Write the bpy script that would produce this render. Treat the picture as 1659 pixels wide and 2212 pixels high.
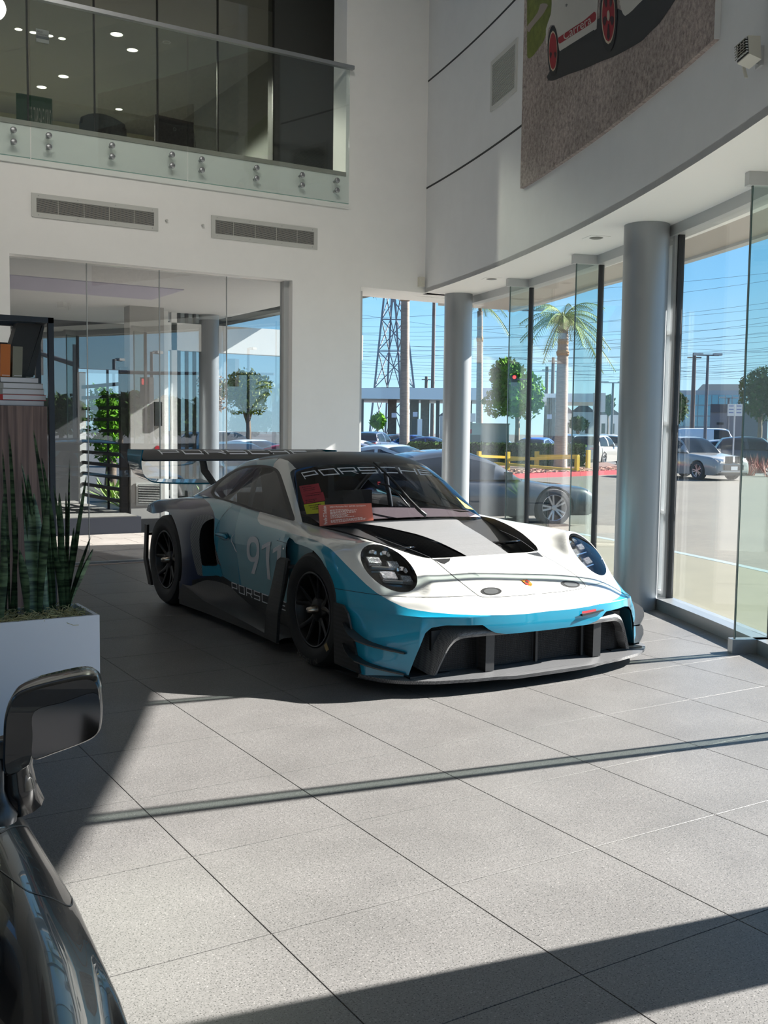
import bpy, bmesh, math, random
import numpy as np
from mathutils import Vector, Matrix
from mathutils.bvhtree import BVHTree
random.seed(7); np.random.seed(7)
for o in list(bpy.data.objects): bpy.data.objects.remove(o)
SC = bpy.context.scene
COL = SC.collection
# ------------------------------------------------------------------ camera
F = 2234.46; PITCH = .07936; ROLL = .012627; YAW = .551509; H = 1.42213
def ray(u, v):
    du, dv = u - 829.5, v - 1106
    cr, sr = math.cos(ROLL), math.sin(ROLL)
    a = cr*du + sr*dv; b = -sr*du + cr*dv
    x, yc = a/F, b/F
    cp, sp = math.cos(PITCH), math.sin(PITCH)
    y = cp - yc*sp; z = -(sp + yc*cp)
    c, s = math.cos(YAW), math.sin(YAW)
    return np.array([c*x + s*y, -s*x + c*y, z])
CAM = np.array([0, 0, H])
def G(u, v, z=0.0):
    d = ray(u, v); return CAM + d*((z - H)/d[2])
def PY(u, v, Y): d = ray(u, v); return CAM + d*(Y/d[1])
def PX(u, v, X): d = ray(u, v); return CAM + d*(X/d[0])
def PD(u, v, D):                       # point at horizontal distance D
    d = ray(u, v); return CAM + d*(D/math.hypot(d[0], d[1]))
def pixn(P):                           # (n,3) -> (n,2)
    p = np.asarray(P, float) - CAM
    c, s = math.cos(YAW), math.sin(YAW)
    x = c*p[:, 0] - s*p[:, 1]; y = s*p[:, 0] + c*p[:, 1]; z = p[:, 2]
    cp, sp = math.cos(PITCH), math.sin(PITCH)
    zc = y*cp - z*sp; yc = -(z*cp + y*sp)
    a, b = F*x/zc, F*yc/zc
    cr, sr = math.cos(ROLL), math.sin(ROLL)
    return np.stack([829.5 + cr*a - sr*b, 1106 + sr*a + cr*b], 1)
cam = bpy.data.cameras.new('camera'); camo = bpy.data.objects.new('camera', cam); COL.objects.link(camo)
fw = Vector(ray(829.5, 1106)).normalized()
rt = Vector(ray(830.5, 1106) - ray(829.5, 1106)).normalized()
up = rt.cross(fw).normalized()
camo.matrix_world = Matrix(((rt.x, up.x, -fw.x, 0), (rt.y, up.y, -fw.y, 0), (rt.z, up.z, -fw.z, H), (0, 0, 0, 1)))
cam.sensor_fit = 'VERTICAL'; cam.sensor_height = 36; cam.sensor_width = 27; cam.lens = 36*F/2212
cam.clip_start = .05; cam.clip_end = 1500
SC.camera = camo
# ------------------------------------------------------------------ light
SUN_DIR = Vector((.986*math.cos(math.radians(31.4)), -.17*math.cos(math.radians(31.4)), math.sin(math.radians(31.4)))).normalized()
sl = bpy.data.lights.new('sun', 'SUN'); sl.energy = 16.5; sl.angle = math.radians(.53); sl.color = (1, .965, .91)
so = bpy.data.objects.new('sun', sl); COL.objects.link(so)
so.rotation_euler = SUN_DIR.to_track_quat('Z', 'Y').to_euler()
w = bpy.data.worlds.new('world'); SC.world = w; w.use_nodes = True
nt = w.node_tree; nt.nodes.clear()
tcw = nt.nodes.new('ShaderNodeTexCoord'); sx = nt.nodes.new('ShaderNodeSeparateXYZ'); nt.links.new(tcw.outputs['Generated'], sx.inputs[0])
rp = nt.nodes.new('ShaderNodeValToRGB'); e = rp.color_ramp.elements
e[0].position = 0.0; e[0].color = (.46, .66, .76, 1); e[1].position = 1.0; e[1].color = (.035, .13, .40, 1)
for p_, c_ in ((.04, (.38, .62, .77, 1)), (.14, (.19, .46, .74, 1)), (.32, (.09, .30, .62, 1))): k = e.new(p_); k.color = c_
nt.links.new(sx.outputs['Z'], rp.inputs[0])
bg = nt.nodes.new('ShaderNodeBackground'); bg.inputs[1].default_value = .95
wo = nt.nodes.new('ShaderNodeOutputWorld')
nt.links.new(rp.outputs[0], bg.inputs[0]); nt.links.new(bg.outputs[0], wo.inputs[0])
SC.view_settings.view_transform = 'Standard'; SC.view_settings.look = 'None'
SC.view_settings.gamma = 1; SC.view_settings.use_curve_mapping = False
SC.view_settings.exposure = 0.75
# ------------------------------------------------------------------ materials
MATS = {}
def srgb(r, g, b):
    f = lambda c: (c/255/12.92) if c/255 <= .04045 else ((c/255 + .055)/1.055)**2.4
    return (f(r), f(g), f(b))
def mat(name, col, rough=.5, metal=0.0, coat=0.0, spec=.5, noise=0.0, nscale=8.0, bump=0.0, bscale=40.0, emit=None, estr=1.0, stretch=None, col2=None, flake=0, coatr=.03):
    if name in MATS: return MATS[name]
    m = bpy.data.materials.new(name); m.use_nodes = True; t = m.node_tree
    b = t.nodes['Principled BSDF']
    b.inputs['Base Color'].default_value = (*col, 1); b.inputs['Roughness'].default_value = rough
    b.inputs['Metallic'].default_value = metal; b.inputs['Specular IOR Level'].default_value = spec
    b.inputs['Coat Weight'].default_value = coat; b.inputs['Coat Roughness'].default_value = coatr
    if noise or bump:
        tc = t.nodes.new('ShaderNodeTexCoord'); mp = t.nodes.new('ShaderNodeMapping')
        if stretch: mp.inputs['Scale'].default_value = stretch
        t.links.new(tc.outputs['Object'], mp.inputs[0])
    if noise:
        n = t.nodes.new('ShaderNodeTexNoise'); n.inputs['Scale'].default_value = nscale; n.inputs['Detail'].default_value = 6
        n.inputs['Roughness'].default_value = .65
        t.links.new(mp.outputs[0], n.inputs['Vector'])
        mx = t.nodes.new('ShaderNodeMixRGB')
        c2 = col2 if col2 else tuple(max(0, c*(1 - noise)) for c in col)
        c1 = col if col2 else tuple(min(1, c*(1 + noise)) for c in col)
        mx.inputs[1].default_value = (*c1, 1); mx.inputs[2].default_value = (*c2, 1)
        rp = t.nodes.new('ShaderNodeMapRange'); rp.inputs[1].default_value = .3; rp.inputs[2].default_value = .7
        t.links.new(n.outputs['Fac'], rp.inputs[0]); t.links.new(rp.outputs[0], mx.inputs[0]); t.links.new(mx.outputs[0], b.inputs['Base Color'])
    if bump:
        n2 = t.nodes.new('ShaderNodeTexNoise'); n2.inputs['Scale'].default_value = bscale; n2.inputs['Detail'].default_value = 4
        t.links.new(mp.outputs[0], n2.inputs['Vector'])
        bp = t.nodes.new('ShaderNodeBump'); bp.inputs['Strength'].default_value = bump; bp.inputs['Distance'].default_value = .02
        t.links.new(n2.outputs['Fac'], bp.inputs['Height']); t.links.new(bp.outputs[0], b.inputs['Normal'])
    if emit:
        b.inputs['Emission Color'].default_value = (*emit, 1); b.inputs['Emission Strength'].default_value = estr
    MATS[name] = m; return m
def glassmat(name, tint=(.93, .96, .95), refl=.04, rough=0.0):
    """thin architectural glass: transparent + fresnel mirror, so sunlight passes straight through"""
    if name in MATS: return MATS[name]
    m = bpy.data.materials.new(name); m.use_nodes = True; t = m.node_tree; t.nodes.clear()
    o = t.nodes.new('ShaderNodeOutputMaterial'); tr = t.nodes.new('ShaderNodeBsdfTransparent'); gl = t.nodes.new('ShaderNodeBsdfGlossy')
    tr.inputs[0].default_value = (*tint, 1); gl.inputs['Roughness'].default_value = rough
    gl.inputs[0].default_value = (1, 1, 1, 1)
    fr = t.nodes.new('ShaderNodeLayerWeight'); fr.inputs[0].default_value = .5
    pw = t.nodes.new('ShaderNodeMath'); pw.operation = 'POWER'; pw.inputs[1].default_value = 5.0
    ad = t.nodes.new('ShaderNodeMapRange'); ad.inputs[3].default_value = refl; ad.inputs[4].default_value = 1.0
    mx = t.nodes.new('ShaderNodeMixShader')
    t.links.new(fr.outputs['Facing'], pw.inputs[0]); t.links.new(pw.outputs[0], ad.inputs[0]); t.links.new(ad.outputs[0], mx.inputs[0])
    t.links.new(tr.outputs[0], mx.inputs[1]); t.links.new(gl.outputs[0], mx.inputs[2]); t.links.new(mx.outputs[0], o.inputs[0])
    MATS[name] = m; return m
# ------------------------------------------------------------------ builders
def mesh_obj(name, V, Fc, m=None, parent=None, smooth=False, fm=None):
    me = bpy.data.meshes.new(name)
    me.from_pydata([tuple(map(float, v)) for v in V], [], [tuple(map(int, f)) for f in Fc])
    ms = m if isinstance(m, (list, tuple)) else [m]
    for q in ms:
        if q is not None: me.materials.append(q)
    if fm is not None: me.polygons.foreach_set('material_index', np.asarray(fm, np.int32))
    if smooth: me.polygons.foreach_set('use_smooth', np.ones(len(me.polygons), bool))
    me.update()
    o = bpy.data.objects.new(name, me); COL.objects.link(o)
    if parent is not None: o.parent = parent
    return o
def tag(o, label=None, cat=None, group=None, kind=None):
    if label: o['label'] = label
    if cat: o['category'] = cat
    if group: o['group'] = group
    if kind: o['kind'] = kind
    return o
def thing(name, label, cat, loc=(0, 0, 0), rz=0.0, group=None, kind=None):
    o = bpy.data.objects.new(name, None); COL.objects.link(o); o.empty_display_size = .1
    o.location = tuple(map(float, loc)); o.rotation_euler = (0, 0, rz)
    return tag(o, label, cat, group, kind)
def copy_tree(o, parent=None):
    c = o.copy(); COL.objects.link(c); c.parent = parent
    for ch in list(o.children): copy_tree(ch, c)
    return c
class MB:
    def __init__(s): s.V = []; s.F = []; s.M = []; s.cm = 0
    def add(s, V, Fc):
        n = len(s.V); s.V += [tuple(map(float, v)) for v in V]; s.F += [tuple(i + n for i in f) for f in Fc]; s.M += [s.cm]*len(Fc)
        return s
    def box(s, c, d, rz=0.0, R=None):
        x, y, z = d[0]/2, d[1]/2, d[2]/2
        V = [Vector((a*x, b*y, e*z)) for e in (-1, 1) for b in (-1, 1) for a in (-1, 1)]
        if R is None: R = Matrix.Rotation(rz, 3, 'Z')
        V = [R @ v + Vector(c) for v in V]
        return s.add(V, [(0, 2, 3, 1), (4, 5, 7, 6), (0, 1, 5, 4), (2, 6, 7, 3), (0, 4, 6, 2), (1, 3, 7, 5)])
    def bbox(s, a, b):
        return s.box([(a[i] + b[i])/2 for i in range(3)], [abs(b[i] - a[i]) for i in range(3)])
    def beam(s, p, q, w, h=None, up=(0, 0, 1)):
        p, q = Vector(p), Vector(q); d = q - p; L = d.length
        if L < 1e-6: return s
        z = d.normalized(); x = Vector(up).cross(z)
        if x.length < 1e-4: x = Vector((1, 0, 0)).cross(z)
        x.normalize(); y = z.cross(x); R = Matrix((x, y, z)).transposed()
        return s.box((p + q)/2, (w, h or w, L), R=R)
    def cyl(s, p, q, r, r2=None, n=16, cap=True):
        p, q = Vector(p), Vector(q); d = (q - p); z = d.normalized()
        x = z.orthogonal().normalized(); y = z.cross(x); r2 = r if r2 is None else r2
        V = [p + (x*math.cos(2*math.pi*i/n) + y*math.sin(2*math.pi*i/n))*r for i in range(n)]
        V += [q + (x*math.cos(2*math.pi*i/n) + y*math.sin(2*math.pi*i/n))*r2 for i in range(n)]
        Fc = [(i, (i + 1) % n, n + (i + 1) % n, n + i) for i in range(n)]
        if cap: Fc += [tuple(reversed(range(n))), tuple(range(n, 2*n))]
        return s.add(V, Fc)
    def tube(s, pts, r, n=8, cap=True, closed=False):
        pts = [Vector(p) for p in pts]; rr = r if isinstance(r, (list, tuple)) else [r]*len(pts)
        V = []; N = len(pts); px = None
        for i, p in enumerate(pts):
            a = pts[(i - 1) % N] if (closed or i) else pts[0]; b = pts[(i + 1) % N] if (closed or i < N - 1) else pts[-1]
            t = (b - a).normalized()
            x = (px - t*px.dot(t)) if px is not None else t.orthogonal()
            if x.length < 1e-5: x = t.orthogonal()
            x.normalize(); px = x; y = t.cross(x)
            V += [p + (x*math.cos(2*math.pi*k/n) + y*math.sin(2*math.pi*k/n))*rr[i] for k in range(n)]
        Fc = []
        for i in range(N if closed else N - 1):
            j = (i + 1) % N
            Fc += [(i*n + k, i*n + (k + 1) % n, j*n + (k + 1) % n, j*n + k) for k in range(n)]
        if cap and not closed: Fc += [tuple(reversed(range(n))), tuple(range((N - 1)*n, N*n))]
        return s.add(V, Fc)
    def prism(s, poly, z0, z1):
        n = len(poly); V = [(x, y, z0) for x, y in poly] + [(x, y, z1) for x, y in poly]
        Fc = [(i, (i + 1) % n, n + (i + 1) % n, n + i) for i in range(n)] + [tuple(reversed(range(n))), tuple(range(n, 2*n))]
        return s.add(V, Fc)
    def extrude(s, pts, d):
        n = len(pts); P = [Vector(p) for p in pts]; Q = [p + Vector(d) for p in P]
        return s.add(P + Q, [(i, (i + 1) % n, n + (i + 1) % n, n + i) for i in range(n)] + [tuple(reversed(range(n))), tuple(range(n, 2*n))])
    def lathe(s, prof, n=32, c=(0, 0, 0), axis='Z', close=False):
        V = []
        for r, h in prof:
            for k in range(n):
                a = 2*math.pi*k/n; p = (r*math.cos(a), r*math.sin(a), h)
                if axis == 'X': p = (h, r*math.cos(a), r*math.sin(a))
                if axis == 'Y': p = (r*math.sin(a), h, r*math.cos(a))
                V.append((p[0] + c[0], p[1] + c[1], p[2] + c[2]))
        m = len(prof); Fc = []
        for i in range(m if close else m - 1):
            j = (i + 1) % m
            Fc += [(i*n + k, i*n + (k + 1) % n, j*n + (k + 1) % n, j*n + k) for k in range(n)]
        return s.add(V, Fc)
    def grid(s, P, flip=False, closeu=False):
        P = np.asarray(P); a, b = P.shape[:2]
        Fc = []
        for i in range(a if closeu else a - 1):
            for j in range(b - 1):
                k = (i + 1) % a
                q = (i*b + j, k*b + j, k*b + j + 1, i*b + j + 1)
                Fc.append(q[::-1] if flip else q)
        return s.add(P.reshape(-1, 3), Fc)
    def build(s, name, m, parent=None, smooth=False):
        return mesh_obj(name, s.V, s.F, m, parent, smooth, s.M if isinstance(m, (list, tuple)) else None)
def part(name, m, parent, fn, smooth=False):
    b = MB(); fn(b); return b.build(name, m, parent, smooth)
def autosmooth(o, ang=35):
    me = o.data; bm = bmesh.new(); bm.from_mesh(me); a = math.radians(ang)
    for f in bm.faces: f.smooth = True
    for e in bm.edges:
        if len(e.link_faces) == 2 and e.calc_face_angle(0) > a: e.smooth = False
    bm.to_mesh(me); bm.free(); return o
def bevel(o, w=.01, seg=2):
    bm = bmesh.new(); bm.from_mesh(o.data); bmesh.ops.remove_doubles(bm, verts=bm.verts, dist=1e-5)
    bmesh.ops.bevel(bm, geom=[e for e in bm.edges if len(e.link_faces) == 2 and e.calc_face_angle(0) > .5], offset=w, segments=seg, profile=.5, affect='EDGES', clamp_overlap=True)
    bm.to_mesh(o.data); bm.free(); return autosmooth(o, 40)
def catmull(P, n, closed=False):
    """resample control polyline (k,d) to n points per span"""
    P = np.asarray(P, float); k = len(P); out = []
    for i in range(k if closed else k - 1):
        if closed: p0, p1, p2, p3 = P[(i - 1) % k], P[i], P[(i + 1) % k], P[(i + 2) % k]
        else: p0, p1, p2, p3 = P[max(i - 1, 0)], P[i], P[i + 1], P[min(i + 2, k - 1)]
        for t in np.arange(n)/n:
            out.append(.5*((2*p1) + (-p0 + p2)*t + (2*p0 - 5*p1 + 4*p2 - p3)*t*t + (-p0 + 3*p1 - 3*p2 + p3)*t**3))
    if not closed: out.append(P[-1])
    return np.array(out)
def surf(ctrl, nu, nv):
    """bicubic Catmull-Rom surface through control grid (a,b,3)"""
    C = np.asarray(ctrl, float)
    A = np.array([catmull(C[:, j], nu) for j in range(C.shape[1])]).transpose(1, 0, 2)
    return np.array([catmull(A[i], nv) for i in range(A.shape[0])])
def sdpoly(P, poly):
    """signed distance (positive inside) of points (n,2) to closed polygon"""
    P = np.asarray(P, float); poly = np.asarray(poly, float); n = len(poly)
    d = np.full(len(P), 1e18); ins = np.zeros(len(P), bool)
    for i in range(n):
        a, b = poly[i], poly[(i + 1) % n]; e = b - a; wv = P - a
        t = np.clip((wv @ e)/max(e @ e, 1e-12), 0, 1); q = wv - t[:, None]*e
        d = np.minimum(d, (q*q).sum(1))
        c = (a[1] > P[:, 1]) != (b[1] > P[:, 1])
        with np.errstate(divide='ignore', invalid='ignore'):
            xi = (b[0] - a[0])*(P[:, 1] - a[1])/(b[1] - a[1]) + a[0]
        ins ^= c & (P[:, 0] < xi)
    return np.where(ins, 1, -1)*np.sqrt(d)
def clip(V, Fc, f, tags=None):
    """split a mesh along f=0 -> (inside V,F),(outside V,F); exact crossing on edges"""
    V = [tuple(v) for v in V]; f = list(map(float, f)); f = [1e-9 if abs(x) < 1e-9 else x for x in f]
    cache = {}
    def cut(i, j):
        k = (min(i, j), max(i, j))
        if k not in cache:
            a, b = k; t = f[a]/(f[a] - f[b]); cache[k] = len(V)
            V.append(tuple(V[a][q] + t*(V[b][q] - V[a][q]) for q in range(3)))
        return cache[k]
    Fi, Fo, Ti, To = [], [], [], []
    for q, fc in enumerate(Fc):
        s = [f[i] > 0 for i in fc]
        if all(s): Fi.append(fc); Ti.append(q); continue
        if not any(s): Fo.append(fc); To.append(q); continue
        a, b = [], []
        n = len(fc)
        for k in range(n):
            i, j = fc[k], fc[(k + 1) % n]
            (a if f[i] > 0 else b).append(i)
            if (f[i] > 0) != (f[j] > 0):
                c = cut(i, j); a.append(c); b.append(c)
        if len(a) > 2: Fi.append(tuple(a)); Ti.append(q)
        if len(b) > 2: Fo.append(tuple(b)); To.append(q)
    def comp(Fs):
        used = {}; VV = []
        FF = []
        for fc in Fs:
            g = []
            for i in fc:
                if i not in used: used[i] = len(VV); VV.append(V[i])
                g.append(used[i])
            FF.append(tuple(g))
        return VV, FF
    A, B = comp(Fi), comp(Fo)
    if tags is None: return A, B
    return (A[0], A[1], [tags[q] for q in Ti]), (B[0], B[1], [tags[q] for q in To])
C0 = np.array([-18.179, 15.628])        # centre of the curved facade
def AP(R, a, z=0.0):                    # arc point, a in degrees
    return (C0[0] + R*math.cos(math.radians(a)), C0[1] + R*math.sin(math.radians(a)), z)
# ================================================================== STRUCTURE
def struct(o): o['kind'] = 'structure'; return o
m_wall = mat('wall_paint', srgb(240, 239, 236), .6, noise=.02, nscale=3)
m_wallc = mat('curved_wall_paint', srgb(224, 225, 225), .55, noise=.025, nscale=3)
m_soffit = mat('soffit_paint', srgb(244, 243, 240), .6)
m_grove = mat('shadow_gap', srgb(52, 54, 54), .7)
m_alum = mat('satin_aluminium', srgb(165, 168, 170), .38, metal=.75)
m_alw = mat('pale_powder_coat', srgb(190, 192, 192), .45, metal=.2)
m_black = mat('black_gasket', (.012, .012, .014), .5)
m_glass = glassmat('clear_glass', (.978, .985, .982), .025)
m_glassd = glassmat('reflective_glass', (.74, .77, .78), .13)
m_fin = glassmat('fin_glass', (.84, .90, .88), .02)
m_finedge = mat('fin_edge', srgb(40, 74, 72), .15, spec=.8)
# floor -------------------------------------------------------------
def tilemat():
    m = bpy.data.materials.new('grey_speckled_tile'); m.use_nodes = True; t = m.node_tree; b = t.nodes['Principled BSDF']
    tc = t.nodes.new('ShaderNodeNewGeometry')
    def noise(sc, det=3, rough=.6):
        n = t.nodes.new('ShaderNodeTexNoise'); n.inputs['Scale'].default_value = sc; n.inputs['Detail'].default_value = det; n.inputs['Roughness'].default_value = rough
        t.links.new(tc.outputs['Position'], n.inputs['Vector']); return n
    def rng(n, a, c, lo, hi):
        r = t.nodes.new('ShaderNodeMapRange'); r.inputs[1].default_value = a; r.inputs[2].default_value = c; r.inputs[3].default_value = lo; r.inputs[4].default_value = hi
        t.links.new(n.outputs[0], r.inputs[0]); return r
    big = rng(noise(2.2, 5), .3, .7, .88, 1.12)
    mid = rng(noise(60, 4, .7), .3, .7, .86, 1.14)
    vo = t.nodes.new('ShaderNodeTexVoronoi'); vo.inputs['Scale'].default_value = 115; t.links.new(tc.outputs['Position'], vo.inputs['Vector'])
    dk = rng(noise(190, 2), .57, .63, 1.0, .30)
    lt = rng(noise(150, 2), .60, .68, 1.0, 1.7)
    def mul(a, c):
        k = t.nodes.new('ShaderNodeMath'); k.operation = 'MULTIPLY'; t.links.new(a.outputs[0], k.inputs[0]); t.links.new(c.outputs[0], k.inputs[1]); return k
    v = mul(mul(big, mid), mul(dk, lt))
    mx = t.nodes.new('ShaderNodeVectorMath'); mx.operation = 'SCALE'; mx.inputs[0].default_value = (.134, .129, .126)
    t.links.new(v.outputs[0], mx.inputs['Scale']); t.links.new(mx.outputs[0], b.inputs['Base Color'])
    b.inputs['Roughness'].default_value = .42; b.inputs['Specular IOR Level'].default_value = .35
    bp = t.nodes.new('ShaderNodeBump'); bp.inputs['Strength'].default_value = .12; bp.inputs['Distance'].default_value = .002
    t.links.new(v.outputs[0], bp.inputs['Height']); t.links.new(bp.outputs[0], b.inputs['Normal'])
    return m
m_tile = tilemat()
m_grout = mat('pale_grout', srgb(176, 172, 164), .7, noise=.08, nscale=30)
arc = [AP(26.30, a)[:2] for a in np.linspace(-11.3, -62, 80)]
fl = MB()
poly = [(-9.0, 10.5), (-9.0, arc[-1][1])] + arc[::-1] + [(arc[0][0], 10.5)]
n = len(poly); fl.add([(x, y, -.004) for x, y in poly], [tuple(range(n))]); fl.add([(x, y, -.3) for x, y in poly], [tuple(range(n))[::-1]])
floor = struct(fl.build('floor', m_grout))
TX0, TY0, TS = 1.2174, 2.5574, .61
tb = MB(); g = .0016
a0, a1 = g, TS - g
tb.add([(a0, a0, -.006), (a1, a0, -.006), (a1, a1, -.006), (a0, a1, -.006), (a0, a0, -.0006), (a1, a0, -.0006), (a1, a1, -.0006), (a0, a1, -.0006),
        (a0+.0008, a0+.0008, 0), (a1-.0008, a0+.0008, 0), (a1-.0008, a1-.0008, 0), (a0+.0008, a1-.0008, 0)],
       [(0, 1, 5, 4), (1, 2, 6, 5), (2, 3, 7, 6), (3, 0, 4, 7), (4, 5, 9, 8), (5, 6, 10, 9), (6, 7, 11, 10), (7, 4, 8, 11), (8, 9, 10, 11)])
tile0 = tb.build('floor_tile', m_tile, floor); tile_me = tile0.data
COL.objects.unlink(tile0); bpy.data.objects.remove(tile0)
RS = 26.285
def inR(x, y): return math.hypot(x - C0[0], y - C0[1])
ntile = 0; rest = MB()
for i in range(-16, 12):
    for j in range(-16, 14):
        x, y = TX0 + i*TS, TY0 + j*TS
        cor = [(x, y), (x + TS, y), (x + TS, y + TS), (x, y + TS)]
        if all(inR(*c) > RS for c in cor) or y > 10.48 or y < -7: continue
        xr = .852*x - .524*y; yf = .524*x + .852*y
        vis = yf > 1.0 and abs(xr + .2) < .45*yf + 1.0
        whole = all(inR(*c) <= RS for c in cor) and y + TS < 10.49
        if whole and vis:
            o = bpy.data.objects.new('floor_tile', tile_me); COL.objects.link(o); o.location = (x, y, 0); o.parent = floor; ntile += 1
        else:
            pc = [(x + g, y + g, 0), (x + TS - g, y + g, 0), (x + TS - g, min(y + TS - g, 10.495), 0), (x + g, min(y + TS - g, 10.495), 0)]
            Vn, Fn = pc, [(0, 1, 2, 3)]
            if not all(inR(*c) <= RS for c in cor):
                # subdivide for a smooth curved cut
                k = 6; Vn = [(pc[0][0] + (pc[1][0] - pc[0][0])*a/k, pc[0][1] + (pc[2][1] - pc[0][1])*b/k, 0) for a in range(k + 1) for b in range(k + 1)]
                Fn = [(a*(k+1)+b, (a+1)*(k+1)+b, (a+1)*(k+1)+b+1, a*(k+1)+b+1) for a in range(k) for b in range(k)]
                (Vn, Fn), _ = clip(Vn, Fn, [RS - inR(v[0], v[1]) for v in Vn])
            if not Fn: continue
            if vis and ntile < 300: mesh_obj('floor_tile', Vn, Fn, m_tile, floor); ntile += 1
            else: rest.add(Vn, Fn)
tag(rest.build('floor_tile_field', m_tile, floor), kind='stuff')
# back wall (plane Y = 10.49) ----------------------------------------
YB = 10.49; TH = .30
wb = MB()
def wbox(x0, x1, z0, z1): wb.bbox((x0, YB, z0), (x1, YB + TH, z1))
wbox(-9, 2.196, 0, 3.065); wbox(5.221, 6.10, 0, 3.065); wbox(-9, 7.02, 3.065, 4.31); wbox(5.884, 7.02, 4.31, 7.6)
wb.bbox((7.02, YB, 3.07), (7.9, YB + TH, 7.6))
struct(wb.build('wall_back', m_wall))
part('trim_1', m_soffit, None, lambda b: (b.bbox((2.196, YB+.02, 3.066), (5.221, YB+.26, 3.075)))).__setitem__('kind', 'structure')
# back glass wall with four panes
gw = thing('glass_wall', 'floor to ceiling glass wall behind the race car rear wing', 'window', (0, 0, 0)); struct(gw)
del gw['category']; gw.name = 'window_1'
xs = [2.2, 2.913, 3.70, 4.45, 5.215]
GY = YB + .14
# joints seen at px 186, 343, 489
xs[1] = float(PY(187, 600, GY)[0]); xs[2] = float(PY(344, 600, GY)[0]); xs[3] = float(PY(489.5, 640, GY)[0]); xs[4] = 5.235; xs[0] = 2.2
for i in range(4):
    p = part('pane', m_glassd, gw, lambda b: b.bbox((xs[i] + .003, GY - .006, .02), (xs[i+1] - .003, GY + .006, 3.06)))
for i in (1, 2, 3):
    part('joint', mat('clear_silicone', srgb(168, 172, 172), .3), gw, lambda b: b.bbox((xs[i] - .004, GY - .008, .02), (xs[i] + .004, GY + .008, 3.06)))
part('floor_channel', m_alum, gw, lambda b: b.bbox((2.2, GY - .03, 0), (5.22, GY + .03, .022)))
part('jamb', m_alw, gw, lambda b: b.bbox((5.16, GY - .05, 0), (5.221, GY + .05, 3.065)))
# right hand back window beside the column
w2 = struct(thing('window_2', 'tall window in the back wall beside the thin column', None))
GY2 = 11.10
part('pane', m_glass, w2, lambda b: b.bbox((6.30, GY2 - .006, .1), (7.86, GY2 + .006, 3.05)))
part('window_frame', m_alw, w2, lambda b: (b.bbox((6.10, YB + TH, 0), (6.30, GY2 + .03, 3.065)), b.bbox((6.26, GY2 - .03, 0), (6.30, GY2 + .03, 3.065)), b.bbox((6.1, GY2 - .04, 0), (7.9, GY2 + .04, .1))))
part('lintel', m_wall, w2, lambda b: b.bbox((6.1, YB + TH, 3.066), (7.9, GY2 + .1, 3.3)))
# curved upper wall ----------------------------------------------------
RW = 25.69
angs = np.linspace(-11.2, -62, 120)
def ring(R0, R1, z0, z1, aa):
    b = MB(); V = []
    for a in aa: V += [AP(R0, a, z0), AP(R1, a, z0), AP(R1, a, z1), AP(R0, a, z1)]
    n = len(aa); Fc = []
    for i in range(n - 1):
        for k in range(4): Fc.append((4*i + k, 4*i + (k + 1) % 4, 4*i + 4 + (k + 1) % 4, 4*i + 4 + k))
    Fc += [(0, 3, 2, 1), (4*n - 4, 4*n - 3, 4*n - 2, 4*n - 1)]
    return b.add(V, Fc)
wr = struct(autosmooth(ring(RW, RW + .25, 3.071, 7.6, angs).build('wall_right', m_wallc), 30))
for zc in (5.535, 4.297):
    aa = angs[(angs > -17.72)] if zc < 5 else angs[angs > -17.7]
    autosmooth(ring(RW - .002, RW + .004, zc - .011, zc + .011, np.r_[aa, -17.72]).build('shadow_gap', m_grove, wr), 30)
struct(autosmooth(ring(RW, 26.34, 3.07, 3.12, angs).build('ceiling_soffit', m_soffit), 30))
struct(autosmooth(ring(26.33, 26.47, 2.985, 3.10, angs).build('trim_2', m_alw), 30))
struct(autosmooth(ring(26.27, 26.43, 0.0, .09, np.linspace(-13.0, -62, 110)).build('baseboard_right', m_alum), 30))
# roof over the hall and outer upper wall
struct(mesh_obj('ceiling', [(x, y, 7.6) for x, y in poly] + [(x, y, 7.9) for x, y in poly], [tuple(range(len(poly)))[::-1], tuple(range(len(poly), 2*len(poly)))], m_wall))
ext = struct(autosmooth(ring(26.6, 26.75, 3.08, 8.2, np.linspace(-9.3, -62, 110)).build('wall_outer', m_wall), 30))
# canopy outside
def canr(a): return float(np.interp(a, [-62, -14, -9.6, -4], [27.37, 27.37, 27.57, 27.9]))
def ringv(f0, f1, z0, z1, aa):
    b = MB(); V = []
    for a in aa: V += [AP(f0(a), a, z0), AP(f1(a), a, z0), AP(f1(a), a, z1), AP(f0(a), a, z1)]
    n = len(aa); Fc = [(4*i + k, 4*i + (k + 1) % 4, 4*i + 4 + (k + 1) % 4, 4*i + 4 + k) for i in range(n - 1) for k in range(4)] + [(0, 3, 2, 1), (4*n - 4, 4*n - 3, 4*n - 2, 4*n - 1)]
    return b.add(V, Fc)
ca = np.linspace(-8.6, -62, 124)
cv = struct(autosmooth(ringv(lambda a: 26.47, canr, 3.10, 3.42, ca).build('trim_3', mat('canopy_panel', srgb(176, 168, 160), .5)), 30))
autosmooth(ringv(lambda a: canr(a) - .08, lambda a: canr(a) + .01, 3.075, 3.10, ca).build('drip_edge', m_alw, cv), 30)
# side and rear walls of the hall (out of view, they close the room)
struct(part('wall_left', m_wall, None, lambda b: b.bbox((-9.3, arc[-1][1] - 1, 0), (-9.0, 10.8, 7.8))))
struct(part('wall_rear', m_wall, None, lambda b: b.bbox((-9.0, arc[-1][1] - .3, 0), (arc[-1][0] + .4, arc[-1][1], 7.8))))
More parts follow.
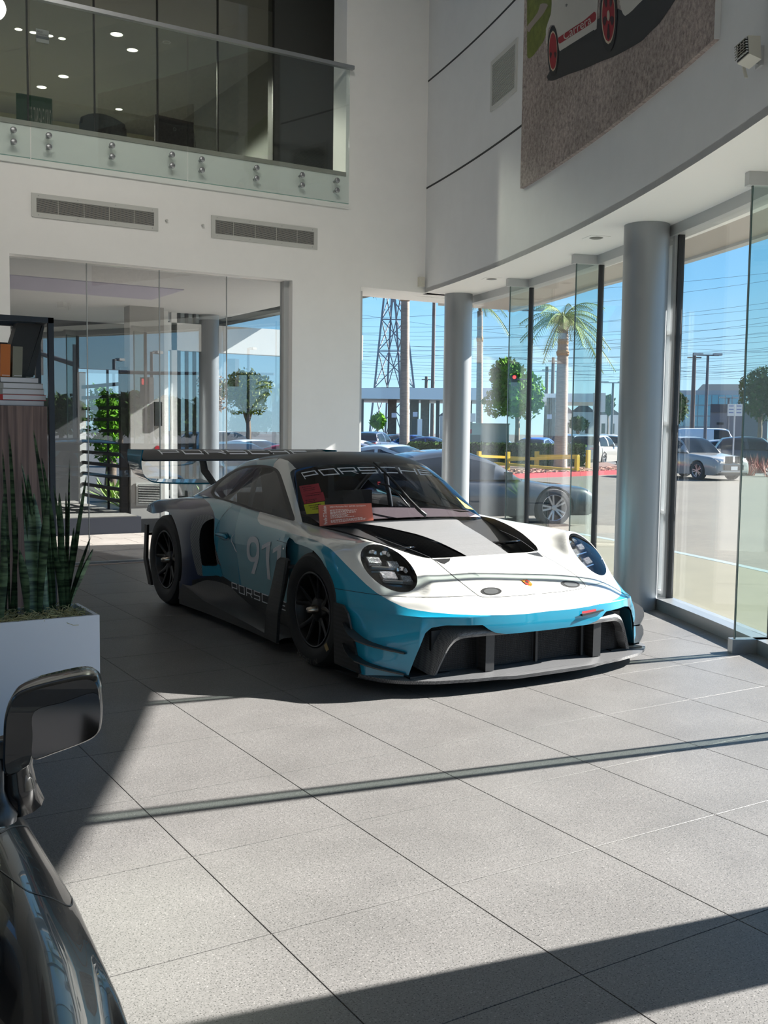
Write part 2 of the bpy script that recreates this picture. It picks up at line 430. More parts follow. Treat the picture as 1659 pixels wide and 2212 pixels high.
# curtain wall panes, mullions, fins -----------------------------------
JA = [-9.9, -11.3, -14.74, -18.33, -21.72, -25.25, -28.75, -32.3, -35.8, -39.3, -42.8, -46.3, -49.8, -53.3, -56.8, -60.3]
cw = struct(thing('window_3', 'faceted curved glass curtain wall', None))
RG = 26.385
for i in range(len(JA) - 1):
    a, b_ = JA[i], JA[i+1]
    p, q = Vector(AP(RG, a, 0)), Vector(AP(RG, b_, 0)); d = (q - p).normalized(); nn = Vector((-d.y, d.x, 0))
    bb = MB(); z0, z1 = .09, 2.99
    p2, q2 = p + d*.012, q - d*.012
    bb.add([p2 - nn*.006 + Vector((0, 0, z0)), q2 - nn*.006 + Vector((0, 0, z0)), q2 + nn*.006 + Vector((0, 0, z0)), p2 + nn*.006 + Vector((0, 0, z0)),
            p2 - nn*.006 + Vector((0, 0, z1)), q2 - nn*.006 + Vector((0, 0, z1)), q2 + nn*.006 + Vector((0, 0, z1)), p2 + nn*.006 + Vector((0, 0, z1))],
           [(0, 1, 5, 4), (2, 3, 7, 6), (1, 2, 6, 5), (3, 0, 4, 7), (4, 5, 6, 7), (0, 3, 2, 1)])
    bb.build('pane', m_glass, cw)
for k, a in enumerate(JA[1:], 1):
    p = Vector(AP(RG, a, 0)); rz = math.radians(a)
    if a > -12: continue
    part('mullion', m_black, cw, lambda b: b.box((p.x, p.y, 1.54), (.05, .024, 2.9), rz))
    if abs(a + 21.72) < .1: continue
    bx = part('fin_header', m_alw, cw, lambda b: b.box((*AP(26.215, a)[:2], 3.0275), (.24, .06, .083), rz))
    part('fin_base', m_alum, cw, lambda b: b.box((*AP(26.235, a)[:2], .045), (.26, .07, .09), rz))
    part('fin', m_fin, cw, lambda b: b.box((*AP(26.243, a)[:2], 1.54), (.215, .019, 2.9), rz))
    part('fin_edge', m_finedge, cw, lambda b: b.box((*AP(26.133, a)[:2], 1.54), (.006, .0195, 2.9), rz))
# narrow white door post with cross bars behind the big column
dp = struct(thing('door_1', 'narrow white framed side light behind the big column', None))
a3 = -21.72; rz = math.radians(a3)
part('post', m_alw, dp, lambda b: b.box((*AP(26.385, a3 + .13)[:2], 1.54), (.07, .045, 2.9), rz))
part('post', m_alw, dp, lambda b: b.box((*AP(26.385, a3 + .42)[:2], 1.54), (.07, .03, 2.9), rz))
for z in (.12, .78, 1.5, 2.23, 2.94): part('cross_bar', m_alw, dp, lambda b: b.box((*AP(26.385, a3 + .28)[:2], z), (.05, .13, .03), rz))
# columns
m_col = mat('column_paint', srgb(150, 153, 156), .36, metal=.45)
for k, (a, R, rad, lab) in enumerate([(-11.60, 26.12, .170, 'slim silver round column beside the back window'), (-21.46, 26.145, .178, 'thick silver round column standing beside the race car nose'), (-32.55, 26.145, .178, None), (-43.5, 26.145, .178, None)]):
    c = AP(R, a); b = MB(); b.lathe([(rad, 0), (rad, 3.069)], 48, (c[0], c[1], 0))
    o = b.build('column', m_col, None, True)
    struct(o)
    if lab: o['label'] = lab
    o.name = 'trim_%d' % (4 + k)
# reveal vent, lights, detector ------------------------------------------
m_vent = mat('vent_enamel', srgb(196, 197, 192), .45); m_dark = mat('vent_dark', srgb(30, 30, 30), .8)
def vent(x0, x1, z0, z1, lab):
    t = thing('wall_vent', lab, 'air vent', ((x0+x1)/2, YB, z0), 0, 'wall vents'); w, h = x1 - x0, z1 - z0
    fr = .045
    part('frame', m_vent, t, lambda b: (b.bbox((-w/2, -.012, 0), (w/2, 0, fr)), b.bbox((-w/2, -.012, h - fr), (w/2, 0, h)), b.bbox((-w/2, -.012, fr), (-w/2 + fr, 0, h - fr)), b.bbox((w/2 - fr, -.012, fr), (w/2, 0, h - fr))))
    part('duct', m_dark, t, lambda b: b.bbox((-w/2 + fr, -.0015, fr), (w/2 - fr, -.001, h - fr)))
    k = 15; me = None
    for i in range(k):
        z = fr + (h - 2*fr)*(i + .5)/k
        if me is None:
            o = part('slat', m_vent, t, lambda b: b.box((0, -.007, 0), (w - 2*fr, .009, .0030), R=Matrix.Rotation(.25, 3, 'X'))); me = o.data
        else:
            o = bpy.data.objects.new('slat', me); COL.objects.link(o); o.parent = t
        o.location = (0, 0, z)
    for q in (-.3, -.1, .1, .3): part('mullion', m_vent, t, lambda b: b.bbox((q*w - .002, -.009, fr), (q*w + .002, -.006, h - fr)))
    for q in (-.45, -.15, .15, .45):
        for zz in (fr/2, h - fr/2): part('screw', m_alum, t, lambda b: b.cyl((q*w, -.014, zz), (q*w, -.011, zz), .005, n=8))
vent(2.409, 3.674, 3.434, 3.661, 'long grey louvred wall vent, left of the two under the balcony')
vent(4.257, 5.525, 3.431, 3.664, 'long grey louvred wall vent, right of the two under the balcony')
for u, v, lab in ((359, 477, 'small round sprinkler cap on the wall right of the left vent'), (437, 487, 'small round sprinkler cap on the wall left of the right vent')):
    p = PY(u, v, YB); tag(part('sprinkler_cap', m_vent, None, lambda b: b.lathe([(.001, -.03), (.012, -.03), (.014, -.02), (.014, 0)], 12, (p[0], YB, p[2]), 'Y')), lab, 'sprinkler', 'wall sprinkler caps')
# curved wall vent
t = thing('return_air_grille', 'square louvred air grille high on the curved grey wall', 'air vent')
def cq(a0, a1, z0, z1, R, dR, nn=6):
    return ring(R - dR, R, z0, z1, np.linspace(a0, a1, nn))
for (a0, a1, z0, z1) in ((-15.72, -17.27, 4.655, 4.70), (-15.72, -17.27, 5.105, 5.15), (-15.72, -15.82, 4.7, 5.105), (-17.17, -17.27, 4.7, 5.105)): cq(a0, a1, z0, z1, RW, .014).build('frame', m_vent, t)
cq(-15.82, -17.17, 4.7, 5.105, RW, .002).build('duct', m_dark, t)
for i in range(26):
    z = 4.703 + .40*(i + .5)/26; cq(-15.82, -17.17, z - .0035, z + .0035, RW - .004, .008, 4).build('slat', m_vent, t)
tag(part('motion_detector', mat('ivory_plastic', srgb(214, 210, 196), .4), None, lambda b: (b.bbox((6.885, YB - .05, 3.13), (6.955, YB, 3.245)), b.bbox((6.892, YB - .055, 3.145), (6.948, YB - .05, 3.19)))), 'small ivory motion detector in the wall corner above the column', 'sensor')
for u, v, lab in ((1288, 513, 'recessed soffit downlight near the thick column'), (1062, 602, 'recessed soffit downlight near the slim column')):
    p = G(u, v, 3.07); t = thing('recessed_downlight', lab, 'light', p, math.radians(-18), 'soffit downlights')
    part('trim_plate', m_soffit, t, lambda b: b.bbox((-.09, -.09, -.004), (.09, .09, 0)))
    part('lamp', mat('lamp_dark', srgb(120, 120, 116), .4), t, lambda b: b.lathe([(.001, -.012), (.045, -.010), (.06, -.004)], 16))

# fill spots added to brighten the back wall, in invented fittings above the frame
def fill_spot(p, tgt, pw, lab):
    t = thing('wall_fill_spot', lab, 'light', p, 0, 'added fill spots'); d = (Vector(tgt) - Vector(p)).normalized()
    part('can', m_black, t, lambda b: b.cyl((0, 0, 0), d*.18, .06, .07, 20, True)); part('stem', m_black, t, lambda b: b.cyl((0, 0, 0), (0, 0, 7.6 - p[2]), .012, n=8))
    L = bpy.data.lights.new('fill_spot_lamp', 'SPOT'); L.energy = pw; L.spot_size = 1.5; L.spot_blend = 1.0; L.shadow_soft_size = .15; L.color = (1, .95, .88)
    o = bpy.data.objects.new('fill_spot_lamp', L); COL.objects.link(o); o.parent = t; o.location = d*.2; o.rotation_euler = d.to_track_quat('-Z', 'Y').to_euler()
for k, (x, tx) in enumerate(((-.6, .5), (1.4, 2.6), (3.0, 4.6))): fill_spot((x, 5.4, 7.2), (tx, 10.49, 3.6), 105, ['added unseen fill spot aimed at the left of the back wall', 'added unseen fill spot aimed at the middle of the back wall', 'added unseen fill spot aimed at the right of the back wall'][k])
# ================================================================== RACE CAR
CO = np.array([3.85, 5.43, 0.0])
car = thing('race_car', 'white and teal racing coupe with big rear wing and 911 on its door', 'race car', CO)
def flk(name, col, rough=.3): return mat(name, col, rough, metal=.0, coat=1.0, spec=.5)
c_white = flk('paint_white', srgb(218, 217, 212)); c_teal = flk('paint_teal', srgb(0, 132, 164)); c_tealm = flk('paint_teal_mid', srgb(70, 140, 160))
c_teall = flk('paint_teal_light', srgb(112, 165, 178)); c_navy = flk('paint_navy', srgb(30, 40, 72)); c_nightteal = flk('paint_deep_teal', srgb(0, 98, 122))
PAINTS = [c_white, c_teal, c_tealm, c_teall, c_navy, c_nightteal]
m_blk = mat('satin_black', (.012, .012, .013), .42); m_gblk = mat('gloss_black', (.006, .006, .007), .08, coat=1.0)
def carbonmat(name, a, b_, rough, sc=190, coat=.3):
    if name in MATS: return MATS[name]
    m = bpy.data.materials.new(name); m.use_nodes = True; t = m.node_tree; b = t.nodes['Principled BSDF']
    tc = t.nodes.new('ShaderNodeTexCoord'); mp = t.nodes.new('ShaderNodeMapping'); mp.inputs['Rotation'].default_value = (0, 0, .785); mp.inputs['Scale'].default_value = (sc, sc, sc*.5)
    ck = t.nodes.new('ShaderNodeTexChecker'); ck.inputs['Scale'].default_value = 1; ck.inputs[1].default_value = (*a, 1); ck.inputs[2].default_value = (*b_, 1)
    t.links.new(tc.outputs['Object'], mp.inputs[0]); t.links.new(mp.outputs[0], ck.inputs[0]); t.links.new(ck.outputs[0], b.inputs['Base Color'])
    b.inputs['Roughness'].default_value = rough; b.inputs['Coat Weight'].default_value = coat; b.inputs['Coat Roughness'].default_value = .25
    MATS[name] = m; return m
m_carbon = carbonmat('carbon_weave', (.21, .21, .215), (.10, .10, .104), .5, 160)
m_carbonf = carbonmat('carbon_front', (.13, .13, .135), (.06, .06, .063), .4, 160)
m_carbond = carbonmat('dark_carbon', (.026, .026, .028), (.015, .015, .016), .45, 160, .1)
# ---- control sections (half, positive x) : centre .. crest .. side
S = [
 [(0,-.975,.415),(.22,-.972,.415),(.40,-.96,.415),(.52,-.943,.415),(.62,-.915,.415),(.70,-.880,.415),(.74,-.858,.415),(.775,-.835,.415)],
 [(0,-.905,.478),(.25,-.90,.477),(.45,-.882,.474),(.57,-.858,.468),(.68,-.805,.458),(.76,-.755,.447),(.81,-.735,.433),(.845,-.735,.415)],
 [(0,-.775,.543),(.27,-.77,.543),(.48,-.752,.538),(.60,-.715,.534),(.735,-.625,.533),(.84,-.598,.505),(.885,-.60,.467),(.915,-.612,.42)],
 [(0,-.6,.605),(.28,-.6,.604),(.5,-.59,.592),(.61,-.548,.607),(.755,-.470,.640),(.868,-.455,.605),(.935,-.46,.52),(.968,-.482,.43)]]
def row(y, z, x, ys=None): return [(x[i], y if ys is None else ys[i], z[i]) for i in range(8)]
S += [row(-.4, [.665,.663,.652,.688,.732,.690,.59,.43], [0,.28,.5,.61,.76,.885,.972,1.005], [-.4,-.4,-.395,-.37,-.335,-.335,-.345,-.38]),
 row(-.2, [.715,.713,.697,.716,.760,.732,.645,.43], [0,.28,.5,.61,.77,.91,1.0,1.02]),
 row(0, [.755,.752,.732,.737,.770,.748,.69,.43], [0,.28,.5,.61,.78,.91,1.005,1.025]),
 row(.25, [.787,.783,.765,.763,.778,.755,.685,.43], [0,.28,.5,.62,.78,.9,.995,1.0]),
 row(.45, [.805,.802,.787,.782,.786,.757,.665,.43], [0,.28,.52,.64,.78,.875,.94,.91]),
 row(.7, [.80,.80,.80,.80,.803,.765,.65,.43], [0,.28,.52,.66,.772,.845,.888,.87]),
 row(1.2, [.81,.81,.81,.812,.822,.777,.655,.43], [0,.28,.52,.66,.772,.84,.878,.865]),
 row(1.6, [.83,.83,.83,.83,.848,.79,.665,.43], [0,.28,.52,.66,.782,.85,.888,.875]),
 row(1.85, [.85,.85,.85,.855,.87,.815,.69,.43], [0,.28,.52,.66,.785,.885,.945,.95]),
 row(2.1, [.87,.87,.87,.872,.878,.832,.71,.43], [0,.28,.52,.66,.78,.91,1.005,1.03]),
 row(2.5, [.855,.855,.855,.858,.862,.832,.715,.43], [0,.28,.52,.66,.8,.925,1.02,1.04]),
 row(2.8, [.83,.83,.83,.83,.832,.808,.695,.45], [0,.28,.52,.66,.81,.93,1.015,1.03]),
 row(3.05, [.815,.815,.815,.815,.812,.79,.71,.5], [0,.28,.52,.66,.82,.92,.965,.99]),
 row(3.26, [.80,.80,.80,.80,.79,.765,.72,.55], [0,.28,.52,.66,.80,.88,.915,.95])]
S = np.array(S); NU, NV = 8, 7
U = surf(S, NU, NV)                                   # (nu, nv, 3)
# lower skirt / bumper patch hanging from the edge line
top = list(U[0]) + [U[i, -1] for i in range(1, len(U))]
K0 = [(x, y) for x, y, z in S[0]] + [tuple(S[i][-1][:2]) for i in range(1, len(S))]
low33 = [(x, y - .004) for x, y in K0[:7]] + [(.79,-.85),(.868,-.768),(.94,-.695),(1.0,-.60),(1.02,-.42),(1.025,-.2),(1.03,0),(.99,.25),(.89,.45),(.855,.7),(.848,1.2),(.858,1.6),(.93,1.85),(1.03,2.1),(1.045,2.5),(1.035,2.8),(1.0,3.05),(.965,3.24)]
low20 = [(x, y + .012) for x, y in K0[:7]] + [(.80,-.845),(.882,-.768),(.96,-.70),(1.015,-.615),(1.025,-.42),(1.025,-.2),(1.03,0),(.96,.25),(.87,.45),(.84,.7),(.835,1.2),(.845,1.6),(.90,1.85),(1.03,2.1),(1.045,2.5),(1.03,2.8),(.99,3.05),(.95,3.24)]
low08 = [(x, y + .02) for x, y in K0[:7]] + [(.805,-.845),(.888,-.77),(.965,-.705),(1.02,-.625),(1.025,-.42),(1.02,-.2),(1.02,0),(.93,.25),(.85,.45),(.83,.7),(.82,1.2),(.83,1.6),(.88,1.85),(1.0,2.1),(1.03,2.5),(1.02,2.8),(.98,3.05),(.94,3.24)]
def dens(P): return np.concatenate([catmull(np.array(P[:8]), NV), catmull(np.array(P[7:]), NU)[1:]])
D33, D20, D08 = dens(low33), dens(low20), dens(low08)
lowctl = np.zeros((len(top), 4, 3))
for i in range(len(top)):
    lowctl[i, 0] = top[i]
    z0 = top[i][2]
    lowctl[i, 1] = (*D33[i], .33); lowctl[i, 2] = (*D20[i], .20); lowctl[i, 3] = (*D08[i], .085)
LW = np.array([catmull(lowctl[i], 6) for i in range(len(top))])
def gridVF(P, off=0):
    a, b = P.shape[:2]
    return P.reshape(-1, 3), [(off + i*b + j, off + (i+1)*b + j, off + (i+1)*b + j + 1, off + i*b + j + 1) for i in range(a - 1) for j in range(b - 1)]
V1, F1 = gridVF(U); V2, F2 = gridVF(LW, len(V1))
BV = np.concatenate([V1, V2]); BF = F1 + F2
# weld seam
key = {}; rm = []
for i, v in enumerate(BV):
    k = tuple(np.round(v, 5)); rm.append(key.setdefault(k, i))
BF = [tuple(rm[i] for i in f) for f in BF]; BF = [f for f in BF if len(set(f)) == 4]
BV[:, 0] *= -1                                        # left half (the side in view)
def px(V): return pixn(np.asarray(V) + CO)
def sm(P, n=6): return catmull(np.array(P, float), n, True)
# flip so the faces look outward
BF = [f[::-1] for f in BF]
def nrm(V, f):
    a, b, c = (np.array(V[f[k]]) for k in (0, 1, 2)); return np.cross(b - a, c - a)
fi = max(range(len(BF)), key=lambda q: BV[BF[q][0]][2] if abs(BV[BF[q][0]][1] - 1.0) < .1 else 0)
if nrm(BV, BF[fi])[2] < 0: BF = [f[::-1] for f in BF]
FULL = (BV.copy(), list(BF))
HC = np.array([-.756, -.46, .638]); HE1 = np.array([.135, -.055, -.008]); HE2 = np.array([.003, .151, .12]); HN = np.cross(HE1, HE2); HN = HN/np.linalg.norm(HN); HN = HN if HN[1] < 0 else -HN
HG = np.linalg.inv(np.array([[HE1 @ HE1, HE1 @ HE2], [HE1 @ HE2, HE2 @ HE2]]))
def hab(d): q = np.stack([d @ HE1, d @ HE2], 1) @ HG; return q[:, 0], q[:, 1]
def conform(BV):
    d = BV - HC; a, b_ = hab(d); h = d @ HN; r = np.sqrt(a*a + b_*b_)
    w_ = np.clip((1.5 - r)/.55, 0, 1); w_ = w_*w_*(3 - 2*w_); w_ = np.where((np.abs(h) < .13) & (BV[:, 2] > .45), w_, 0)
    return BV + np.outer(w_*((.012*np.clip(1.0 - r*r, -1.2, 2)) - np.where(r > 1, np.clip(h, -.03*r, .03*r), h)), HN)
BV = conform(BV); FULL = (BV.copy(), list(BF))
bvh_body = BVHTree.FromPolygons([tuple(v) for v in BV], BF)
def mir(V, Fc):
    n = len(V); return list(V) + [(-v[0], v[1], v[2]) for v in V], list(Fc) + [tuple(n + i for i in f[::-1]) for f in Fc]
def clean(o, dist=1e-4):
    bm = bmesh.new(); bm.from_mesh(o.data); bmesh.ops.remove_doubles(bm, verts=bm.verts, dist=dist); bm.to_mesh(o.data); bm.free(); return o
# ---- cut-outs
V, Fc = FULL
V = np.array(V)
# hood duct field (plan view, half)
hoodpoly = [(0,-.40),(-.30,-.395),(-.43,-.36),(-.475,-.29),(-.56,-.06),(-.62,.13),(-.67,.33),(-.715,.55),(-.72,.80),(.05,.80),(.05,-.40)]
isup = lambda V: np.where((np.array(V)[:, 2] > .6), 1.0, -1.0)
def hoodf(V): V = np.array(V); return np.where(V[:, 2] > .55, sdpoly(V[:, :2], hoodpoly), -1)
hood, (V, Fc) = clip(V, Fc, hoodf(V))
spinepoly = [(.05,-.5),(-.15,-.5),(-.165,-.34),(-.19,-.15),(-.23,.05),(-.30,.28),(-.40,.50),(-.50,.9),(.05,.9)]
spine, duct = clip(hood[0], hood[1], sdpoly(np.array(hood[0])[:, :2], spinepoly))
# cabin floor opening under the greenhouse
_, (V, Fc) = clip(V, Fc, np.where(np.array(V)[:, 2] > .7, sdpoly(np.array(V)[:, :2], [(.05,.52),(-.35,.55),(-.64,.68),(-.715,.80),(-.735,1.3),(-.745,1.8),(-.72,2.2),(-.5,2.55),(.05,2.6)]), -1))
# arches (side view)
archF = sm([(-.335,.0),(-.335,.20),(-.32,.33),(-.285,.45),(-.225,.56),(-.14,.645),(-.02,.695),(.12,.712),(.30,.714),(.50,.722),(.54,.70),(.545,.5),(.545,.2),(.545,.0)], 5)
archR = [(2.507 + .40*math.cos(a), .36 + .388*math.sin(a)) for a in np.linspace(1.25, math.pi + .9, 30)] + [(2.1, -.1), (3.6, -.1), (3.6, .70), (3.1, .70), (2.85, .705)]
def archf(poly):
    return lambda V: np.where(np.abs(np.array(V)[:, 0]) > .80, sdpoly(np.array(V)[:, 1:3], poly), -1)
_, (V, Fc) = clip(V, Fc, archf(archF)(V)); _, (V, Fc) = clip(V, Fc, archf(archR)(V))
# rear bumper overhang is open below
V = np.array(V)
# headlight
def headf(V, k=1.0):
    d = np.array(V) - HC; a, b_ = hab(d)
    return np.where((np.abs(d @ HN) < .14) & (np.array(V)[:, 2] > .45), k*k - a*a - b_*b_, -9)
def imgf(poly, ymax=None, zmin=None):
    def f(V):
        V = np.array(V); s = sdpoly(px(V), poly)
        if ymax is not None: s = np.where(V[:, 1] < ymax, s, -99)
        if zmin is not None: s = np.where(V[:, 2] > zmin, s, -99)
        return s
    return f
# socket slightly larger than the lens gives the dark bezel
lens, (V, Fc) = clip(V, Fc, headf(V))
# side air intake
intpoly = sm([(462,1119),(452,1113),(437,1112),(424,1117),(415,1130),(411,1150),(412,1175),(417,1205),(424,1232),(429,1243),(440,1244),(458,1244),(470,1243),(480,1246),(478,1225),(470,1200),(463,1170),(462,1145)], 5)
intake, (V, Fc) = clip(V, Fc, np.where(np.array(V)[:, 1] > 1.3, imgf(intpoly)(V), -99))
# front opening
openpoly = [(0,.30),(-.30,.302),(-.38,.318),(-.43,.345),(-.45,.365),(-.66,.372),(-.73,.36),(-.765,.33),(-.80,.24),(-.835,.12),(-.85,.05),(.1,.05),(.1,.30)]
def openf(V): V = np.array(V); return np.where(V[:, 1] < -.6, sdpoly(np.stack([V[:, 0], V[:, 2]], 1), openpoly), -99)
_, (V, Fc) = clip(V, Fc, openf(V))
# ---- livery (faces split along the colour edges)
tags = [1]*len(Fc)
def paint(V, Fc, tags, f, idx):
    A, B = clip(V, Fc, f(np.array(V)), tags)
    n = len(A[0])
    Vn = list(A[0]) + list(B[0]); Fn = list(A[1]) + [tuple(i + n for i in q) for q in B[1]]
    return Vn, Fn, [idx]*len(A[1]) + list(B[2])
nav = [(438,1060),(441,1075),(452,1087),(461,1105),(464,1118),(462,1180),(470,1260),(200,1400),(200,1000),(438,1000)]
rearl = [(438,1040),(438,1075),(452,1087),(461,1105),(464,1118),(476,1125),(484,1110),(500,1094),(497,1040)]
doorm = [(476,1118),(500,1080),(527,1090),(520,1100),(513,1120),(508,1145),(507,1165),(512,1200),(520,1300),(560,1400),(400,1400),(464,1250)]
doorl = [(527,1080),(520,1100),(513,1120),(508,1145),(507,1165),(512,1200),(530,1320),(640,1330),(640,1180),(600,1166),(618,1148),(640,1100)]
fend = [(597,1169),(618,1146),(661,1158),(690,1168),(699,1180),(693,1189),(703,1214),(714,1258),(716,1268),(690,1268),(600,1240)]
white = [(560,1108),(556,1119),(558,1128),(564,1134),(596,1142),(616,1147.5),(635,1154),(661,1161),(683,1168),(699,1176),(716,1187),(728,1199),(748,1220),(770,1242),(791.6,1263),(814,1281),(841,1297),(868,1310),(885,1315.5),(930,1322.5),(985,1327),(1039,1329),(1093,1329),(1140,1326),(1187,1320),(1260,1308),(1260,900),(560,900)]
dimg = lambda poly, cond=None: (lambda V: sdpoly(px(V), poly) if cond is None else np.where(cond(V), sdpoly(px(V), poly), -99))
V, Fc, tags = paint(V, Fc, tags, dimg(nav, lambda V: V[:, 1] > 1.2), 4)
V, Fc, tags = paint(V, Fc, tags, dimg(doorm, lambda V: (V[:, 1] > .3) & (V[:, 1] < 2.2)), 2)
V, Fc, tags = paint(V, Fc, tags, dimg(doorl, lambda V: (V[:, 1] > .2) & (V[:, 1] < 2.2)), 3)
V, Fc, tags = paint(V, Fc, tags, dimg(rearl, lambda V: (V[:, 1] > 1.2)), 3)
V, Fc, tags = paint(V, Fc, tags, dimg(fend, lambda V: (V[:, 1] < .7)), 3)
V, Fc, tags = paint(V, Fc, tags, dimg(white, lambda V: V[:, 1] < 1.35), 0)
blackdoor = [(470,1240),(486.5,1248),(499.5,1257),(540,1272),(580,1287),(616,1301),(640,1310),(700,1500),(380,1500),(380,1262)]
V, Fc, tags = paint(V, Fc, tags, dimg(blackdoor, lambda V: (V[:, 1] > .3) & (V[:, 1] < 2.0)), 6)
n0 = len(Fc); Vm, Fm = mir(V, Fc)
body = mesh_obj('bodywork', Vm, Fm, PAINTS + [m_carbond], car, True, tags + tags); clean(body)
body['label'] = 'white and teal painted bodywork'
def patch(name, VF, m, mirror=True, pair=False):
    v, f = VF; v = [tuple(q) for q in v]
    if pair:
        clean(mesh_obj(name, v, f, m, car, True)); return clean(mesh_obj(name, [(-q[0], q[1], q[2]) for q in v], [q[::-1] for q in f], m, car, True))
    if mirror: v, f = mir(v, f)
    return clean(mesh_obj(name, v, f, m, car, True))
patch('hood_spine', spine, m_carbon)
# recessed ducts either side of the spine: ramp floor + walls
def ductfloor():
    b = MB()
    for s in (-1, 1):
        rows = []
        for y in np.linspace(-.40, .62, 18):
            t = (y + .40)/1.02; dep = .13*(1 - t)**.8
            xi = np.interp(y, [-.5,-.34,-.15,.05,.28,.5,.9], [.15,.165,.19,.23,.30,.40,.50]); xo = np.interp(y, [-.40,-.36,-.29,-.06,.13,.33,.55,.8], [.30,.43,.475,.56,.62,.67,.715,.72])
            zc = np.interp(y, [-.4,-.2,0,.25,.45,.7], [.655,.703,.742,.776,.796,.80])
            rows.append([(s*xi, y, zc), (s*(xi+.005), y, zc - dep), (s*(xo-.012), y, zc - dep - .01), (s*xo, y, zc - .0)])
        b.grid(np.array(rows), flip=s < 0)
    return b
autosmooth(ductfloor().build('hood_duct', m_carbond, car), 50)
def fan(cx, cy, cz, s):
    t = MB(); R = Matrix.Rotation(-.13, 3, 'X')
    for k, r in enumerate((.105, .085, .06)):
        pts = [Vector((cx, cy, cz + .012)) + R @ Vector((r*math.cos(a), r*math.sin(a), -.004*k)) for a in np.linspace(0, 2*math.pi, 32, endpoint=False)]
        t.tube(pts, .008, 6, closed=True)
    return t
for s in (-1, 1): fan(s*.42, -.02, .675, s).build('vent_fan', m_gblk, car, True)
# bumper opening, floor, wheel liners : dark volume inside
def inner(b):
    b.bbox((-.83, -.70, .09), (.83, -.55, .40)); b.bbox((-.60, -.55, .08), (.60, 3.0, .40)); b.bbox((-.83, .45, .08), (.83, 2.05, .42))
part('inner_structure', m_blk, car, inner)
part('underfloor', m_blk, car, lambda b: b.bbox((-.80, -.7, .055), (.80, 3.1, .085)))
# teal panel behind the front wheel (set back)
for s in (-1, 1):
    part('vent_panel', c_tealm, car, lambda b: b.grid(np.array([[(s*(.868 - .03*(z < .3)), y, z) for z in (.13, .25, .45, .62, .74)] for y in (.26, .4, .55, .62)]), flip=s > 0), True)
    part('wheel_liner', m_blk, car, lambda b: (b.bbox((s*.60, -.30, .1), (s*.62, .45, .60)), b.bbox((s*.62, .40, .1), (s*.85, .42, .70)), b.bbox((s*.60, -.10, .59), (s*.9, .42, .60)) if False else None, b.bbox((s*.60, -.32, .1), (s*.9, -.30, .45))))
    part('wheel_liner', m_blk, car, lambda b: (b.bbox((s*.60, 2.08, .1), (s*.95, 2.10, .75)), b.bbox((s*.60, 2.08, .74), (s*.95, 2.95, .76)), b.bbox((s*.60, 2.1, .1), (s*.62, 2.95, .76))))
# ---- headlights
def inset(VF, d):
    v, f = VF; v = np.array(v); N = np.zeros_like(v)
    for q in f:
        n_ = nrm(v, q)
        for i in q: N[i] += n_
    N /= np.maximum(np.linalg.norm(N, axis=1), 1e-9)[:, None]
    return v, f, N
lv, lf, ln = inset(lens, 0)
m_lens = glassmat('lens_glass', (.95, .95, .96), .04)
cen = HC.copy(); ex = HE1/np.linalg.norm(HE1); ey = HE2/np.linalg.norm(HE2); nav_ = np.cross(ex, ey); nav_ = nav_ if nav_[1] < 0 else -nav_
def lampx(u, v, d=-.04):           # px -> (a, b) in the lamp plane
    r_ = ray(u, v); o = CAM - CO; q = cen + nav_*d; t = ((q - o) @ nav_)/(r_ @ nav_); p = o + r_*t - cen; return float(p @ ex), float(p @ ey)
m_chrome = mat('lamp_chrome', (.75, .76, .78), .12, metal=1.0); m_led = mat('led_optic', (.82, .84, .88), .08, metal=.85, noise=.85, nscale=160, bump=.9, bscale=120)
for s in (-1, 1):
    mm = lambda v: [(-s*q[0], q[1], q[2]) for q in v]
    hl = mesh_obj('headlight', mm(lv - nav_*.07 - (lv - cen)*.10), lf if s < 0 else [q[::-1] for q in lf], m_gblk, car, True)
    hl['label'] = 'round clear headlight with four LED blocks'
    mesh_obj('lens', mm(lv + ln*.001), lf if s < 0 else [q[::-1] for q in lf], m_lens, hl, True)
    # bezel wall between lens rim and bowl
    rim = {}
    for q in lf:
        for k in range(len(q)):
            e = (q[k], q[(k+1) % len(q)]); ke = (min(e), max(e)); rim[ke] = rim.get(ke, 0) + 1
    b = MB()
    for (i, j), c_ in rim.items():
        if c_ == 1:
            P = [lv[i], lv[j], lv[j] - nav_*.07 - (lv[j] - cen)*.10, lv[i] - nav_*.07 - (lv[i] - cen)*.10]
            b.add(mm(P), [(0, 1, 2, 3)])
    b.build('bezel', m_gblk, hl, True)
    def at(a, c_, d=-.05): return cen + ex*a + ey*c_ + nav_*d
    for (u, v, w_, h_) in ((818, 1214, .075, .045), (855, 1214, .060, .045), (836, 1246, .085, .05), (871, 1245, .055, .045)):
        a, c_ = lampx(u, v)
        b = MB(); R = Matrix((Vector((-s*ex[0], ex[1], ex[2])), Vector((-s*ey[0], ey[1], ey[2])), Vector((-s*nav_[0], nav_[1], nav_[2])))).transposed()
        p = mm([at(a, c_, -.045)])[0]; b.box(p, (w_, h_, .03), R=R); b.build('led_block', m_led, hl)
    for (u, v, r) in ((846, 1194, .030), (822, 1196, .024), (868, 1227, .032)):
        a, c_ = lampx(u, v); b = MB(); p = Vector(mm([at(a, c_, -.05)])[0]); q = Vector(mm([at(a, c_, -.03)])[0]); b.cyl(p, q, r*.6, r, 20, False); b.build('projector', m_chrome, hl, True)
    b = MB(); b.box(mm([at(*lampx(838, 1225), -.045)])[0], (.17, .008, .02), R=R); b.build('chrome_bar', m_chrome, hl)
    b = MB(); b.box(mm([at(*lampx(850, 1255), -.045)])[0], (.15, .008, .02), R=R); b.build('chrome_bar', m_chrome, hl)
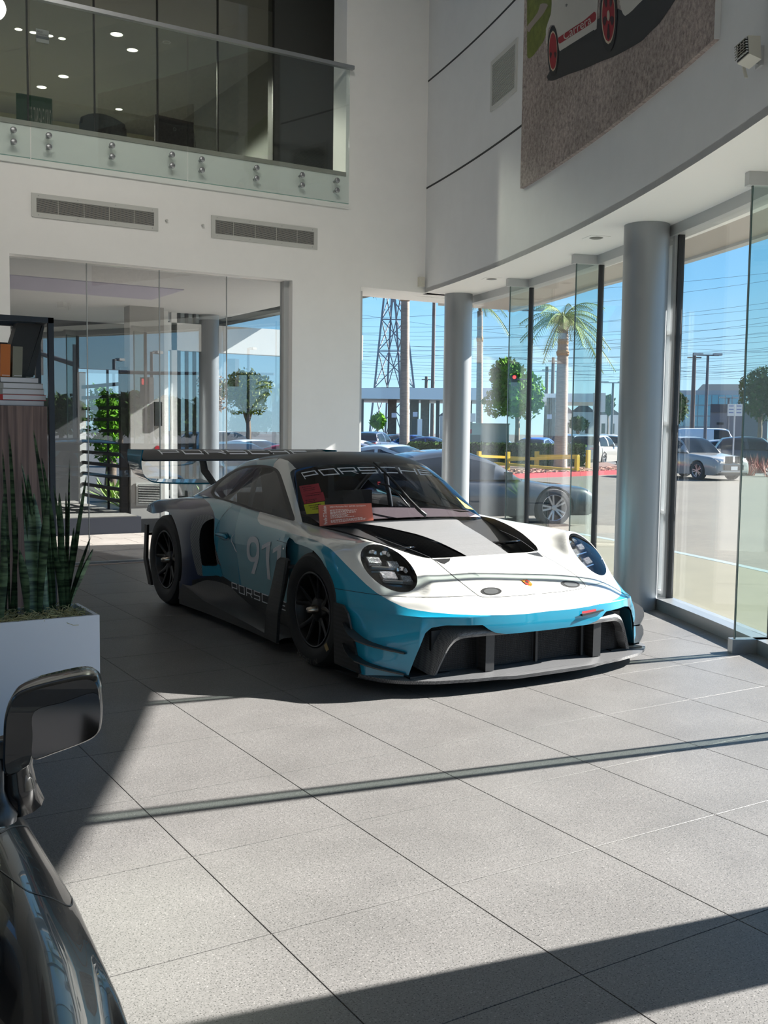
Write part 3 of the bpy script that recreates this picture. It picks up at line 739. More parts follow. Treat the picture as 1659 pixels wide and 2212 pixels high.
# ---- side intakes: carbon lip + dark hollow
iv, if_, inn = inset(intake, 0)
inner_poly = sm([(466,1122),(458,1121),(446,1126),(436,1137),(431,1158),(431,1180),(434,1205),(438,1222),(450,1222),(469,1221),(466,1200),(463,1170),(462,1145)], 5)
hole, lip = clip(iv, if_, sdpoly(px(iv), inner_poly))
lipc = [(480,1246),(429,1243),(424,1232),(436,1222),(469,1221)]
lowlip, lip2 = clip(lip[0], lip[1], sdpoly(px(np.array(lip[0])), [(436,1219),(475,1219),(490,1260),(440,1260),(437,1235)]))
edge_o = [(462,1119),(452,1113),(437,1112),(424,1117),(415,1130),(411,1150),(412,1175),(417,1205),(424,1232),(429,1243)]
patch('intake_lip', lip2, m_carbon, pair=True); patch('intake_base', lowlip, c_teal, pair=True)
hv = np.array(hole[0]); hv2 = hv.copy(); hv2[:, 0] += .16; hv2[:, 1] += .05
patch('intake_hollow', (hv2, hole[1]), m_blk, pair=True)
rim = {}
for q in hole[1]:
    for k in range(len(q)):
        ke = (min(q[k], q[(k+1) % len(q)]), max(q[k], q[(k+1) % len(q)])); rim[ke] = rim.get(ke, 0) + 1
wv, wf = [], []
for (i, j), c_ in rim.items():
    if c_ == 1: n_ = len(wv); wv += [hv[i], hv[j], hv2[j], hv2[i]]; wf.append((n_, n_+1, n_+2, n_+3))
patch('intake_wall', (wv, wf), m_blk, pair=True)
# ---- greenhouse
GH = np.array([
 [(0,.43,.785),(.35,.46,.785),(.66,.58,.785),(.745,.66,.785),(.765,.70,.78),(.77,.73,.775)],
 [(0,.62,.945),(.33,.65,.94),(.615,.76,.925),(.70,.83,.912),(.74,.88,.86),(.766,.92,.785)],
 [(0,.83,1.10),(.31,.86,1.095),(.57,.95,1.06),(.645,1.01,1.035),(.713,1.08,.935),(.766,1.13,.80)],
 [(0,1.03,1.208),(.29,1.06,1.20),(.53,1.13,1.157),(.60,1.19,1.125),(.688,1.26,.985),(.77,1.3,.815)],
 [(0,1.3,1.252),(.28,1.3,1.245),(.50,1.34,1.207),(.58,1.38,1.165),(.677,1.43,1.01),(.775,1.5,.835)],
 [(0,1.7,1.24),(.28,1.7,1.232),(.48,1.7,1.207),(.57,1.73,1.167),(.675,1.76,1.02),(.785,1.8,.86)],
 [(0,2.1,1.195),(.27,2.1,1.19),(.46,2.1,1.165),(.56,2.1,1.125),(.67,2.1,1.01),(.79,2.1,.88)],
 [(0,2.5,1.085),(.26,2.5,1.08),(.44,2.5,1.055),(.55,2.47,1.015),(.67,2.42,.955),(.80,2.38,.885)],
 [(0,2.86,.91),(.26,2.86,.90),(.43,2.84,.88),(.55,2.80,.86),(.68,2.74,.84),(.80,2.66,.82)]])
GU = surf(GH, 10, 9); gV, gF = gridVF(GU); gV = gV.copy(); gV[:, 0] *= -1
gF = [f[::-1] for f in gF]
k_ = [q for q in range(len(gF)) if abs(gV[gF[q][0]][1] - 1.3) < .06 and abs(gV[gF[q][0]][0]) < .2]
if nrm(gV, gF[k_[0]])[2] < 0: gF = [f[::-1] for f in gF]
_gm = mir([tuple(v) for v in gV], gF); bvh_gh = BVHTree.FromPolygons(_gm[0], _gm[1])
sidewin = sm([(455,1061),(468,1041),(490,1025),(511,1012.5),(531,1006.5),(557,1004),(575,1005),(588,1008),(598,1013),(605,1022),(611,1038),(622,1072),(631,1101),(636.5,1124),(614,1120),(571,1108),(538,1099),(510,1089),(484,1083),(466,1077),(457,1069)], 4)
sidef = lambda V: np.where(np.abs(np.array(V)[:, 0]) > .3, sdpoly(px(V), sidewin), -99)
sw, (gV, gF) = clip(gV, gF, sidef(gV))
wspoly = [(626,1021),(632,1015),(640,1012),(670,1008),(720,1003),(790,998.5),(830,998),(930,1000),(930,1200),(670,1200),(654,1131),(649,1110),(640,1076),(631,1040)]
wsf = lambda V: np.where(np.array(V)[:, 1] < 1.3, sdpoly(px(V), wspoly), -99)
ws, (gV, gF) = clip(gV, gF, wsf(gV))
# rear window
rwpoly = [(.1,1.75),(-.40,1.78),(-.42,2.1),(-.40,2.5),(.1,2.55)]
rw, (gV, gF) = clip(gV, gF, sdpoly(np.array(gV)[:, :2], rwpoly))
tg = [4]*len(gF); 
gV, gF, tg = paint(gV, gF, tg, dimg([(470,1060),(478,1030),(478,980),(552,980),(556,1012),(540,1020),(500,1045)]), 2)
gV, gF, tg = paint(gV, gF, tg, dimg([(552,980),(556,1012),(590,1012),(592,1002),(604,985),(604,975)]), 3)
gV, gF, tg = paint(gV, gF, tg, dimg([(590,1030),(590,1008),(593,1000),(600,993),(605,990),(660,985),(700,1150),(600,1150),(560,1110)]), 0)
gV, gF, tg = paint(gV, gF, tg, dimg([(639,1012.5),(631,1003),(622,995),(607,990.5),(595,990),(560,994),(540,960),(1100,940),(1100,1040),(660,1012)], lambda V: V[:, 2] > 1.10), 6)
gVm, gFm = mir(gV, gF)
cab = mesh_obj('cabin_shell', gVm, gFm, PAINTS + [m_carbond], car, True, tg + tg); clean(cab)
m_ws = glassmat('windscreen_glass', (.42, .44, .46), .03); m_sg = glassmat('side_window_film', (.24, .25, .27), .04)
wso = patch('windscreen', ws, m_ws); 
# banner and black border of the windscreen (upper strip opaque)
patch('rear_window', rw, mat('rear_film', (.01, .01, .012), .1))
# side windows: black frame ring + film
swin = sm([(463,1062),(476,1043),(495,1028),(514,1017),(533,1011),(557,1009),(574,1009.5),(586,1012),(593,1017),(599,1026),(604,1042),(613,1074),(621,1100),(626,1118.5),(600,1112),(570,1104),(540,1095),(512,1085),(486,1078),(470,1072)], 4)
sgl, sfr = clip(sw[0], sw[1], sdpoly(px(sw[0]), swin))
patch('window_frame', sfr, m_blk, pair=True); patch('side_window', sgl, m_sg, pair=True)
# ---- decals draped on the car by casting view rays on the body
m_letter = mat('white_vinyl', srgb(214, 216, 220), .4); m_seam = mat('panel_gap', (.01, .012, .014), .6)
def hit(u, v, which='body'):
    d = Vector(ray(u, v)).normalized(); o = Vector(CAM - CO)
    best = None
    for t in ((bvh_body, bvh_gh) if which == 'both' else ((bvh_gh,) if which == 'gh' else (bvh_body,))):
        loc, n_, i, dist = t.ray_cast(o, d)
        if loc is not None and (best is None or dist < best[2]): best = (loc, n_, dist)
    return best
def drape(polys, quad, name, m, which='body', off=.0025, res=8, mirror=False):
    """polys: list of convex 2D polygons in the unit square (x right, y down); quad: 4 px corners TL TR BR BL"""
    TL, TR, BR, BL = [np.array(q, float) for q in quad]
    # homography from the unit square
    A = []; 
    for (x, y), (u, v) in zip(((0,0),(1,0),(1,1),(0,1)), (TL, TR, BR, BL)):
        A += [[x, y, 1, 0, 0, 0, -u*x, -u*y], [0, 0, 0, x, y, 1, -v*x, -v*y]]
    h = np.linalg.solve(np.array(A), np.array([TL[0],TL[1],TR[0],TR[1],BR[0],BR[1],BL[0],BL[1]])); Hm = np.append(h, 1).reshape(3, 3)
    b = MB()
    for P in polys:
        vs = []
        ok = True
        for x, y in P:
            q = Hm @ np.array([x, y, 1]); r_ = hit(q[0]/q[2], q[1]/q[2], which)
            if r_ is None: ok = False; break
            dv = (Vector(CAM - CO) - r_[0]).normalized()
            vs.append(r_[0] + dv*off)
        if ok: b.add(vs, [tuple(range(len(vs)))])
    o = b.build(name, m, car)
    return o
def ribbon(pts, name, wd=.0028, m=None, which='body', mirror=True, off=.0012, n=8):
    P = catmull(np.array(pts, float), n); b = MB(); c_ = []
    for u, v in P:
        r_ = hit(u, v, which)
        if r_ is None: continue
        c_.append((r_[0], r_[1]))
    V = []
    for i, (p, n_) in enumerate(c_):
        t = (c_[min(i+1, len(c_)-1)][0] - c_[max(i-1, 0)][0]).normalized(); dv = (Vector(CAM - CO) - p).normalized()
        if n_.dot(dv) < 0: n_ = -n_
        s_ = t.cross(n_).normalized(); V += [p + s_*wd/2 + n_*off, p - s_*wd/2 + n_*off]
    k = len(V)//2
    if k < 2: return None
    Fs = [(2*i, 2*i+1, 2*i+3, 2*i+2) for i in range(k-1)]
    if mirror: V, Fs = mir([tuple(v) for v in V], Fs)
    return mesh_obj(name, V, Fs, m or m_seam, car)
def strokes(lines, w):
    """thick polylines -> convex quads with square joints, finely cut so that they drape"""
    out = []
    for L in lines:
        L = [np.array(p, float) for p in L]
        for a, b in zip(L[:-1], L[1:]):
            d = b - a; ln_ = np.linalg.norm(d); d = d/ln_; n_ = np.array([-d[1], d[0]])*w/2; a2, b2 = a - d*w/2, b + d*w/2
            k = max(1, int(np.ceil(np.linalg.norm(b2 - a2)/.25)))
            for i in range(k):
                p, q = a2 + (b2 - a2)*i/k, a2 + (b2 - a2)*(i+1)/k; out.append([p + n_, q + n_, q - n_, p - n_])
    return out
PG = {'P': [[(0,1),(0,0),(1,0),(1,.62),(0,.62)]], 'O': [[(0,0),(1,0),(1,1),(0,1),(0,0)]], 'R': [[(0,1),(0,0),(1,0),(1,.58),(0,.58)],[(.62,.58),(1,1)]],
      'S': [[(1,0),(0,0),(0,.5),(1,.5),(1,1),(0,1)]], 'C': [[(1,0),(0,0),(0,1),(1,1)]], 'H': [[(0,0),(0,1)],[(1,0),(1,1)],[(0,.5),(1,.5)]], 'E': [[(1,0),(0,0),(0,1),(1,1)],[(0,.5),(.9,.5)]]}
def word(txt, w=.13, asp=2.1, gap=.42):
    """wide block lettering: returns polys in unit square"""
    n_ = len(txt); tot = n_*asp + (n_-1)*gap; out = []; x = 0
    for ch in txt:
        L = [[(x + p[0]*(asp - w) + w/2, w/2 + p[1]*(1 - w)) for p in l] for l in PG[ch]]
        out.append([[(q[0]/tot, q[1]) for q in poly] for poly in strokes(L, w)]); x += asp + gap
    return out
def wordpart(txt, quad, name, m, which='body', **k):
    root = None
    for g in word(txt, **k):
        o = drape(g, quad, name, m, which)
# windscreen banner PORSCHE (follows the curved top of the screen)
def arcword(txt, mids, hts, name, m, which, asp=1.0, gap=.16, w=.15):
    """lettering along a curve given by matching px lists for its top and bottom edges"""
    T = catmull(np.array(mids, float), 12); B_ = catmull(np.array(hts, float), 12); n_ = len(txt); tot = n_*asp + (n_-1)*gap; x = 0
    def at(C, s): 
        f = s*(len(C)-1); i = min(int(f), len(C)-2); return C[i] + (C[i+1]-C[i])*(f-i)
    for ch in txt:
        b = MB()
        for l in PG[ch]:
            L = [np.array((x + p[0]*(asp - w*.55) + w*.27, w/2 + p[1]*(1 - w))) for p in l]
            for a, c_ in zip(L[:-1], L[1:]):
                d = c_ - a; hor = abs(d[0]) > abs(d[1])
                hx, hy = (w*.27, w/2) if True else (0, 0)
                lo, hi = np.minimum(a, c_), np.maximum(a, c_)
                if abs(d[0]) > .05 and abs(d[1]) > .05:    # diagonal
                    qd = [(a[0]-hx, a[1]), (a[0]+hx, a[1]), (c_[0]+hx, c_[1]+hy), (c_[0]-hx, c_[1]+hy)]; quads = [qd]
                else:
                    lo = lo - (hx, hy); hi = hi + (hx, hy); k = 4 if hor else 2; quads = []
                    for i in range(k):
                        if hor: x0, x1 = lo[0]+(hi[0]-lo[0])*i/k, lo[0]+(hi[0]-lo[0])*(i+1)/k; quads.append([(x0,lo[1]),(x1,lo[1]),(x1,hi[1]),(x0,hi[1])])
                        else: y0, y1 = lo[1]+(hi[1]-lo[1])*i/k, lo[1]+(hi[1]-lo[1])*(i+1)/k; quads.append([(lo[0],y0),(hi[0],y0),(hi[0],y1),(lo[0],y1)])
                for qd in quads:
                    vs = []
                    for (sx, sy) in qd:
                        tp, bt = at(T, np.clip(sx/tot, 0, 1)), at(B_, np.clip(sx/tot, 0, 1)); q = tp + (bt - tp)*sy; r_ = hit(q[0], q[1], which)
                        if r_ is None: break
                        vs.append(r_[0] + (Vector(CAM - CO) - r_[0]).normalized()*.003)
                    if len(vs) == 4: b.add(vs, [(0,1,2,3)])
        if b.F: b.build(name, m, car)
        x += asp + gap
arcword('PORSCHE', [(650,1021),(692,1014),(740,1010),(790,1009),(840,1008.5),(890,1012),(926,1017)], [(659,1035),(705,1027),(752,1024),(800,1023),(848,1022),(897,1025),(934,1027)], 'banner_letter', m_letter, 'both')
# numbers and lettering on the door
def pxpoly(P): return [[(x/1000., y/1000.) for x, y in q] for q in P]
IDQ = [(0,0),(1000,0),(1000,1000),(0,1000)]
def quadstrip(c_, wl, wr):
    out = []
    for i in range(len(c_)-1): out.append([wl[i], wr[i], wr[i+1], wl[i+1]])
    return out
def digit(outer, inner, shift=(480,1150), sc=.1085):
    f = lambda p: (shift[0] + p[0]*sc - 0, shift[1] + p[1]*sc)
    n_ = len(outer); P = [[f(outer[i]), f(outer[(i+1) % n_]), f(inner[(i+1) % n_]), f(inner[i])] for i in range(n_)]
    return pxpoly([[(x - 0, (y - 600)) for x, y in q] for q in P])
def drape_px(P, name, m):   # polygons given straight in px
    polys = [[((x - 400)/400, (y - 1000)/400) for x, y in q] for q in P]
    return drape(polys, [(400,1000),(800,1000),(800,1400),(400,1400)], name, m, off=.008)
zf = lambda p: (480 + p[0]*.1085, 1150 + p[1]*.1085)
ci, co_ = [], []
for t in np.linspace(0, 2*math.pi, 24, endpoint=False):
    sq = lambda a: math.copysign(abs(a)**.8, a)
    co_.append((613 + 125*sq(math.cos(t)), 335 + 255*sq(math.sin(t)))); ci.append((615 + 70*sq(math.cos(t)), 345 + 150*sq(math.sin(t))))
P9 = [[zf(co_[i]), zf(co_[(i+1) % 24]), zf(ci[(i+1) % 24]), zf(ci[i])] for i in range(24)]
for a, b_ in (((738,330),(685,330)),): pass
P9 += [[zf(p) for p in q] for q in ([(738,330),(735,480),(670,520),(688,330)], [(735,480),(700,640),(630,640),(670,520)], [(700,640),(640,835),(576,815),(632,630)])]
drape_px(P9, 'door_number', m_letter)
def P1(dx, dy, h): return [[zf((x + dx, y + dy)) for x, y in q] for q in ([(782,350),(790,265),(900,195),(965,185),(960,240),(876,290)], [(876,290),(960,240),(942,420),(868,420)], [(868,420),(942,420),(935,560),(872,560)], [(872,560),(935,560),(945,760),(890,760)], [(890,760),(945,760),(965,955),(902,930)])[:h]]
drape_px(P1(0, 0, 5), 'door_number', m_letter); drape_px(P1(222, 66, 4), 'door_number', m_letter)
for g_ in word('PORSCHE', .12, 1.15, .32): drape(g_, [(500,1257),(617,1300),(617,1320),(501,1275)], 'sill_letter', m_letter)
# panel gaps
ribbon([(481,1116),(487,1107),(497,1098),(503,1094)], 'door_gap'); ribbon([(497,1094),(488,1106),(478,1119),(468,1140),(465,1170),(470,1205),(480,1238),(487,1252)], 'door_gap')
ribbon([(598,1167),(621,1174)], 'door_gap'); ribbon([(621,1174),(620,1200),(618,1240)], 'door_gap')
ribbon([(811,1159),(860,1177),(905,1194),(935,1208),(962,1230),(986,1250),(1010,1269),(1031,1285),(1040,1289),(1060,1290),(1120,1287),(1186,1280)], 'hood_gap', .0042)
ribbon([(716,1270),(760,1277),(800,1283),(850,1288),(930,1290),(1031,1287)], 'bumper_gap', .0032)
# door handle in its recess, opening loop
drape_px([[(468,1150),(490,1150),(495,1160),(494,1167),(483,1168),(470,1160)]], 'handle_recess', c_nightteal)
hp = [hit(u, v) for u, v in ((471,1154),(480,1155),(490,1158),(494,1162))]
part('door_handle', c_teal, car, lambda b: b.tube([p[0] + Vector((-.018, 0, 0)) for p in hp if p], [.010,.013,.013,.008], 8), True)
hp2 = [hit(u, v) for u, v in ((506,1155),(502,1160),(502,1170),(507,1180),(511,1190),(513,1192))]
part('pull_loop', m_letter, car, lambda b: b.tube([p[0] + Vector((-.006, 0, 0)) for p in hp2 if p], .003, 6), True)
# hood pins, crest, tow arrow
def blob(c_, rx, ry, n=20): return [[(c_[0] + rx*math.cos(t), c_[1] + ry*math.sin(t)) for t in np.linspace(0, 2*math.pi, n, endpoint=False)]]
U1 = lambda u0, v0, u1, v1: [(u0, v0), (u1, v0), (u1, v1), (u0, v1)]
for (u, v) in ((1061,1277),(1240,1262)):
    drape(blob((.5,.5), .5, .5), U1(u-23, v-8.5, u+23, v+8.5), 'hood_pin', m_blk) if u < 1186 else None
    if u < 1186:
        o = drape(blob((.5,.5), .5, .5), U1(u-16, v-6, u+16, v+6), 'hood_pin_latch', mat('pin_metal', srgb(120,122,124), .35, metal=.8), off=.005)
for s in (1,):
    o1 = [o for o in car.children if o.name.startswith('hood_pin')]
    for o in o1:
        v = [(-q.co.x, q.co.y, q.co.z) for q in o.data.vertices]; mesh_obj(o.name.split('.')[0], v, [tuple(reversed(p.vertices)) for p in o.data.polygons], o.data.materials[0], car)
# crest sits on the centre line: shield on the hood plane at y=-.79
zc = lambda y: np.interp(y, [-.905,-.775,-.6], [.478,.543,.605])
def shield(sc, off, m, name, dx=0, dy=0, shp=None):
    P = shp or [(-.5,.5),(-.2,.44),(0,.52),(.2,.44),(.5,.5),(.5,-.05),(.32,-.38),(0,-.55),(-.32,-.38),(-.5,-.05)]
    mesh_obj(name, [(p[0]*.052*sc + dx, -.775 + p[1]*.068*sc + dy, zc(-.775 + p[1]*.068*sc + dy) + off) for p in P], [tuple(range(len(P)))], m, car)
m_gold = mat('crest_gold', srgb(206, 150, 60), .3, metal=.6); m_red = mat('crest_red', srgb(196, 40, 20), .4)
shield(1, .003, m_gold, 'crest')
for (dx, dy, m) in ((-.012,.012,m_gold),(.012,.012,m_red),(-.012,-.012,m_red),(.012,-.012,m_gold)):
    shield(.36, .0045, m, 'crest_field', dx, dy, [(-.6,.5),(.6,.5),(.6,-.5),(-.6,-.5)])
shield(.32, .006, m_blk, 'crest_centre')
# tow arrow strap under the nose, right of centre
part('tow_strap', mat('tow_red', srgb(190, 40, 50), .5), car, lambda b: b.add([(.24,-.985,.375),(.36,-.975,.372),(.36,-.975,.392),(.24,-.985,.387)], [(0,1,2,3)]))
part('tow_tab', m_blk, car, lambda b: b.extrude([(.24,-.99,.36),(.42,-.975,.374),(.42,-.975,.382),(.24,-.99,.372)], (0,.02,0)))
# small hood vents in front of the duct
def mirror_copy(o):
    mesh_obj(o.name.split('.')[0], [(-q.co.x, q.co.y, q.co.z) for q in o.data.vertices], [tuple(reversed(p.vertices)) for p in o.data.polygons], o.data.materials[0], car)
def drape_px2(P, name, m, off=.0025):
    return drape([[((x - 700)/600, (y - 1000)/400) for x, y in q] for q in P], [(700,1000),(1300,1000),(1300,1400),(700,1400)], name, m, off=off)
mirror_copy(drape_px2([[(936,1208),(973,1206),(971,1212),(960,1218.5),(952,1216)]], 'hood_vent', m_blk))
mirror_copy(drape_px2([[(973,1206),(986,1208),(1000,1216),(985,1222),(960,1218.5),(971,1212)],[(1000,1216),(1020,1230),(1036,1245),(1012,1237),(985,1222)]], 'hood_vent_ramp', mat('vent_ramp', srgb(176,180,178), .3, coat=1)))
# ---- wheels
m_tyre = mat('tyre_rubber', (.014, .014, .015), .62, bump=.05, bscale=60); m_rim = mat('rim_black', (.018, .018, .02), .33, metal=.6); m_hub = mat('hub_nut', srgb(190, 178, 165), .25, metal=1.0); m_disc = mat('brake_disc', (.18, .18, .19), .4, metal=.9)
def wheel(x, y, R, W, rr, s):
    """s=-1: outer face looks to -x"""
    w_ = thing('wheel', None, None); w_.parent = car; w_.location = (x, y, R); w_.name = 'wheel'
    W2 = W/2
    prof = [(rr, -W2*.92), (rr+.02, -W2*.99), (R*.80, -W2*1.04), (R*.93, -W2*1.0), (R*.985, -W2*.86), (R, -W2*.6), (R, W2*.6), (R*.985, W2*.86), (R*.93, W2), (rr+.02, W2*.95), (rr, W2*.9)]
    b = MB(); b.lathe([(r, h*-s) for r, h in prof][::(1)], 64, axis='X'); autosmooth(b.build('tyre', m_tyre, w_), 40)
    b = MB(); b.lathe([(rr+.002, s*W2*.92), (rr-.012, s*W2*.90), (rr-.016, s*W2*.80), (rr-.035, s*W2*.6), (rr-.04, -s*W2*.9)], 64, axis='X'); autosmooth(b.build('rim_barrel', m_rim, w_), 40)
    b = MB(); b.lathe([(rr-.004, s*W2*.93), (rr-.004, s*W2*.945), (rr-.016, s*W2*.945), (rr-.016, s*W2*.90)], 64, axis='X'); b.build('rim_lip', mat('rim_edge', (.06,.06,.065), .3, metal=.7), w_, True)
    for k in range(5):
        for d in (-1, 1):
            a0 = 2*math.pi*k/5 + d*.10; a1 = 2*math.pi*k/5 + d*.26; b = MB()
            P = []
            for t in np.linspace(0, 1, 6):
                r = .062 + (rr-.018-.062)*t; a = a0 + (a1-a0)*min(1, t*1.2)
                h = s*(W2*.70 + W2*.20*t**1.5); wd = .017 - .005*t; th = .022
                c_, sn = math.cos(a), math.sin(a); tx, ty = -sn, c_
                P.append([(h, r*sn*1.0 + wd*c_, r*c_ - wd*sn), (h + s*.006, r*sn, r*c_), (h, r*sn - wd*c_, r*c_ + wd*sn), (h - s*th, r*sn - wd*.8*c_, r*c_ + wd*.8*sn), (h - s*th, r*sn + wd*.8*c_, r*c_ - wd*.8*sn), (h, r*sn + wd*c_, r*c_ - wd*sn)])
            b.grid(np.array(P), flip=s < 0); autosmooth(b.build('spoke', m_rim, w_), 50)
    b = MB(); b.lathe([(.001, s*W2*.76), (.055, s*W2*.76), (.075, s*W2*.70), (.08, s*W2*.55)], 32, axis='X'); b.build('hub', m_rim, w_, True)
    b = MB(); b.lathe([(.001, s*(W2*.76+.062)), (.014, s*(W2*.76+.060)), (.022, s*(W2*.76+.035)), (.030, s*(W2*.76+.01)), (.032, s*W2*.74)], 24, axis='X'); b.build('centre_nut', m_hub, w_, True)
    b = MB(); b.lathe([(.08, s*W2*.1), (.19, s*W2*.1), (.19, -s*W2*.1), (.08, -s*W2*.1)], 48, axis='X'); autosmooth(b.build('brake_disc', m_disc, w_), 40)
    part('brake_caliper', mat('caliper', (.03,.03,.032), .4, metal=.3), w_, lambda b: b.box((s*W2*.05, -.13, .09), (.10, .09, .17), R=Matrix.Rotation(.6, 3, 'X')))
    for k in range(1): part('backing', m_blk, w_, lambda b: b.lathe([(.001, -s*W2*.5), (rr-.03, -s*W2*.5)], 32, axis='X'))
    return w_
for s in (-1, 1):
    wheel(s*.862, 0, .345, .31, .232, s); wheel(s*.872, 2.507, .361, .325, .238, s)
# ---- splitter, grille, aero
def spl():
    b = MB(); x = np.linspace(-1.03, 1.03, 61); P = []
    for xx in x:
        a = abs(xx); yf = np.interp(a, [0,.3,.55,.75,.88,.96,1.0,1.03], [-1.035,-1.03,-1.0,-.945,-.87,-.79,-.70,-.60]); dip = np.interp(a, [0,.28,.38,.55,1.03], [0,0,.018,.022,.018])
        P.append([(xx, yf + .24, .098), (xx, yf + .03, .088), (xx, yf, .078 + dip*.3), (xx, yf + .004, .058 + dip*.4), (xx, yf + .05, .05 + dip*.3), (xx, yf + .3, .05)])
    b.grid(np.array(P)); return b
autosmooth(spl().build('front_splitter', m_carbonf, car), 60)
# grille frame (carbon) : outer shape swept ring
def gx(t):  # frame outline in x-z, t 0..1 around the top from lower left to lower right
    pass
def gout(o):
    L = [(-.705-o, .10), (-.665-o, .19), (-.63-o*.8, .255+o*.5), (-.585-o*.5, .288+o), (-.50, .298+o), (-.25, .298+o), (0, .298+o)]
    R_ = [(-x, z) for x, z in L[:-1]][::-1]
    return catmull(np.array(L + R_), 5)
def gyf(x): return float(np.interp(abs(x), [0,.3,.5,.62,.72,.8], [-.955,-.95,-.93,-.905,-.87,-.83]))
def gframe():
    A, B_ = gout(.0), gout(.035); P = []
    for (x0, z0), (x1, z1) in zip(A, B_):
        P.append([(x0, gyf(x0) + .16, z0 - .005), (x0, gyf(x0) - .006, z0), ((x0+x1)/2, gyf(x0) - .014, (z0+z1)/2), (x1, gyf(x1) - .002, z1), (x1 * 1.03, gyf(x1) + .18, z1 + .03)])
    b = MB(); b.grid(np.array(P)); return b
autosmooth(gframe().build('grille_frame', m_carbonf, car), 60)
# mesh screen as wires
m_wire = mat('grille_wire', (.03, .03, .032), .4, metal=.6)
def screen(b, x0, x1, y0, step, vert=True):
    for z in np.arange(.108, .292, step): b.box(((x0+x1)/2, y0, z), (x1-x0, .003, .0028))
    if vert:
        for x in np.arange(x0, x1, step*1.05): b.box((x, y0, .20), (.0028, .003, .185))
for (x0, x1) in ((-.66,-.415),(-.345,-.02),(.0,.33),(.345,.40),(.43,.64)):
    o = part('grille_mesh', m_wire, car, lambda b: screen(b, x0, x1, -.865 + .02*abs(x0+x1), .0105)); tag(o, kind='stuff')
for x in (-.38, .415): part('grille_post', m_carbond, car, lambda b: b.bbox((x-.03, -.93, .095), (x+.03, -.86, .30)))
for x in (-.01, .338): part('grille_divider', m_blk, car, lambda b: b.bbox((x-.008, -.885, .10), (x+.008, -.865, .295)))
part('radiator', m_blk, car, lambda b: b.bbox((-.70, -.82, .09), (.70, -.80, .33)))
# dark duct walls between frame and cheek
for s in (-1, 1):
    part('duct_floor', m_blk, car, lambda b: b.bbox((s*.60, -.86, .088), (s*.86, -.60, .10)))
    part('duct_back', m_blk, car, lambda b: b.bbox((s*.60, -.66, .09), (s*.90, -.64, .40)))
    part('cheek_inner', c_nightteal, car, lambda b: b.add([(s*.80, -.83, .24), (s*.85, -.80, .09), (s*.86, -.62, .09), (s*.80, -.62, .37), (s*.765, -.84, .33)], [(0,1,2,3,4)]))
    # dive planes
    for z, y0, L in ((.265, -.66, .25), (.150, -.64, .25)):
        P = []
        for t in np.linspace(0, 1, 9):
            yy = -.80 + .36*t; xe = float(np.interp(yy, [-.80,-.70,-.61,-.44], [.845,.945,1.005,1.022])); out = .085*math.sin(math.pi*min(1, t*.75 + .12))
            zz = z + .10*(t - .5)*1.0 + .02*t
            P.append([(s*(xe-.01), yy, zz + .006), (s*(xe + out), yy - .02, zz + .012), (s*(xe + out), yy - .02, zz + .004), (s*(xe-.01), yy, zz)])
        part('dive_plane', m_carbond, car, lambda b: b.grid(np.array(P), flip=s < 0))
    # black flap ahead of the front wheel
    P = [(-.315,.44),(-.42,.44),(-.475,.40),(-.50,.355),(-.575,.19),(-.62,.09),(-.33,.09),(-.315,.3)]
    part('wheel_arch_flap', m_carbond, car, lambda b: b.extrude([(s*1.022, y, z) for y, z in P], (s*.012, 0, 0)))
    # vertical blade behind the front wheel
    for_pts = [(.33,.60),(.36,.612),(.44,.61),(.49,.585),(.52,.50),(.575,.25),(.60,.07),(.42,.07),(.40,.25),(.375,.45)]
    part('side_blade', m_carbond, car, lambda b: b.extrude([(s*(.985 + .035*(z < .4)), y, z) for y, z in for_pts], (s*.02, 0, 0)))
    part('blade_stay', m_blk, car, lambda b: b.beam((s*.99, .36, .56), (s*.86, .22, .57), .03, .02))
    # side skirt / floor edge
    def skirt(b):
        P = []
        for y in np.linspace(.42, 2.16, 24):
            xo = float(np.interp(y, [.42,.9,1.6,1.9,2.16], [1.02,1.005,1.005,1.02,1.035])); xi = float(np.interp(y, [.42,1.2,1.7,2.16], [.84,.83,.85,1.0])); zt = float(np.interp(y, [.42,.7,1.2,1.7,1.95,2.16], [.09,.10,.125,.15,.20,.24]))
            zi = float(np.interp(y, [.42,.8,1.2,1.5,1.7,2.16], [.10,.115,.15,.22,.30,.34]))
            P.append([(s*xi, y, zi), (s*(xi + (xo-xi)*.3), y, (zi*.45+zt*.55)), (s*(xo-.03), y, zt + .004), (s*xo, y, zt - .008), (s*xo, y, .058), (s*.8, y, .058)])
        b.grid(np.array(P), flip=s > 0)
    autosmooth(part('side_skirt', m_carbond, car, skirt), 40)
    # rear corner winglet
    part('rear_winglet', m_blk, car, lambda b: (b.extrude([(s*.985, 2.98, .10), (s*.985, 3.10, .30), (s*.985, 3.06, .60), (s*.985, 3.00, .60), (s*.985, 3.03, .32), (s*.985, 2.90, .10)], (s*.02, 0, 0)), b.beam((s*.985, 3.03, .52), (s*.6, 3.0, .52), .03, .02)))
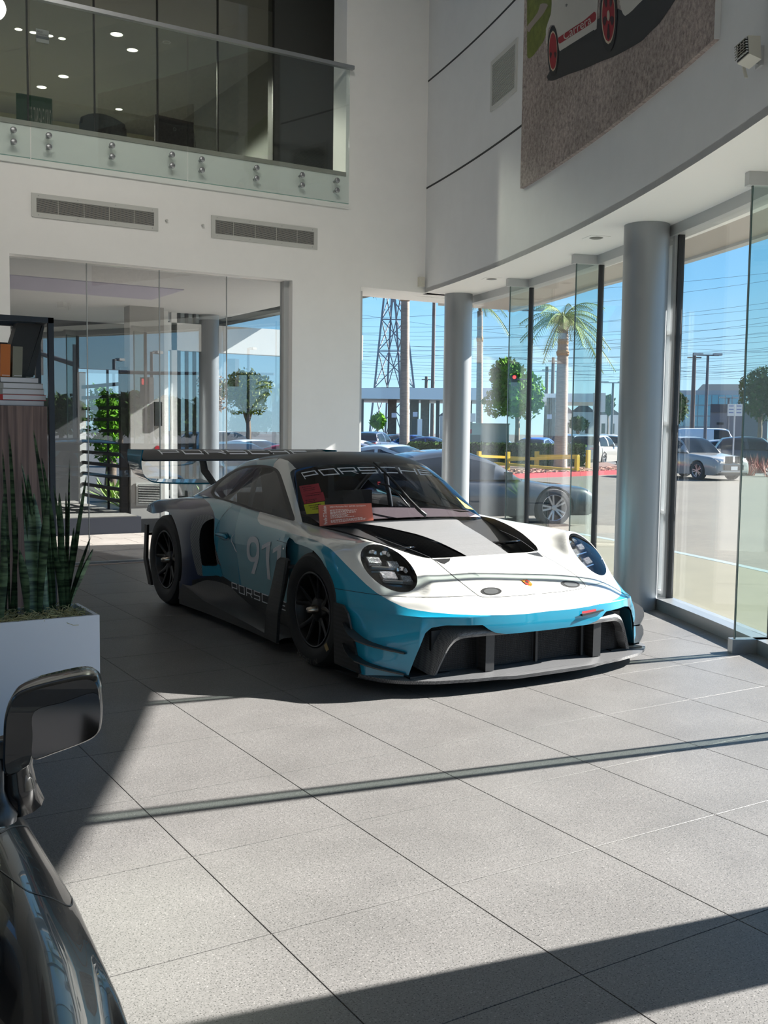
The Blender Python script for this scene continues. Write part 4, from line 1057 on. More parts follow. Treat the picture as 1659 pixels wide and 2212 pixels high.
# ---- rear wing
m_wing = m_carbond
def airfoil(x0, x1, yc, zc_, ch, name, m, n=2):
    P = []
    for x in np.linspace(x0, x1, n):
        up_ = [(x, yc - ch*.5 + ch*t, zc_ + .08*ch*math.sin(math.pi*t) + .25*ch*t - .03) for t in np.linspace(0, 1, 9)]
        lo_ = [(x, yc - ch*.5 + ch*t, zc_ - .03*ch*math.sin(math.pi*t**.7) + .24*ch*t - .045) for t in np.linspace(1, 0, 9)]
        P.append(up_ + lo_ + [up_[0]])
    b = MB(); b.grid(np.array(P)); return autosmooth(b.build(name, m, car), 50)
WY, WZ, WX = 3.46, 1.168, .935
airfoil(-WX, WX, WY, WZ, .33, 'wing_plane', m_wing)
for s in (-1, 1):
    # endplate: tall plate whose foot sweeps inwards
    sec = [(.955,1.222),(.968,1.15),(.962,1.08),(.935,1.01),(.885,.965),(.81,.945),(.62,.935),(.42,.93),(.30,.93)]
    P0 = catmull(np.array(sec), 4)
    P = []
    for x, z in P0:
        f = min(1, max(0, (z - .93)/.29)); y0 = WY - .20 + .03*(1-f); y1 = WY + .20 - .10*(1-f)
        P.append([(s*x, y0, z), (s*x, y1, z + .02*(1-f)), (s*(x-.006*f - .0), y1, z + .02*(1-f) - .012*(1-f)), (s*(x - .012*f), y0, z - .014*(1-f)), (s*x, y0, z)])
    b = MB(); b.grid(np.array(P), flip=s < 0); o = autosmooth(b.build('wing_endplate', c_nightteal, car), 50)
    part('swan_neck', m_carbond, car, lambda b: b.extrude([(s*.33, WY-.06, WZ+.03), (s*.33, WY+.04, WZ+.03), (s*.33, WY-.02, WZ-.15), (s*.33, 2.95, .80), (s*.33, 2.85, .80), (s*.33, WY-.14, WZ-.12)], (s*.02, 0, 0)))
# wing lettering on the upper surface
for g_, k in zip(word('PORSCHE', .16, 2.1, .42), range(7)):
    b = MB()
    for P in g_: b.add([(-.74 + x*1.48, WY - .165 + .33*(.62 - .36*y), WZ + .003 + .33*(.08*math.sin(math.pi*(.62 - .36*y)) + .25*(.62 - .36*y)) - .03) for x, y in P], [tuple(range(len(P)))])
    b.build('wing_letter', m_letter, car)
# ---- interior
m_dash = mat('dash_suede', srgb(150, 128, 132), .9); m_cage = mat('roll_cage', srgb(190, 192, 196), .35, metal=.3)
part('dashboard', m_dash, car, lambda b: b.grid(np.array([[(x, y, z + .02*(1 - (x/.66)**2)) for x in np.linspace(-.66, .66, 15)] for y, z in ((.56,.80),(.7,.835),(.85,.85),(.98,.845),(1.02,.80))])), True)
part('cockpit_tub', m_blk, car, lambda b: (b.bbox((-.74, .5, .40), (.74, 2.3, .62)), b.bbox((-.6, 2.0, .62), (.6, 2.05, .92))))
def tube(b, pts, r=.02): b.tube(catmull(np.array(pts, float), 6), r, 8)
for s in (-1, 1):
    part('roll_cage_tube', m_cage, car, lambda b: tube(b, [(s*.68, .82, .80), (s*.60, 1.10, 1.05), (s*.53, 1.25, 1.14), (s*.52, 1.75, 1.13), (s*.58, 2.3, .85)]), True)
    part('roll_cage_tube', m_cage, car, lambda b: tube(b, [(s*.66, 1.75, .6), (s*.60, 1.75, .95), (s*.50, 1.75, 1.13), (0, 1.75, 1.17)]), True)
    part('door_bar', m_cage, car, lambda b: tube(b, [(s*.70, 1.75, .82), (s*.70, 1.3, .70), (s*.70, .9, .68)]), True)
part('driver_seat', m_blk, car, lambda b: (b.box((-.33, 1.62, .86), (.42, .14, .60), R=Matrix.Rotation(-.25, 3, 'X')), b.box((-.33, 1.66, 1.08), (.30, .12, .16)), b.box((-.13, 1.50, .98), (.05, .24, .3)), b.box((-.53, 1.50, .98), (.05, .24, .3))))
part('steering_wheel', m_blk, car, lambda b: b.box((-.33, 1.08, .84), (.28, .05, .17), R=Matrix.Rotation(-.4, 3, 'X')))
# wiper
P = [hit(u, v, 'gh') for u, v in ((918,1118),(903,1106),(880,1082),(855,1052),(835,1030),(805,1003))]
part('wiper', m_blk, car, lambda b: b.tube([p[0] + Vector((-.01,-.03,.015)) for p in P if p], [.014,.013,.011,.009,.008,.006][:len([p for p in P if p])], 8), True)
P = [hit(u, v, 'gh') for u, v in ((883,1099),(862,1074),(838,1052),(815,1047))]
part('wiper_blade', m_blk, car, lambda b: b.tube([p[0] + Vector((-.005,-.02,.01)) for p in P if p], .006, 6), True)
part('wiper_tip', mat('tow_red', (0,0,0)), car, lambda b: [b.box(P[-1][0] + Vector((0,-.02,.012)), (.02,.01,.02))] if P[-1] else None)
# black band across the top of the screen so that the banner reads
def band(pts_top, pts_bot, name, m, off):
    T = catmull(np.array(pts_top, float), 6); B_ = catmull(np.array(pts_bot, float), 6); rows = []
    for k in range(len(T)):
        r_ = []
        for t in (0, .5, 1):
            q = T[k] + (B_[k]-T[k])*t; h_ = hit(q[0], q[1], 'gh')
            if h_ is None: r_ = None; break
            r_.append(tuple(h_[0] + h_[1]*off if h_[1].y < 0 else h_[0] - h_[1]*off))
        if r_: rows.append(r_)
    b = MB(); b.grid(np.array(rows)); return b.build(name, m, car, True)
# paper notes and sign lying against the inside of the screen
m_pr = mat('red_paper', srgb(150, 36, 48), .5); m_py = mat('yellow_paper', srgb(176, 176, 30), .5); m_or = mat('orange_card', srgb(178, 84, 62), .6)
def plate(quad, off, name, m, which='both'):
    k = 6; TL, TR, BR, BL = [np.array(q, float) for q in quad]; P = []
    for i in range(k+1):
        r_ = []
        for j in range(k+1):
            s_, t = j/k, i/k; q = (TL*(1-s_)+TR*s_)*(1-t) + (BL*(1-s_)+BR*s_)*t; h_ = hit(q[0], q[1], which)
            if h_ is None: r_ = None; break
            r_.append(tuple(h_[0] + (Vector(CAM-CO) - h_[0]).normalized()*off))
        if r_: P.append(r_)
    b = MB()
    if len(P) > 1: b.grid(np.array(P))
    return b.build(name, m, None)
def top(o, label, cat, group=None):
    o.location = CO; return tag(o, label, cat, group)
n1 = top(plate([(646,1050),(688,1044),(694,1062),(651,1069)], .004, 'paper_note', m_pr, 'gh'), 'upper of two dark red paper notes on the car windscreen', 'note', 'windscreen notes')
n2 = top(plate([(651,1069),(698,1062.5),(703,1081),(657,1089)], .004, 'paper_note', m_pr, 'gh'), 'lower of two dark red paper notes on the car windscreen', 'note', 'windscreen notes')
n3 = top(plate([(656,1090),(701,1083),(703,1108),(662,1111)], .004, 'paper_note', m_py, 'gh'), 'yellow green paper note under the red ones on the windscreen', 'note', 'windscreen notes')
n4 = top(plate([(980,1067),(991,1078),(1023,1101),(1006,1097)], .004, 'paper_note', mat('bright_yellow_paper', srgb(240, 200, 30), .5), 'gh'), 'bright yellow paper note on the far side of the windscreen', 'note', 'windscreen notes')
def writing(par, quad, rows, m, which='gh', off=.0065, seed=1):
    rnd = random.Random(seed); polys = []
    for (x0, x1, y, h) in rows:
        x = x0
        while x < x1:
            w_ = rnd.uniform(.02, .07); polys.append([(x, y), (min(x1, x+w_), y), (min(x1, x+w_), y+h), (x, y+h)]); x += w_ + .018
    o = drape(polys, quad, 'printed_text', m, which, off); o.parent = par; return tag(o, kind='stuff')
m_ink = mat('dark_ink', srgb(60, 22, 26), .7)
writing(n1, [(646,1050),(688,1044),(694,1062),(651,1069)], [(.12,.6,.18,.07),(.15,.75,.4,.07),(.15,.7,.6,.07)], m_ink, seed=2)
writing(n2, [(651,1069),(698,1062.5),(703,1081),(657,1089)], [(.15,.85,.16,.08),(.1,.6,.62,.07),(.1,.5,.8,.07)], m_ink, seed=3)
writing(n3, [(656,1090),(701,1083),(703,1108),(662,1111)], [(.25,.85,.14,.07),(.3,.8,.32,.07),(.4,.9,.5,.07)], m_ink, seed=4)
# the printed card stands on the cowl, leaning on the screen
a_ = hit(690, 1136, 'both')
cq_ = [(688,1091),(802,1087),(807,1124),(691,1137)]
yk = .455
def card_pt(u, v):
    d = ray(u, v); o = CAM - CO; t = ((yk + .10*0) - o[1])/d[1]; return o + d*t
P4 = [card_pt(*q) for q in cq_]
cardo = MB(); cardo.extrude([Vector(p) for p in P4], (0, .006, 0)); cardo = cardo.build('info_card', m_or, None); top(cardo, 'orange printed sign about the 2024 car leaning on its windscreen', 'sign')
def text_mesh(txt, size=1.0, font=None, align='LEFT'):
    cu = bpy.data.curves.new('t', 'FONT'); cu.body = txt; cu.size = size; cu.align_x = align; o = bpy.data.objects.new('t', cu); COL.objects.link(o)
    me = bpy.data.meshes.new_from_object(o.evaluated_get(bpy.context.evaluated_depsgraph_get())); bpy.data.objects.remove(o); bpy.data.curves.remove(cu)
    V = np.array([v.co[:] for v in me.vertices]); Fs = [tuple(p.vertices) for p in me.polygons]; bpy.data.meshes.remove(me); return V, Fs
def textquad(txt, corners, name, m, parent, off=(0,0,0)):
    """stretch a text mesh into a 3D quad TL,TR,BR,BL"""
    V, Fs = text_mesh(txt); lo, hi = V.min(0), V.max(0); TL, TR, BR, BL = [np.array(c, float) for c in corners]; out = []
    for v in V:
        s_ = (v[0]-lo[0])/(hi[0]-lo[0]); t = 1 - (v[1]-lo[1])/(hi[1]-lo[1]); out.append((TL*(1-s_)+TR*s_)*(1-t) + (BL*(1-s_)+BR*s_)*t + np.array(off))
    return mesh_obj(name, out, Fs, m, parent)
m_wt = mat('white_print', srgb(238, 226, 214), .6)
def cq3(u0, v0, u1, v1):  # sub-quad in card space
    TL, TR, BR, BL = [np.array(p) for p in P4]; f = lambda s_, t: (TL*(1-s_)+TR*s_)*(1-t) + (BL*(1-s_)+BR*s_)*t
    return [f(u0, v0), f(u1, v0), f(u1, v1), f(u0, v1)]
textquad('2024 Porsche 911 GT3R rennsport', cq3(.20, .08, .88, .17), 'printed_title', m_wt, cardo, (0,-.003,0))
q = cq3(.07, .05, .135, .93); textquad('Porsche GT Evolution', [q[3], q[0], q[1], q[2]], 'printed_title', m_wt, cardo, (0,-.003,0))
rnd = random.Random(5); lines = MB()
for i, (x1) in enumerate((.55,.70,.66,.68,.5,.55,.52,.64,.0,.80,.86,.84)):
    y = .26 + i*.055; x = .20
    while x < x1:
        w_ = rnd.uniform(.02, .05); c_ = cq3(x, y, min(x1, x+w_), y+.022); lines.add([p + np.array((0,-.003,0)) for p in c_], [(0,1,2,3)]); x += w_+.01
tag(lines.build('printed_lines', m_wt, cardo), kind='stuff')

# tyre lettering on the visible front tyre
def ringtext(txt, yc, R, rad, phi0, dphi, size, m, x=-1.0285, top_=False):
    for i, ch in enumerate(txt):
        V_, F_ = text_mesh(ch, size); cxm = (V_[:, 0].max() + V_[:, 0].min())/2; ph = phi0 + i*dphi; out = []
        for v in V_:
            a, b_ = v[0] - cxm, v[1]
            if top_: p = (-(-rad*math.sin(ph)) * -1, rad*math.cos(ph)); upv = (-math.sin(ph), math.cos(ph)); rtv = (-math.cos(ph), -math.sin(ph)); p = (-rad*math.sin(ph), rad*math.cos(ph))
            else: p = (-rad*math.sin(ph), -rad*math.cos(ph)); upv = (math.sin(ph), math.cos(ph)); rtv = (-math.cos(ph), math.sin(ph))
            out.append((x, yc + p[0] + upv[0]*b_ + rtv[0]*a, R + p[1] + upv[1]*b_ + rtv[1]*a))
        mesh_obj('tyre_letter', out, F_, m, car)
m_tl = mat('tyre_print', srgb(104, 100, 96), .7)
ringtext('MICHELIN', 0, .345, .325, -.42, .105, .045, m_tl); ringtext('MOTORSPORT', 0, .345, .285, -.33, .075, .032, mat('tyre_print_dim', srgb(56, 55, 55), .7), top_=True)
part('tyre_mark', mat('tyre_gold', srgb(150, 130, 90), .6), car, lambda b: b.add([(-1.0285, -.225, .135), (-1.0285, -.255, .155), (-1.0285, -.225, .19), (-1.0285, -.195, .168)], [(0, 1, 2, 3)]))
# ================================================================== BALCONY LEVEL
m_bal = glassmat('balustrade_glass', (.92, .955, .945), .05)
YG = YB - .075
bal = thing('glass_balustrade', 'frameless greenish glass balustrade with metal handrail along the upper balcony', 'railing')
bx = [-6.0, 1.1, 2.392, 3.97, 5.888]
for i in range(1, 4):
    part('glass_panel', m_bal, bal, lambda b: b.bbox((bx[i] + .006, YG - .008, 3.968), (bx[i+1] - .006, YG + .008, 5.45)))
    part('panel_edge', mat('glass_edge', srgb(120, 160, 150), .2), bal, lambda b: b.bbox((bx[i] + .006, YG - .0085, 3.964), (bx[i+1] - .006, YG + .0085, 3.969)))
part('handrail', m_alum, bal, lambda b: b.bbox((1.1, YG - .028, 5.445), (5.93, YG + .028, 5.485)))
for x in (2.235, 2.563, 3.178, 3.80, 4.124, 4.747, 5.294, 5.732):
    for z in (4.205, 4.096):
        part('standoff', m_alum, bal, lambda b: b.lathe([(.001, -.022), (.024, -.022), (.030, -.014), (.030, .0), (.012, .002), (.012, .07)], 20, (x, YG, z), 'Y'), True)
# slab edge rail at the foot of the glass
struct(part('trim_8', mat('slab_trim', srgb(150, 146, 140), .5), None, lambda b: b.bbox((-6, YB - .012, 4.285), (5.884, YB + .02, 4.33))))
# upper floor, ceiling, partition
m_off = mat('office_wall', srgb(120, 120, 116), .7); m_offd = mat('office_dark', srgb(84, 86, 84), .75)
struct(part('floor_upper', mat('upper_carpet', srgb(58, 58, 58), .9), None, lambda b: b.bbox((-6, YB + .02, 4.2), (7.0, 20, 4.30))))
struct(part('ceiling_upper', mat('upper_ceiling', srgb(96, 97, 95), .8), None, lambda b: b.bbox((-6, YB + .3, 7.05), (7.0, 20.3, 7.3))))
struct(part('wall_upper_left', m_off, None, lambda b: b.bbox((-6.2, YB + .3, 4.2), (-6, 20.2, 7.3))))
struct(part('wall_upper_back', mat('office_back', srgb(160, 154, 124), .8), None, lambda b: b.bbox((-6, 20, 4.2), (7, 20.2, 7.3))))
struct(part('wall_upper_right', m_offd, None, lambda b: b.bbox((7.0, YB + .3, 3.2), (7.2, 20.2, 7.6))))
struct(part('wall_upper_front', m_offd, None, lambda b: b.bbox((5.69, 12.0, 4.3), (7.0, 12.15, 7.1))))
gp = struct(thing('window_4', 'dark tinted glass office partition behind the balustrade', None))
m_smoke = glassmat('smoked_glass', (.74, .77, .76), .07)
for a, b_ in zip([-6, 1.3, 2.0, 2.734, 3.466, 4.204, 4.954], [1.3, 2.0, 2.734, 3.466, 4.204, 4.954, 5.69]):
    part('pane', m_smoke, gp, lambda b: b.bbox((a + .008, 11.995, 4.3), (b_ - .008, 12.005, 7.05)))
    part('joint', m_black, gp, lambda b: b.bbox((b_ - .008, 11.985, 4.3), (b_ + .008, 12.015, 7.05)))
# ceiling downlights
m_bulb = mat('downlight_glow', (1, .93, .82), .5, emit=(1, .9, .74), estr=5.0)
dl = [(252,74,.10),(286,108,.09),(137,165,.09),(90,188,.09),(257,236,.07),(40,63,.06),(72,70,.06),(107,77,.06),(134,83,.06),(360,91,.06)]
names = ['brightest ceiling downlight over the balcony office', 'round ceiling downlight just below the brightest one', 'round ceiling downlight above the green poster', 'round ceiling downlight left of and below that over the poster', 'small far ceiling downlight above the desk chair', 'first lamp from the left in the row of four office downlights', 'second lamp from the left in the row of four office downlights', 'third lamp from the left in the row of four office downlights', 'fourth lamp from the left in the row of four office downlights', 'faint ceiling downlight near the right end of the office']
for (u, v, r), nm in zip(dl, names):
    p = G(u, v, 7.045); t = thing('ceiling_downlight', nm, 'light', p, 0, 'office ceiling downlights')
    part('rim', m_alw, t, lambda b: b.lathe([(r*.85, -.004), (r, -.004), (r, .005)], 24)); part('lamp', m_bulb if u != 360 else m_off, t, lambda b: b.lathe([(.001, -.002), (r*.85, -.002)], 24))
for k, (u, v, pw) in enumerate(((252,74,1300),(137,165,1300),(90,188,1300),(60,150,900))):  # last spot is added to brighten the poster, no downlight sits there
    p = G(u, v, 6.95); L = bpy.data.lights.new('downlight_and_fill_lamp', 'SPOT'); L.energy = pw; L.spot_size = 2.4; L.shadow_soft_size = .08; L.color = (1, .9, .76)
    o = bpy.data.objects.new('downlight_and_fill_lamp', L); COL.objects.link(o); o.location = tuple(p)
# green poster
PYY = 14.4
a = PY(35, 200, PYY); c = PY(113, 262, PYY); po = thing('green_poster', 'dark green race poster standing behind the balcony glass', 'poster', (a[0], PYY, 4.3))
wd, ht = c[0] - a[0], a[2] - 4.3
part('sheet', mat('poster_green', srgb(24, 92, 56), .6, noise=.15, nscale=3), po, lambda b: b.bbox((0, 0, 0), (wd, .02, ht)))
textquad('E EL TARGA FLORIO', [(wd*.33, 0, ht*.90), (wd*.97, 0, ht*.90), (wd*.97, 0, ht*.72), (wd*.33, 0, ht*.72)], 'title_text', m_wt, po, (0, -.004, 0))
part('printed_car', m_blk, po, lambda b: b.extrude([(wd*.1, -.003, ht*.2), (wd*.1, -.003, ht*.45), (wd*.28, -.003, ht*.45), (wd*.33, -.003, ht*.42), (wd*.45, -.003, ht*.42), (wd*.5, -.003, ht*.33), (wd*.75, -.003, ht*.28), (wd*.78, -.003, ht*.2)], (0, .002, 0)))
for i in range(4): part('printed_line', m_offd, po, lambda b: b.bbox((wd*(.36 + .22*(i % 2)), -.003, ht*(.62 - .05*(i//2))), (wd*(.52 + .22*(i % 2)), -.001, ht*(.635 - .05*(i//2)))))
# hanging desk sign
a = PY(78, 61, 11.98); c = PY(106, 95, 11.98); sg = thing('desk_sign', 'small white sales consultant sign fixed to the office glass', 'sign', (a[0], 11.98, c[2]))
w_, h_ = c[0]-a[0], a[2]-c[2]
part('board', mat('sign_board', srgb(170, 172, 172), .5), sg, lambda b: b.bbox((0, 0, 0), (w_, .012, h_))); part('band', mat('sign_band', srgb(100, 106, 112), .5), sg, lambda b: b.bbox((0, -.003, h_*.28), (w_, 0, h_*.48)))
textquad('SALES', [(w_*.06,-.004,h_*.86),(w_*.5,-.004,h_*.86),(w_*.5,-.004,h_*.72),(w_*.06,-.004,h_*.72)], 'text', m_blk, sg); textquad('CONSULTANT', [(w_*.06,-.004,h_*.66),(w_*.96,-.004,h_*.66),(w_*.96,-.004,h_*.52),(w_*.06,-.004,h_*.52)], 'text', m_blk, sg)
# desk with monitor and chair
dk = 13.6
def pz(u, v, Y): return PY(u, v, Y)
zt = 4.30 + .73
a = pz(333, 254, dk); c = pz(420, 318, dk)
t = thing('office_desk', 'dark office desk behind the balcony glass', 'desk', (a[0] - .4, dk, 4.3))
part('top', m_blk, t, lambda b: b.bbox((-.1, -.3, .70), (1.5, .45, .73)))
for x in (-.05, 1.45):
    for y in (-.25, .4): part('leg', m_blk, t, lambda b: b.bbox((x - .025, y - .025, 0), (x + .025, y + .025, .70)))
mo = thing('computer_monitor', 'black flat computer monitor seen from behind on the balcony desk', 'monitor', (float(pz(376, 280, dk)[0]), dk, zt))
wm = float(c[0]-a[0])
part('screen_back', m_blk, mo, lambda b: b.box((0, 0, .30), (wm, .04, .40), rz=.12)); part('neck', m_blk, mo, lambda b: b.bbox((-.04, .0, .0), (.04, .05, .3))); part('foot', m_blk, mo, lambda b: b.bbox((-.12, -.09, 0), (.12, .12, .012)))
part('maker_mark', m_alum, mo, lambda b: b.lathe([(.018, 0), (.022, 0)], 20, (0, -.026, .36), 'Y')); part('cable', m_blk, mo, lambda b: b.tube([(wm*.48, 0, .4), (wm*.52, -.02, .2), (wm*.52, 0, .01)], .006, 6))
ch = thing('office_chair', 'black office chair with rounded back behind the balcony glass', 'chair', (float(pz(221, 280, dk)[0]) - .12, dk - .45, 4.3))
part('backrest', m_blk, ch, lambda b: b.grid(np.array([[(x*(1 - .25*max(0, (z-.75))**2*4), .06 - .05*(x/.3)**2, z - .10*(x/.3)**2*(z > .9)) for x in np.linspace(-.30, .30, 11)] for z in np.linspace(.5, 1.02, 8)])), True)
part('seat', m_blk, ch, lambda b: b.box((0, -.25, .47), (.5, .5, .08))); part('column', m_blk, ch, lambda b: b.cyl((0, -.25, .08), (0, -.25, .45), .03))
for k in range(5): part('foot', m_blk, ch, lambda b: b.beam((0, -.25, .07), (.3*math.cos(k*1.257), -.25 + .3*math.sin(k*1.257), .04), .04, .03))
# ---- poster on the curved wall
RP = RW - .035
pst = thing('wall_poster', 'huge curved photo panel of a white classic coupe with red wheels on gravel', 'poster')
def gravel():
    m = bpy.data.materials.new('printed_gravel'); m.use_nodes = True; t = m.node_tree; b = t.nodes['Principled BSDF']; b.inputs['Roughness'].default_value = .6
    tc = t.nodes.new('ShaderNodeTexCoord'); n1 = t.nodes.new('ShaderNodeTexNoise'); n1.inputs['Scale'].default_value = 26; n1.inputs['Detail'].default_value = 8; n1.inputs['Roughness'].default_value = .8
    n2 = t.nodes.new('ShaderNodeTexNoise'); n2.inputs['Scale'].default_value = 1.6; n2.inputs['Detail'].default_value = 3
    t.links.new(tc.outputs['Object'], n1.inputs['Vector']); t.links.new(tc.outputs['Object'], n2.inputs['Vector'])
    r = t.nodes.new('ShaderNodeValToRGB'); r.color_ramp.elements[0].position = .3; r.color_ramp.elements[0].color = (*srgb(60, 52, 50), 1); r.color_ramp.elements[1].position = .62; r.color_ramp.elements[1].color = (*srgb(186, 172, 164), 1)
    r.color_ramp.elements.new(.45).color = (*srgb(142, 128, 122), 1)
    mx = t.nodes.new('ShaderNodeMixRGB'); mx.blend_type = 'OVERLAY'; mx.inputs[0].default_value = .35
    t.links.new(n1.outputs['Fac'], r.inputs[0]); t.links.new(r.outputs[0], mx.inputs[1]); t.links.new(n2.outputs['Fac'], mx.inputs[2]); t.links.new(mx.outputs[0], b.inputs['Base Color']); return m
autosmooth(ring(RP, RW, 3.695, 6.6, np.linspace(-17.77, -26.25, 40)).build('panel', [gravel()][0], pst), 30)
part('panel_edge', m_wallc, pst, lambda b: b.box((*AP(RP + .017, -26.262)[:2], 5.15), (.035, .004, 2.91), math.radians(-26.262)))
def RC(u, v, R):
    d = ray(u, v); o = CAM[:2] - C0; a = d[:2] @ d[:2]; b = 2*o @ d[:2]; cc = o @ o - R*R
    t = (-b + math.sqrt(b*b - 4*a*cc))/(2*a); return CAM + t*d
def pprint(pts, name, m, dep=1, smooth=4, conv=True):
    """flat print shape on the panel; px outline -> fine mesh on the curved sheet"""
    P = np.array(pts, float); lo, hi = P.min(0), P.max(0); st = max(5.0, (hi - lo).max()/36)
    nx, ny = max(2, int((hi[0]-lo[0])/st) + 2), max(2, int((hi[1]-lo[1])/st) + 2)
    X = np.linspace(lo[0] - .5, hi[0] + .5, nx); Y = np.linspace(lo[1] - .5, hi[1] + .5, ny)
    V = [(x, y, 0) for x in X for y in Y]; Fs = [(a*ny + b, (a+1)*ny + b, (a+1)*ny + b + 1, a*ny + b + 1) for a in range(nx-1) for b in range(ny-1)]
    (Vi, Fi), _ = clip(V, Fs, sdpoly(np.array(V)[:, :2], P))
    if not Fi: return
    return mesh_obj(name, [RC(v[0], v[1], RP - .0012*dep) for v in Vi], Fi, m, pst)
pm = lambda n, c, **k: mat('print_' + n, srgb(*c), .6, **k)
ZP = lambda L: [(1130 + x*.18686, y*.18686) for x, y in L]
TOPV = -500
pprint(ZP([(45,TOPV),(45,700),(120,640),(235,480),(300,300),(320,150),(330,60),(330,TOPV)]), 'printed_grass', pm('grass', (104,112,40), noise=.3, nscale=12), 1, 0)
pprint(ZP([(200,40),(300,40),(235,160),(150,260),(100,320),(45,410),(45,300),(110,225),(170,140)]), 'printed_path', pm('path', (150,138,128)), 2, 0)
pprint(ZP([(245,935),(320,800),(360,640),(420,480),(900,200),(1100,100),(1200,150),(1350,TOPV),(2100,TOPV),(1950,-300),(1640,180),(1560,290),(1460,380),(1380,470),(1230,560),(1060,650),(900,710),(700,800),(520,860),(420,905),(330,938)]), 'printed_shadow', pm('shadow', (44,42,42)), 2, 0)
pprint(ZP([(325,150),(330,40),(320,TOPV),(1750,TOPV),(1560,-100),(1380,0),(1320,60),(1240,145),(1170,190),(1145,150),(1110,0),(1075,-250),(880,-250),(860,100),(850,340),(420,620),(400,450),(370,300),(345,270),(310,300),(285,380),(285,500),(240,560),(240,510),(255,490),(250,380),(290,250)]), 'printed_car_body', pm('carwhite', (196,192,184), noise=.05, nscale=2), 3, 0)
pprint(ZP([(425,590),(840,330),(832,395),(440,615)]), 'printed_sill', pm('sill', (40,40,40)), 4, 0)
pprint(ZP([(400,440),(480,385),(560,330),(700,240),(845,115),(842,235),(700,330),(540,430),(410,515)]), 'printed_stripe', pm('red', (150,24,34)), 4, 0)
def wheelprint(cx, cy, rx, ry):
    E_ = lambda k: [(cx + rx*k*math.cos(t), cy + ry*k*math.sin(t)) for t in np.linspace(0, 2*math.pi, 28, endpoint=False)]
    pprint(ZP(E_(1.0)), 'printed_tyre', pm('tyre', (30,29,30)), 5, 0); pprint(ZP(E_(.79)), 'printed_rim', pm('rim', (200,184,160)), 6, 0); pprint(ZP(E_(.72)), 'printed_wheel', pm('red', (0,0,0)), 7, 0)
    for k in range(5):
        a = k*1.257 + .3; pprint(ZP([(cx + rx*r*math.cos(a + d), cy + ry*r*math.sin(a + d)) for r, d in ((.2,-.25),(.62,-.30),(.68,0),(.62,.30),(.2,.25))]), 'printed_wheel_gap', pm('wheeldark', (52,16,20)), 8, 0)
    pprint(ZP(E_(.16)), 'printed_hub', pm('hub', (176,166,150)), 9, 0)
wheelprint(345, 590, 62, 300); wheelprint(985, 180, 100, 420)
cu_ = ZP([(470,450),(790,215),(790,150),(470,370)])
def tq2d(txt, quad, name, m, dep):
    V, Fs = text_mesh(txt); lo, hi = V.min(0), V.max(0); BL, BR, TR, TL = [np.array(q, float) for q in quad]; out = []
    for v in V:
        s_ = (v[0]-lo[0])/(hi[0]-lo[0]); t = (v[1]-lo[1])/(hi[1]-lo[1]); q = (BL*(1-s_)+BR*s_)*(1-t) + (TL*(1-s_)+TR*s_)*t; out.append(RC(q[0] + .0, q[1], RP - .0012*dep))
    return mesh_obj(name, out, Fs, m, pst)
tq2d('Carrera', ZP([(470,470),(790,265),(775,170),(465,370)]), 'printed_script', pm('carwhite', (0,0,0)), 6)
pprint(ZP([(478,60),(515,30),(522,50),(490,95)]), 'printed_handle', pm('chrome', (110,110,108)), 4, 0)
# ---- wall spotlight at the right edge (a small fitting)
sp = RC(1632, 118, RW); sa = math.atan2(sp[1]-C0[1], sp[0]-C0[0])
sp = RC(1652, 122, RW)
fx = thing('wall_spotlight', 'pale aluminium wall floodlight with louvred face at the top right', 'light', sp, sa, None)
m_sp = mat('spot_housing', srgb(206, 204, 192), .4)
part('back_plate', m_alw, fx, lambda b: b.bbox((-.03, .02, -.08), (0, .16, .12)))
part('bracket', m_alw, fx, lambda b: b.box((-.12, .09, -.03), (.2, .02, .05)))
hd = part('housing', m_sp, fx, lambda b: b.extrude([(-.12, -.20, -.10), (-.25, -.20, -.05), (-.27, -.20, .13), (-.14, -.20, .13)], (0, .30, 0)))
part('face', m_dark, hd, lambda b: b.extrude([(-.252, -.19, -.04), (-.272, -.19, .12), (-.276, -.19, .12), (-.256, -.19, -.04)], (0, .28, 0)))
for k in range(6):
    z = -.03 + .026*k; part('louvre', m_chrome, hd, lambda b: b.bbox((-.285 - z*.1, -.19, z), (-.255 - z*.1, .09, z + .012)))
for k in range(1, 4): part('louvre', m_chrome, hd, lambda b: b.bbox((-.284, -.19 + .07*k, -.03), (-.26, -.18 + .07*k, .12)))
part('arm_plate', m_sp, fx, lambda b: b.extrude([(-.10, .17, -.16), (-.13, .17, -.16), (-.20, .17, .08), (-.17, .17, .08)], (0, .02, 0)))

fx.scale = (.5, .5, .5)
# ================================================================== INTERIOR THINGS ON THE LEFT
# --- planter with snake plants
PLX, PLY, PLZ = 1.408, 4.87, .523
m_plant_box = mat('planter_white', srgb(206, 212, 224), .5)
pl = thing('planter_box', 'long pale blue-white planter box full of snake plants', 'planter', (PLX - .95, PLY + .19, 0))
L2, D2 = .95, .19
part('front', m_plant_box, pl, lambda b: b.bbox((-L2, -D2, 0), (L2, -D2 + .02, PLZ))); part('back', m_plant_box, pl, lambda b: b.bbox((-L2, D2 - .02, 0), (L2, D2, PLZ)))
for s in (-1, 1): part('end', m_plant_box, pl, lambda b: b.bbox((s*L2, -D2 + .02, 0), (s*(L2 - .02), D2 - .02, PLZ)))
part('soil', mat('soil', srgb(40, 34, 28), .95), pl, lambda b: b.bbox((-L2 + .02, -D2 + .02, .3), (L2 - .02, D2 - .02, PLZ - .035)))
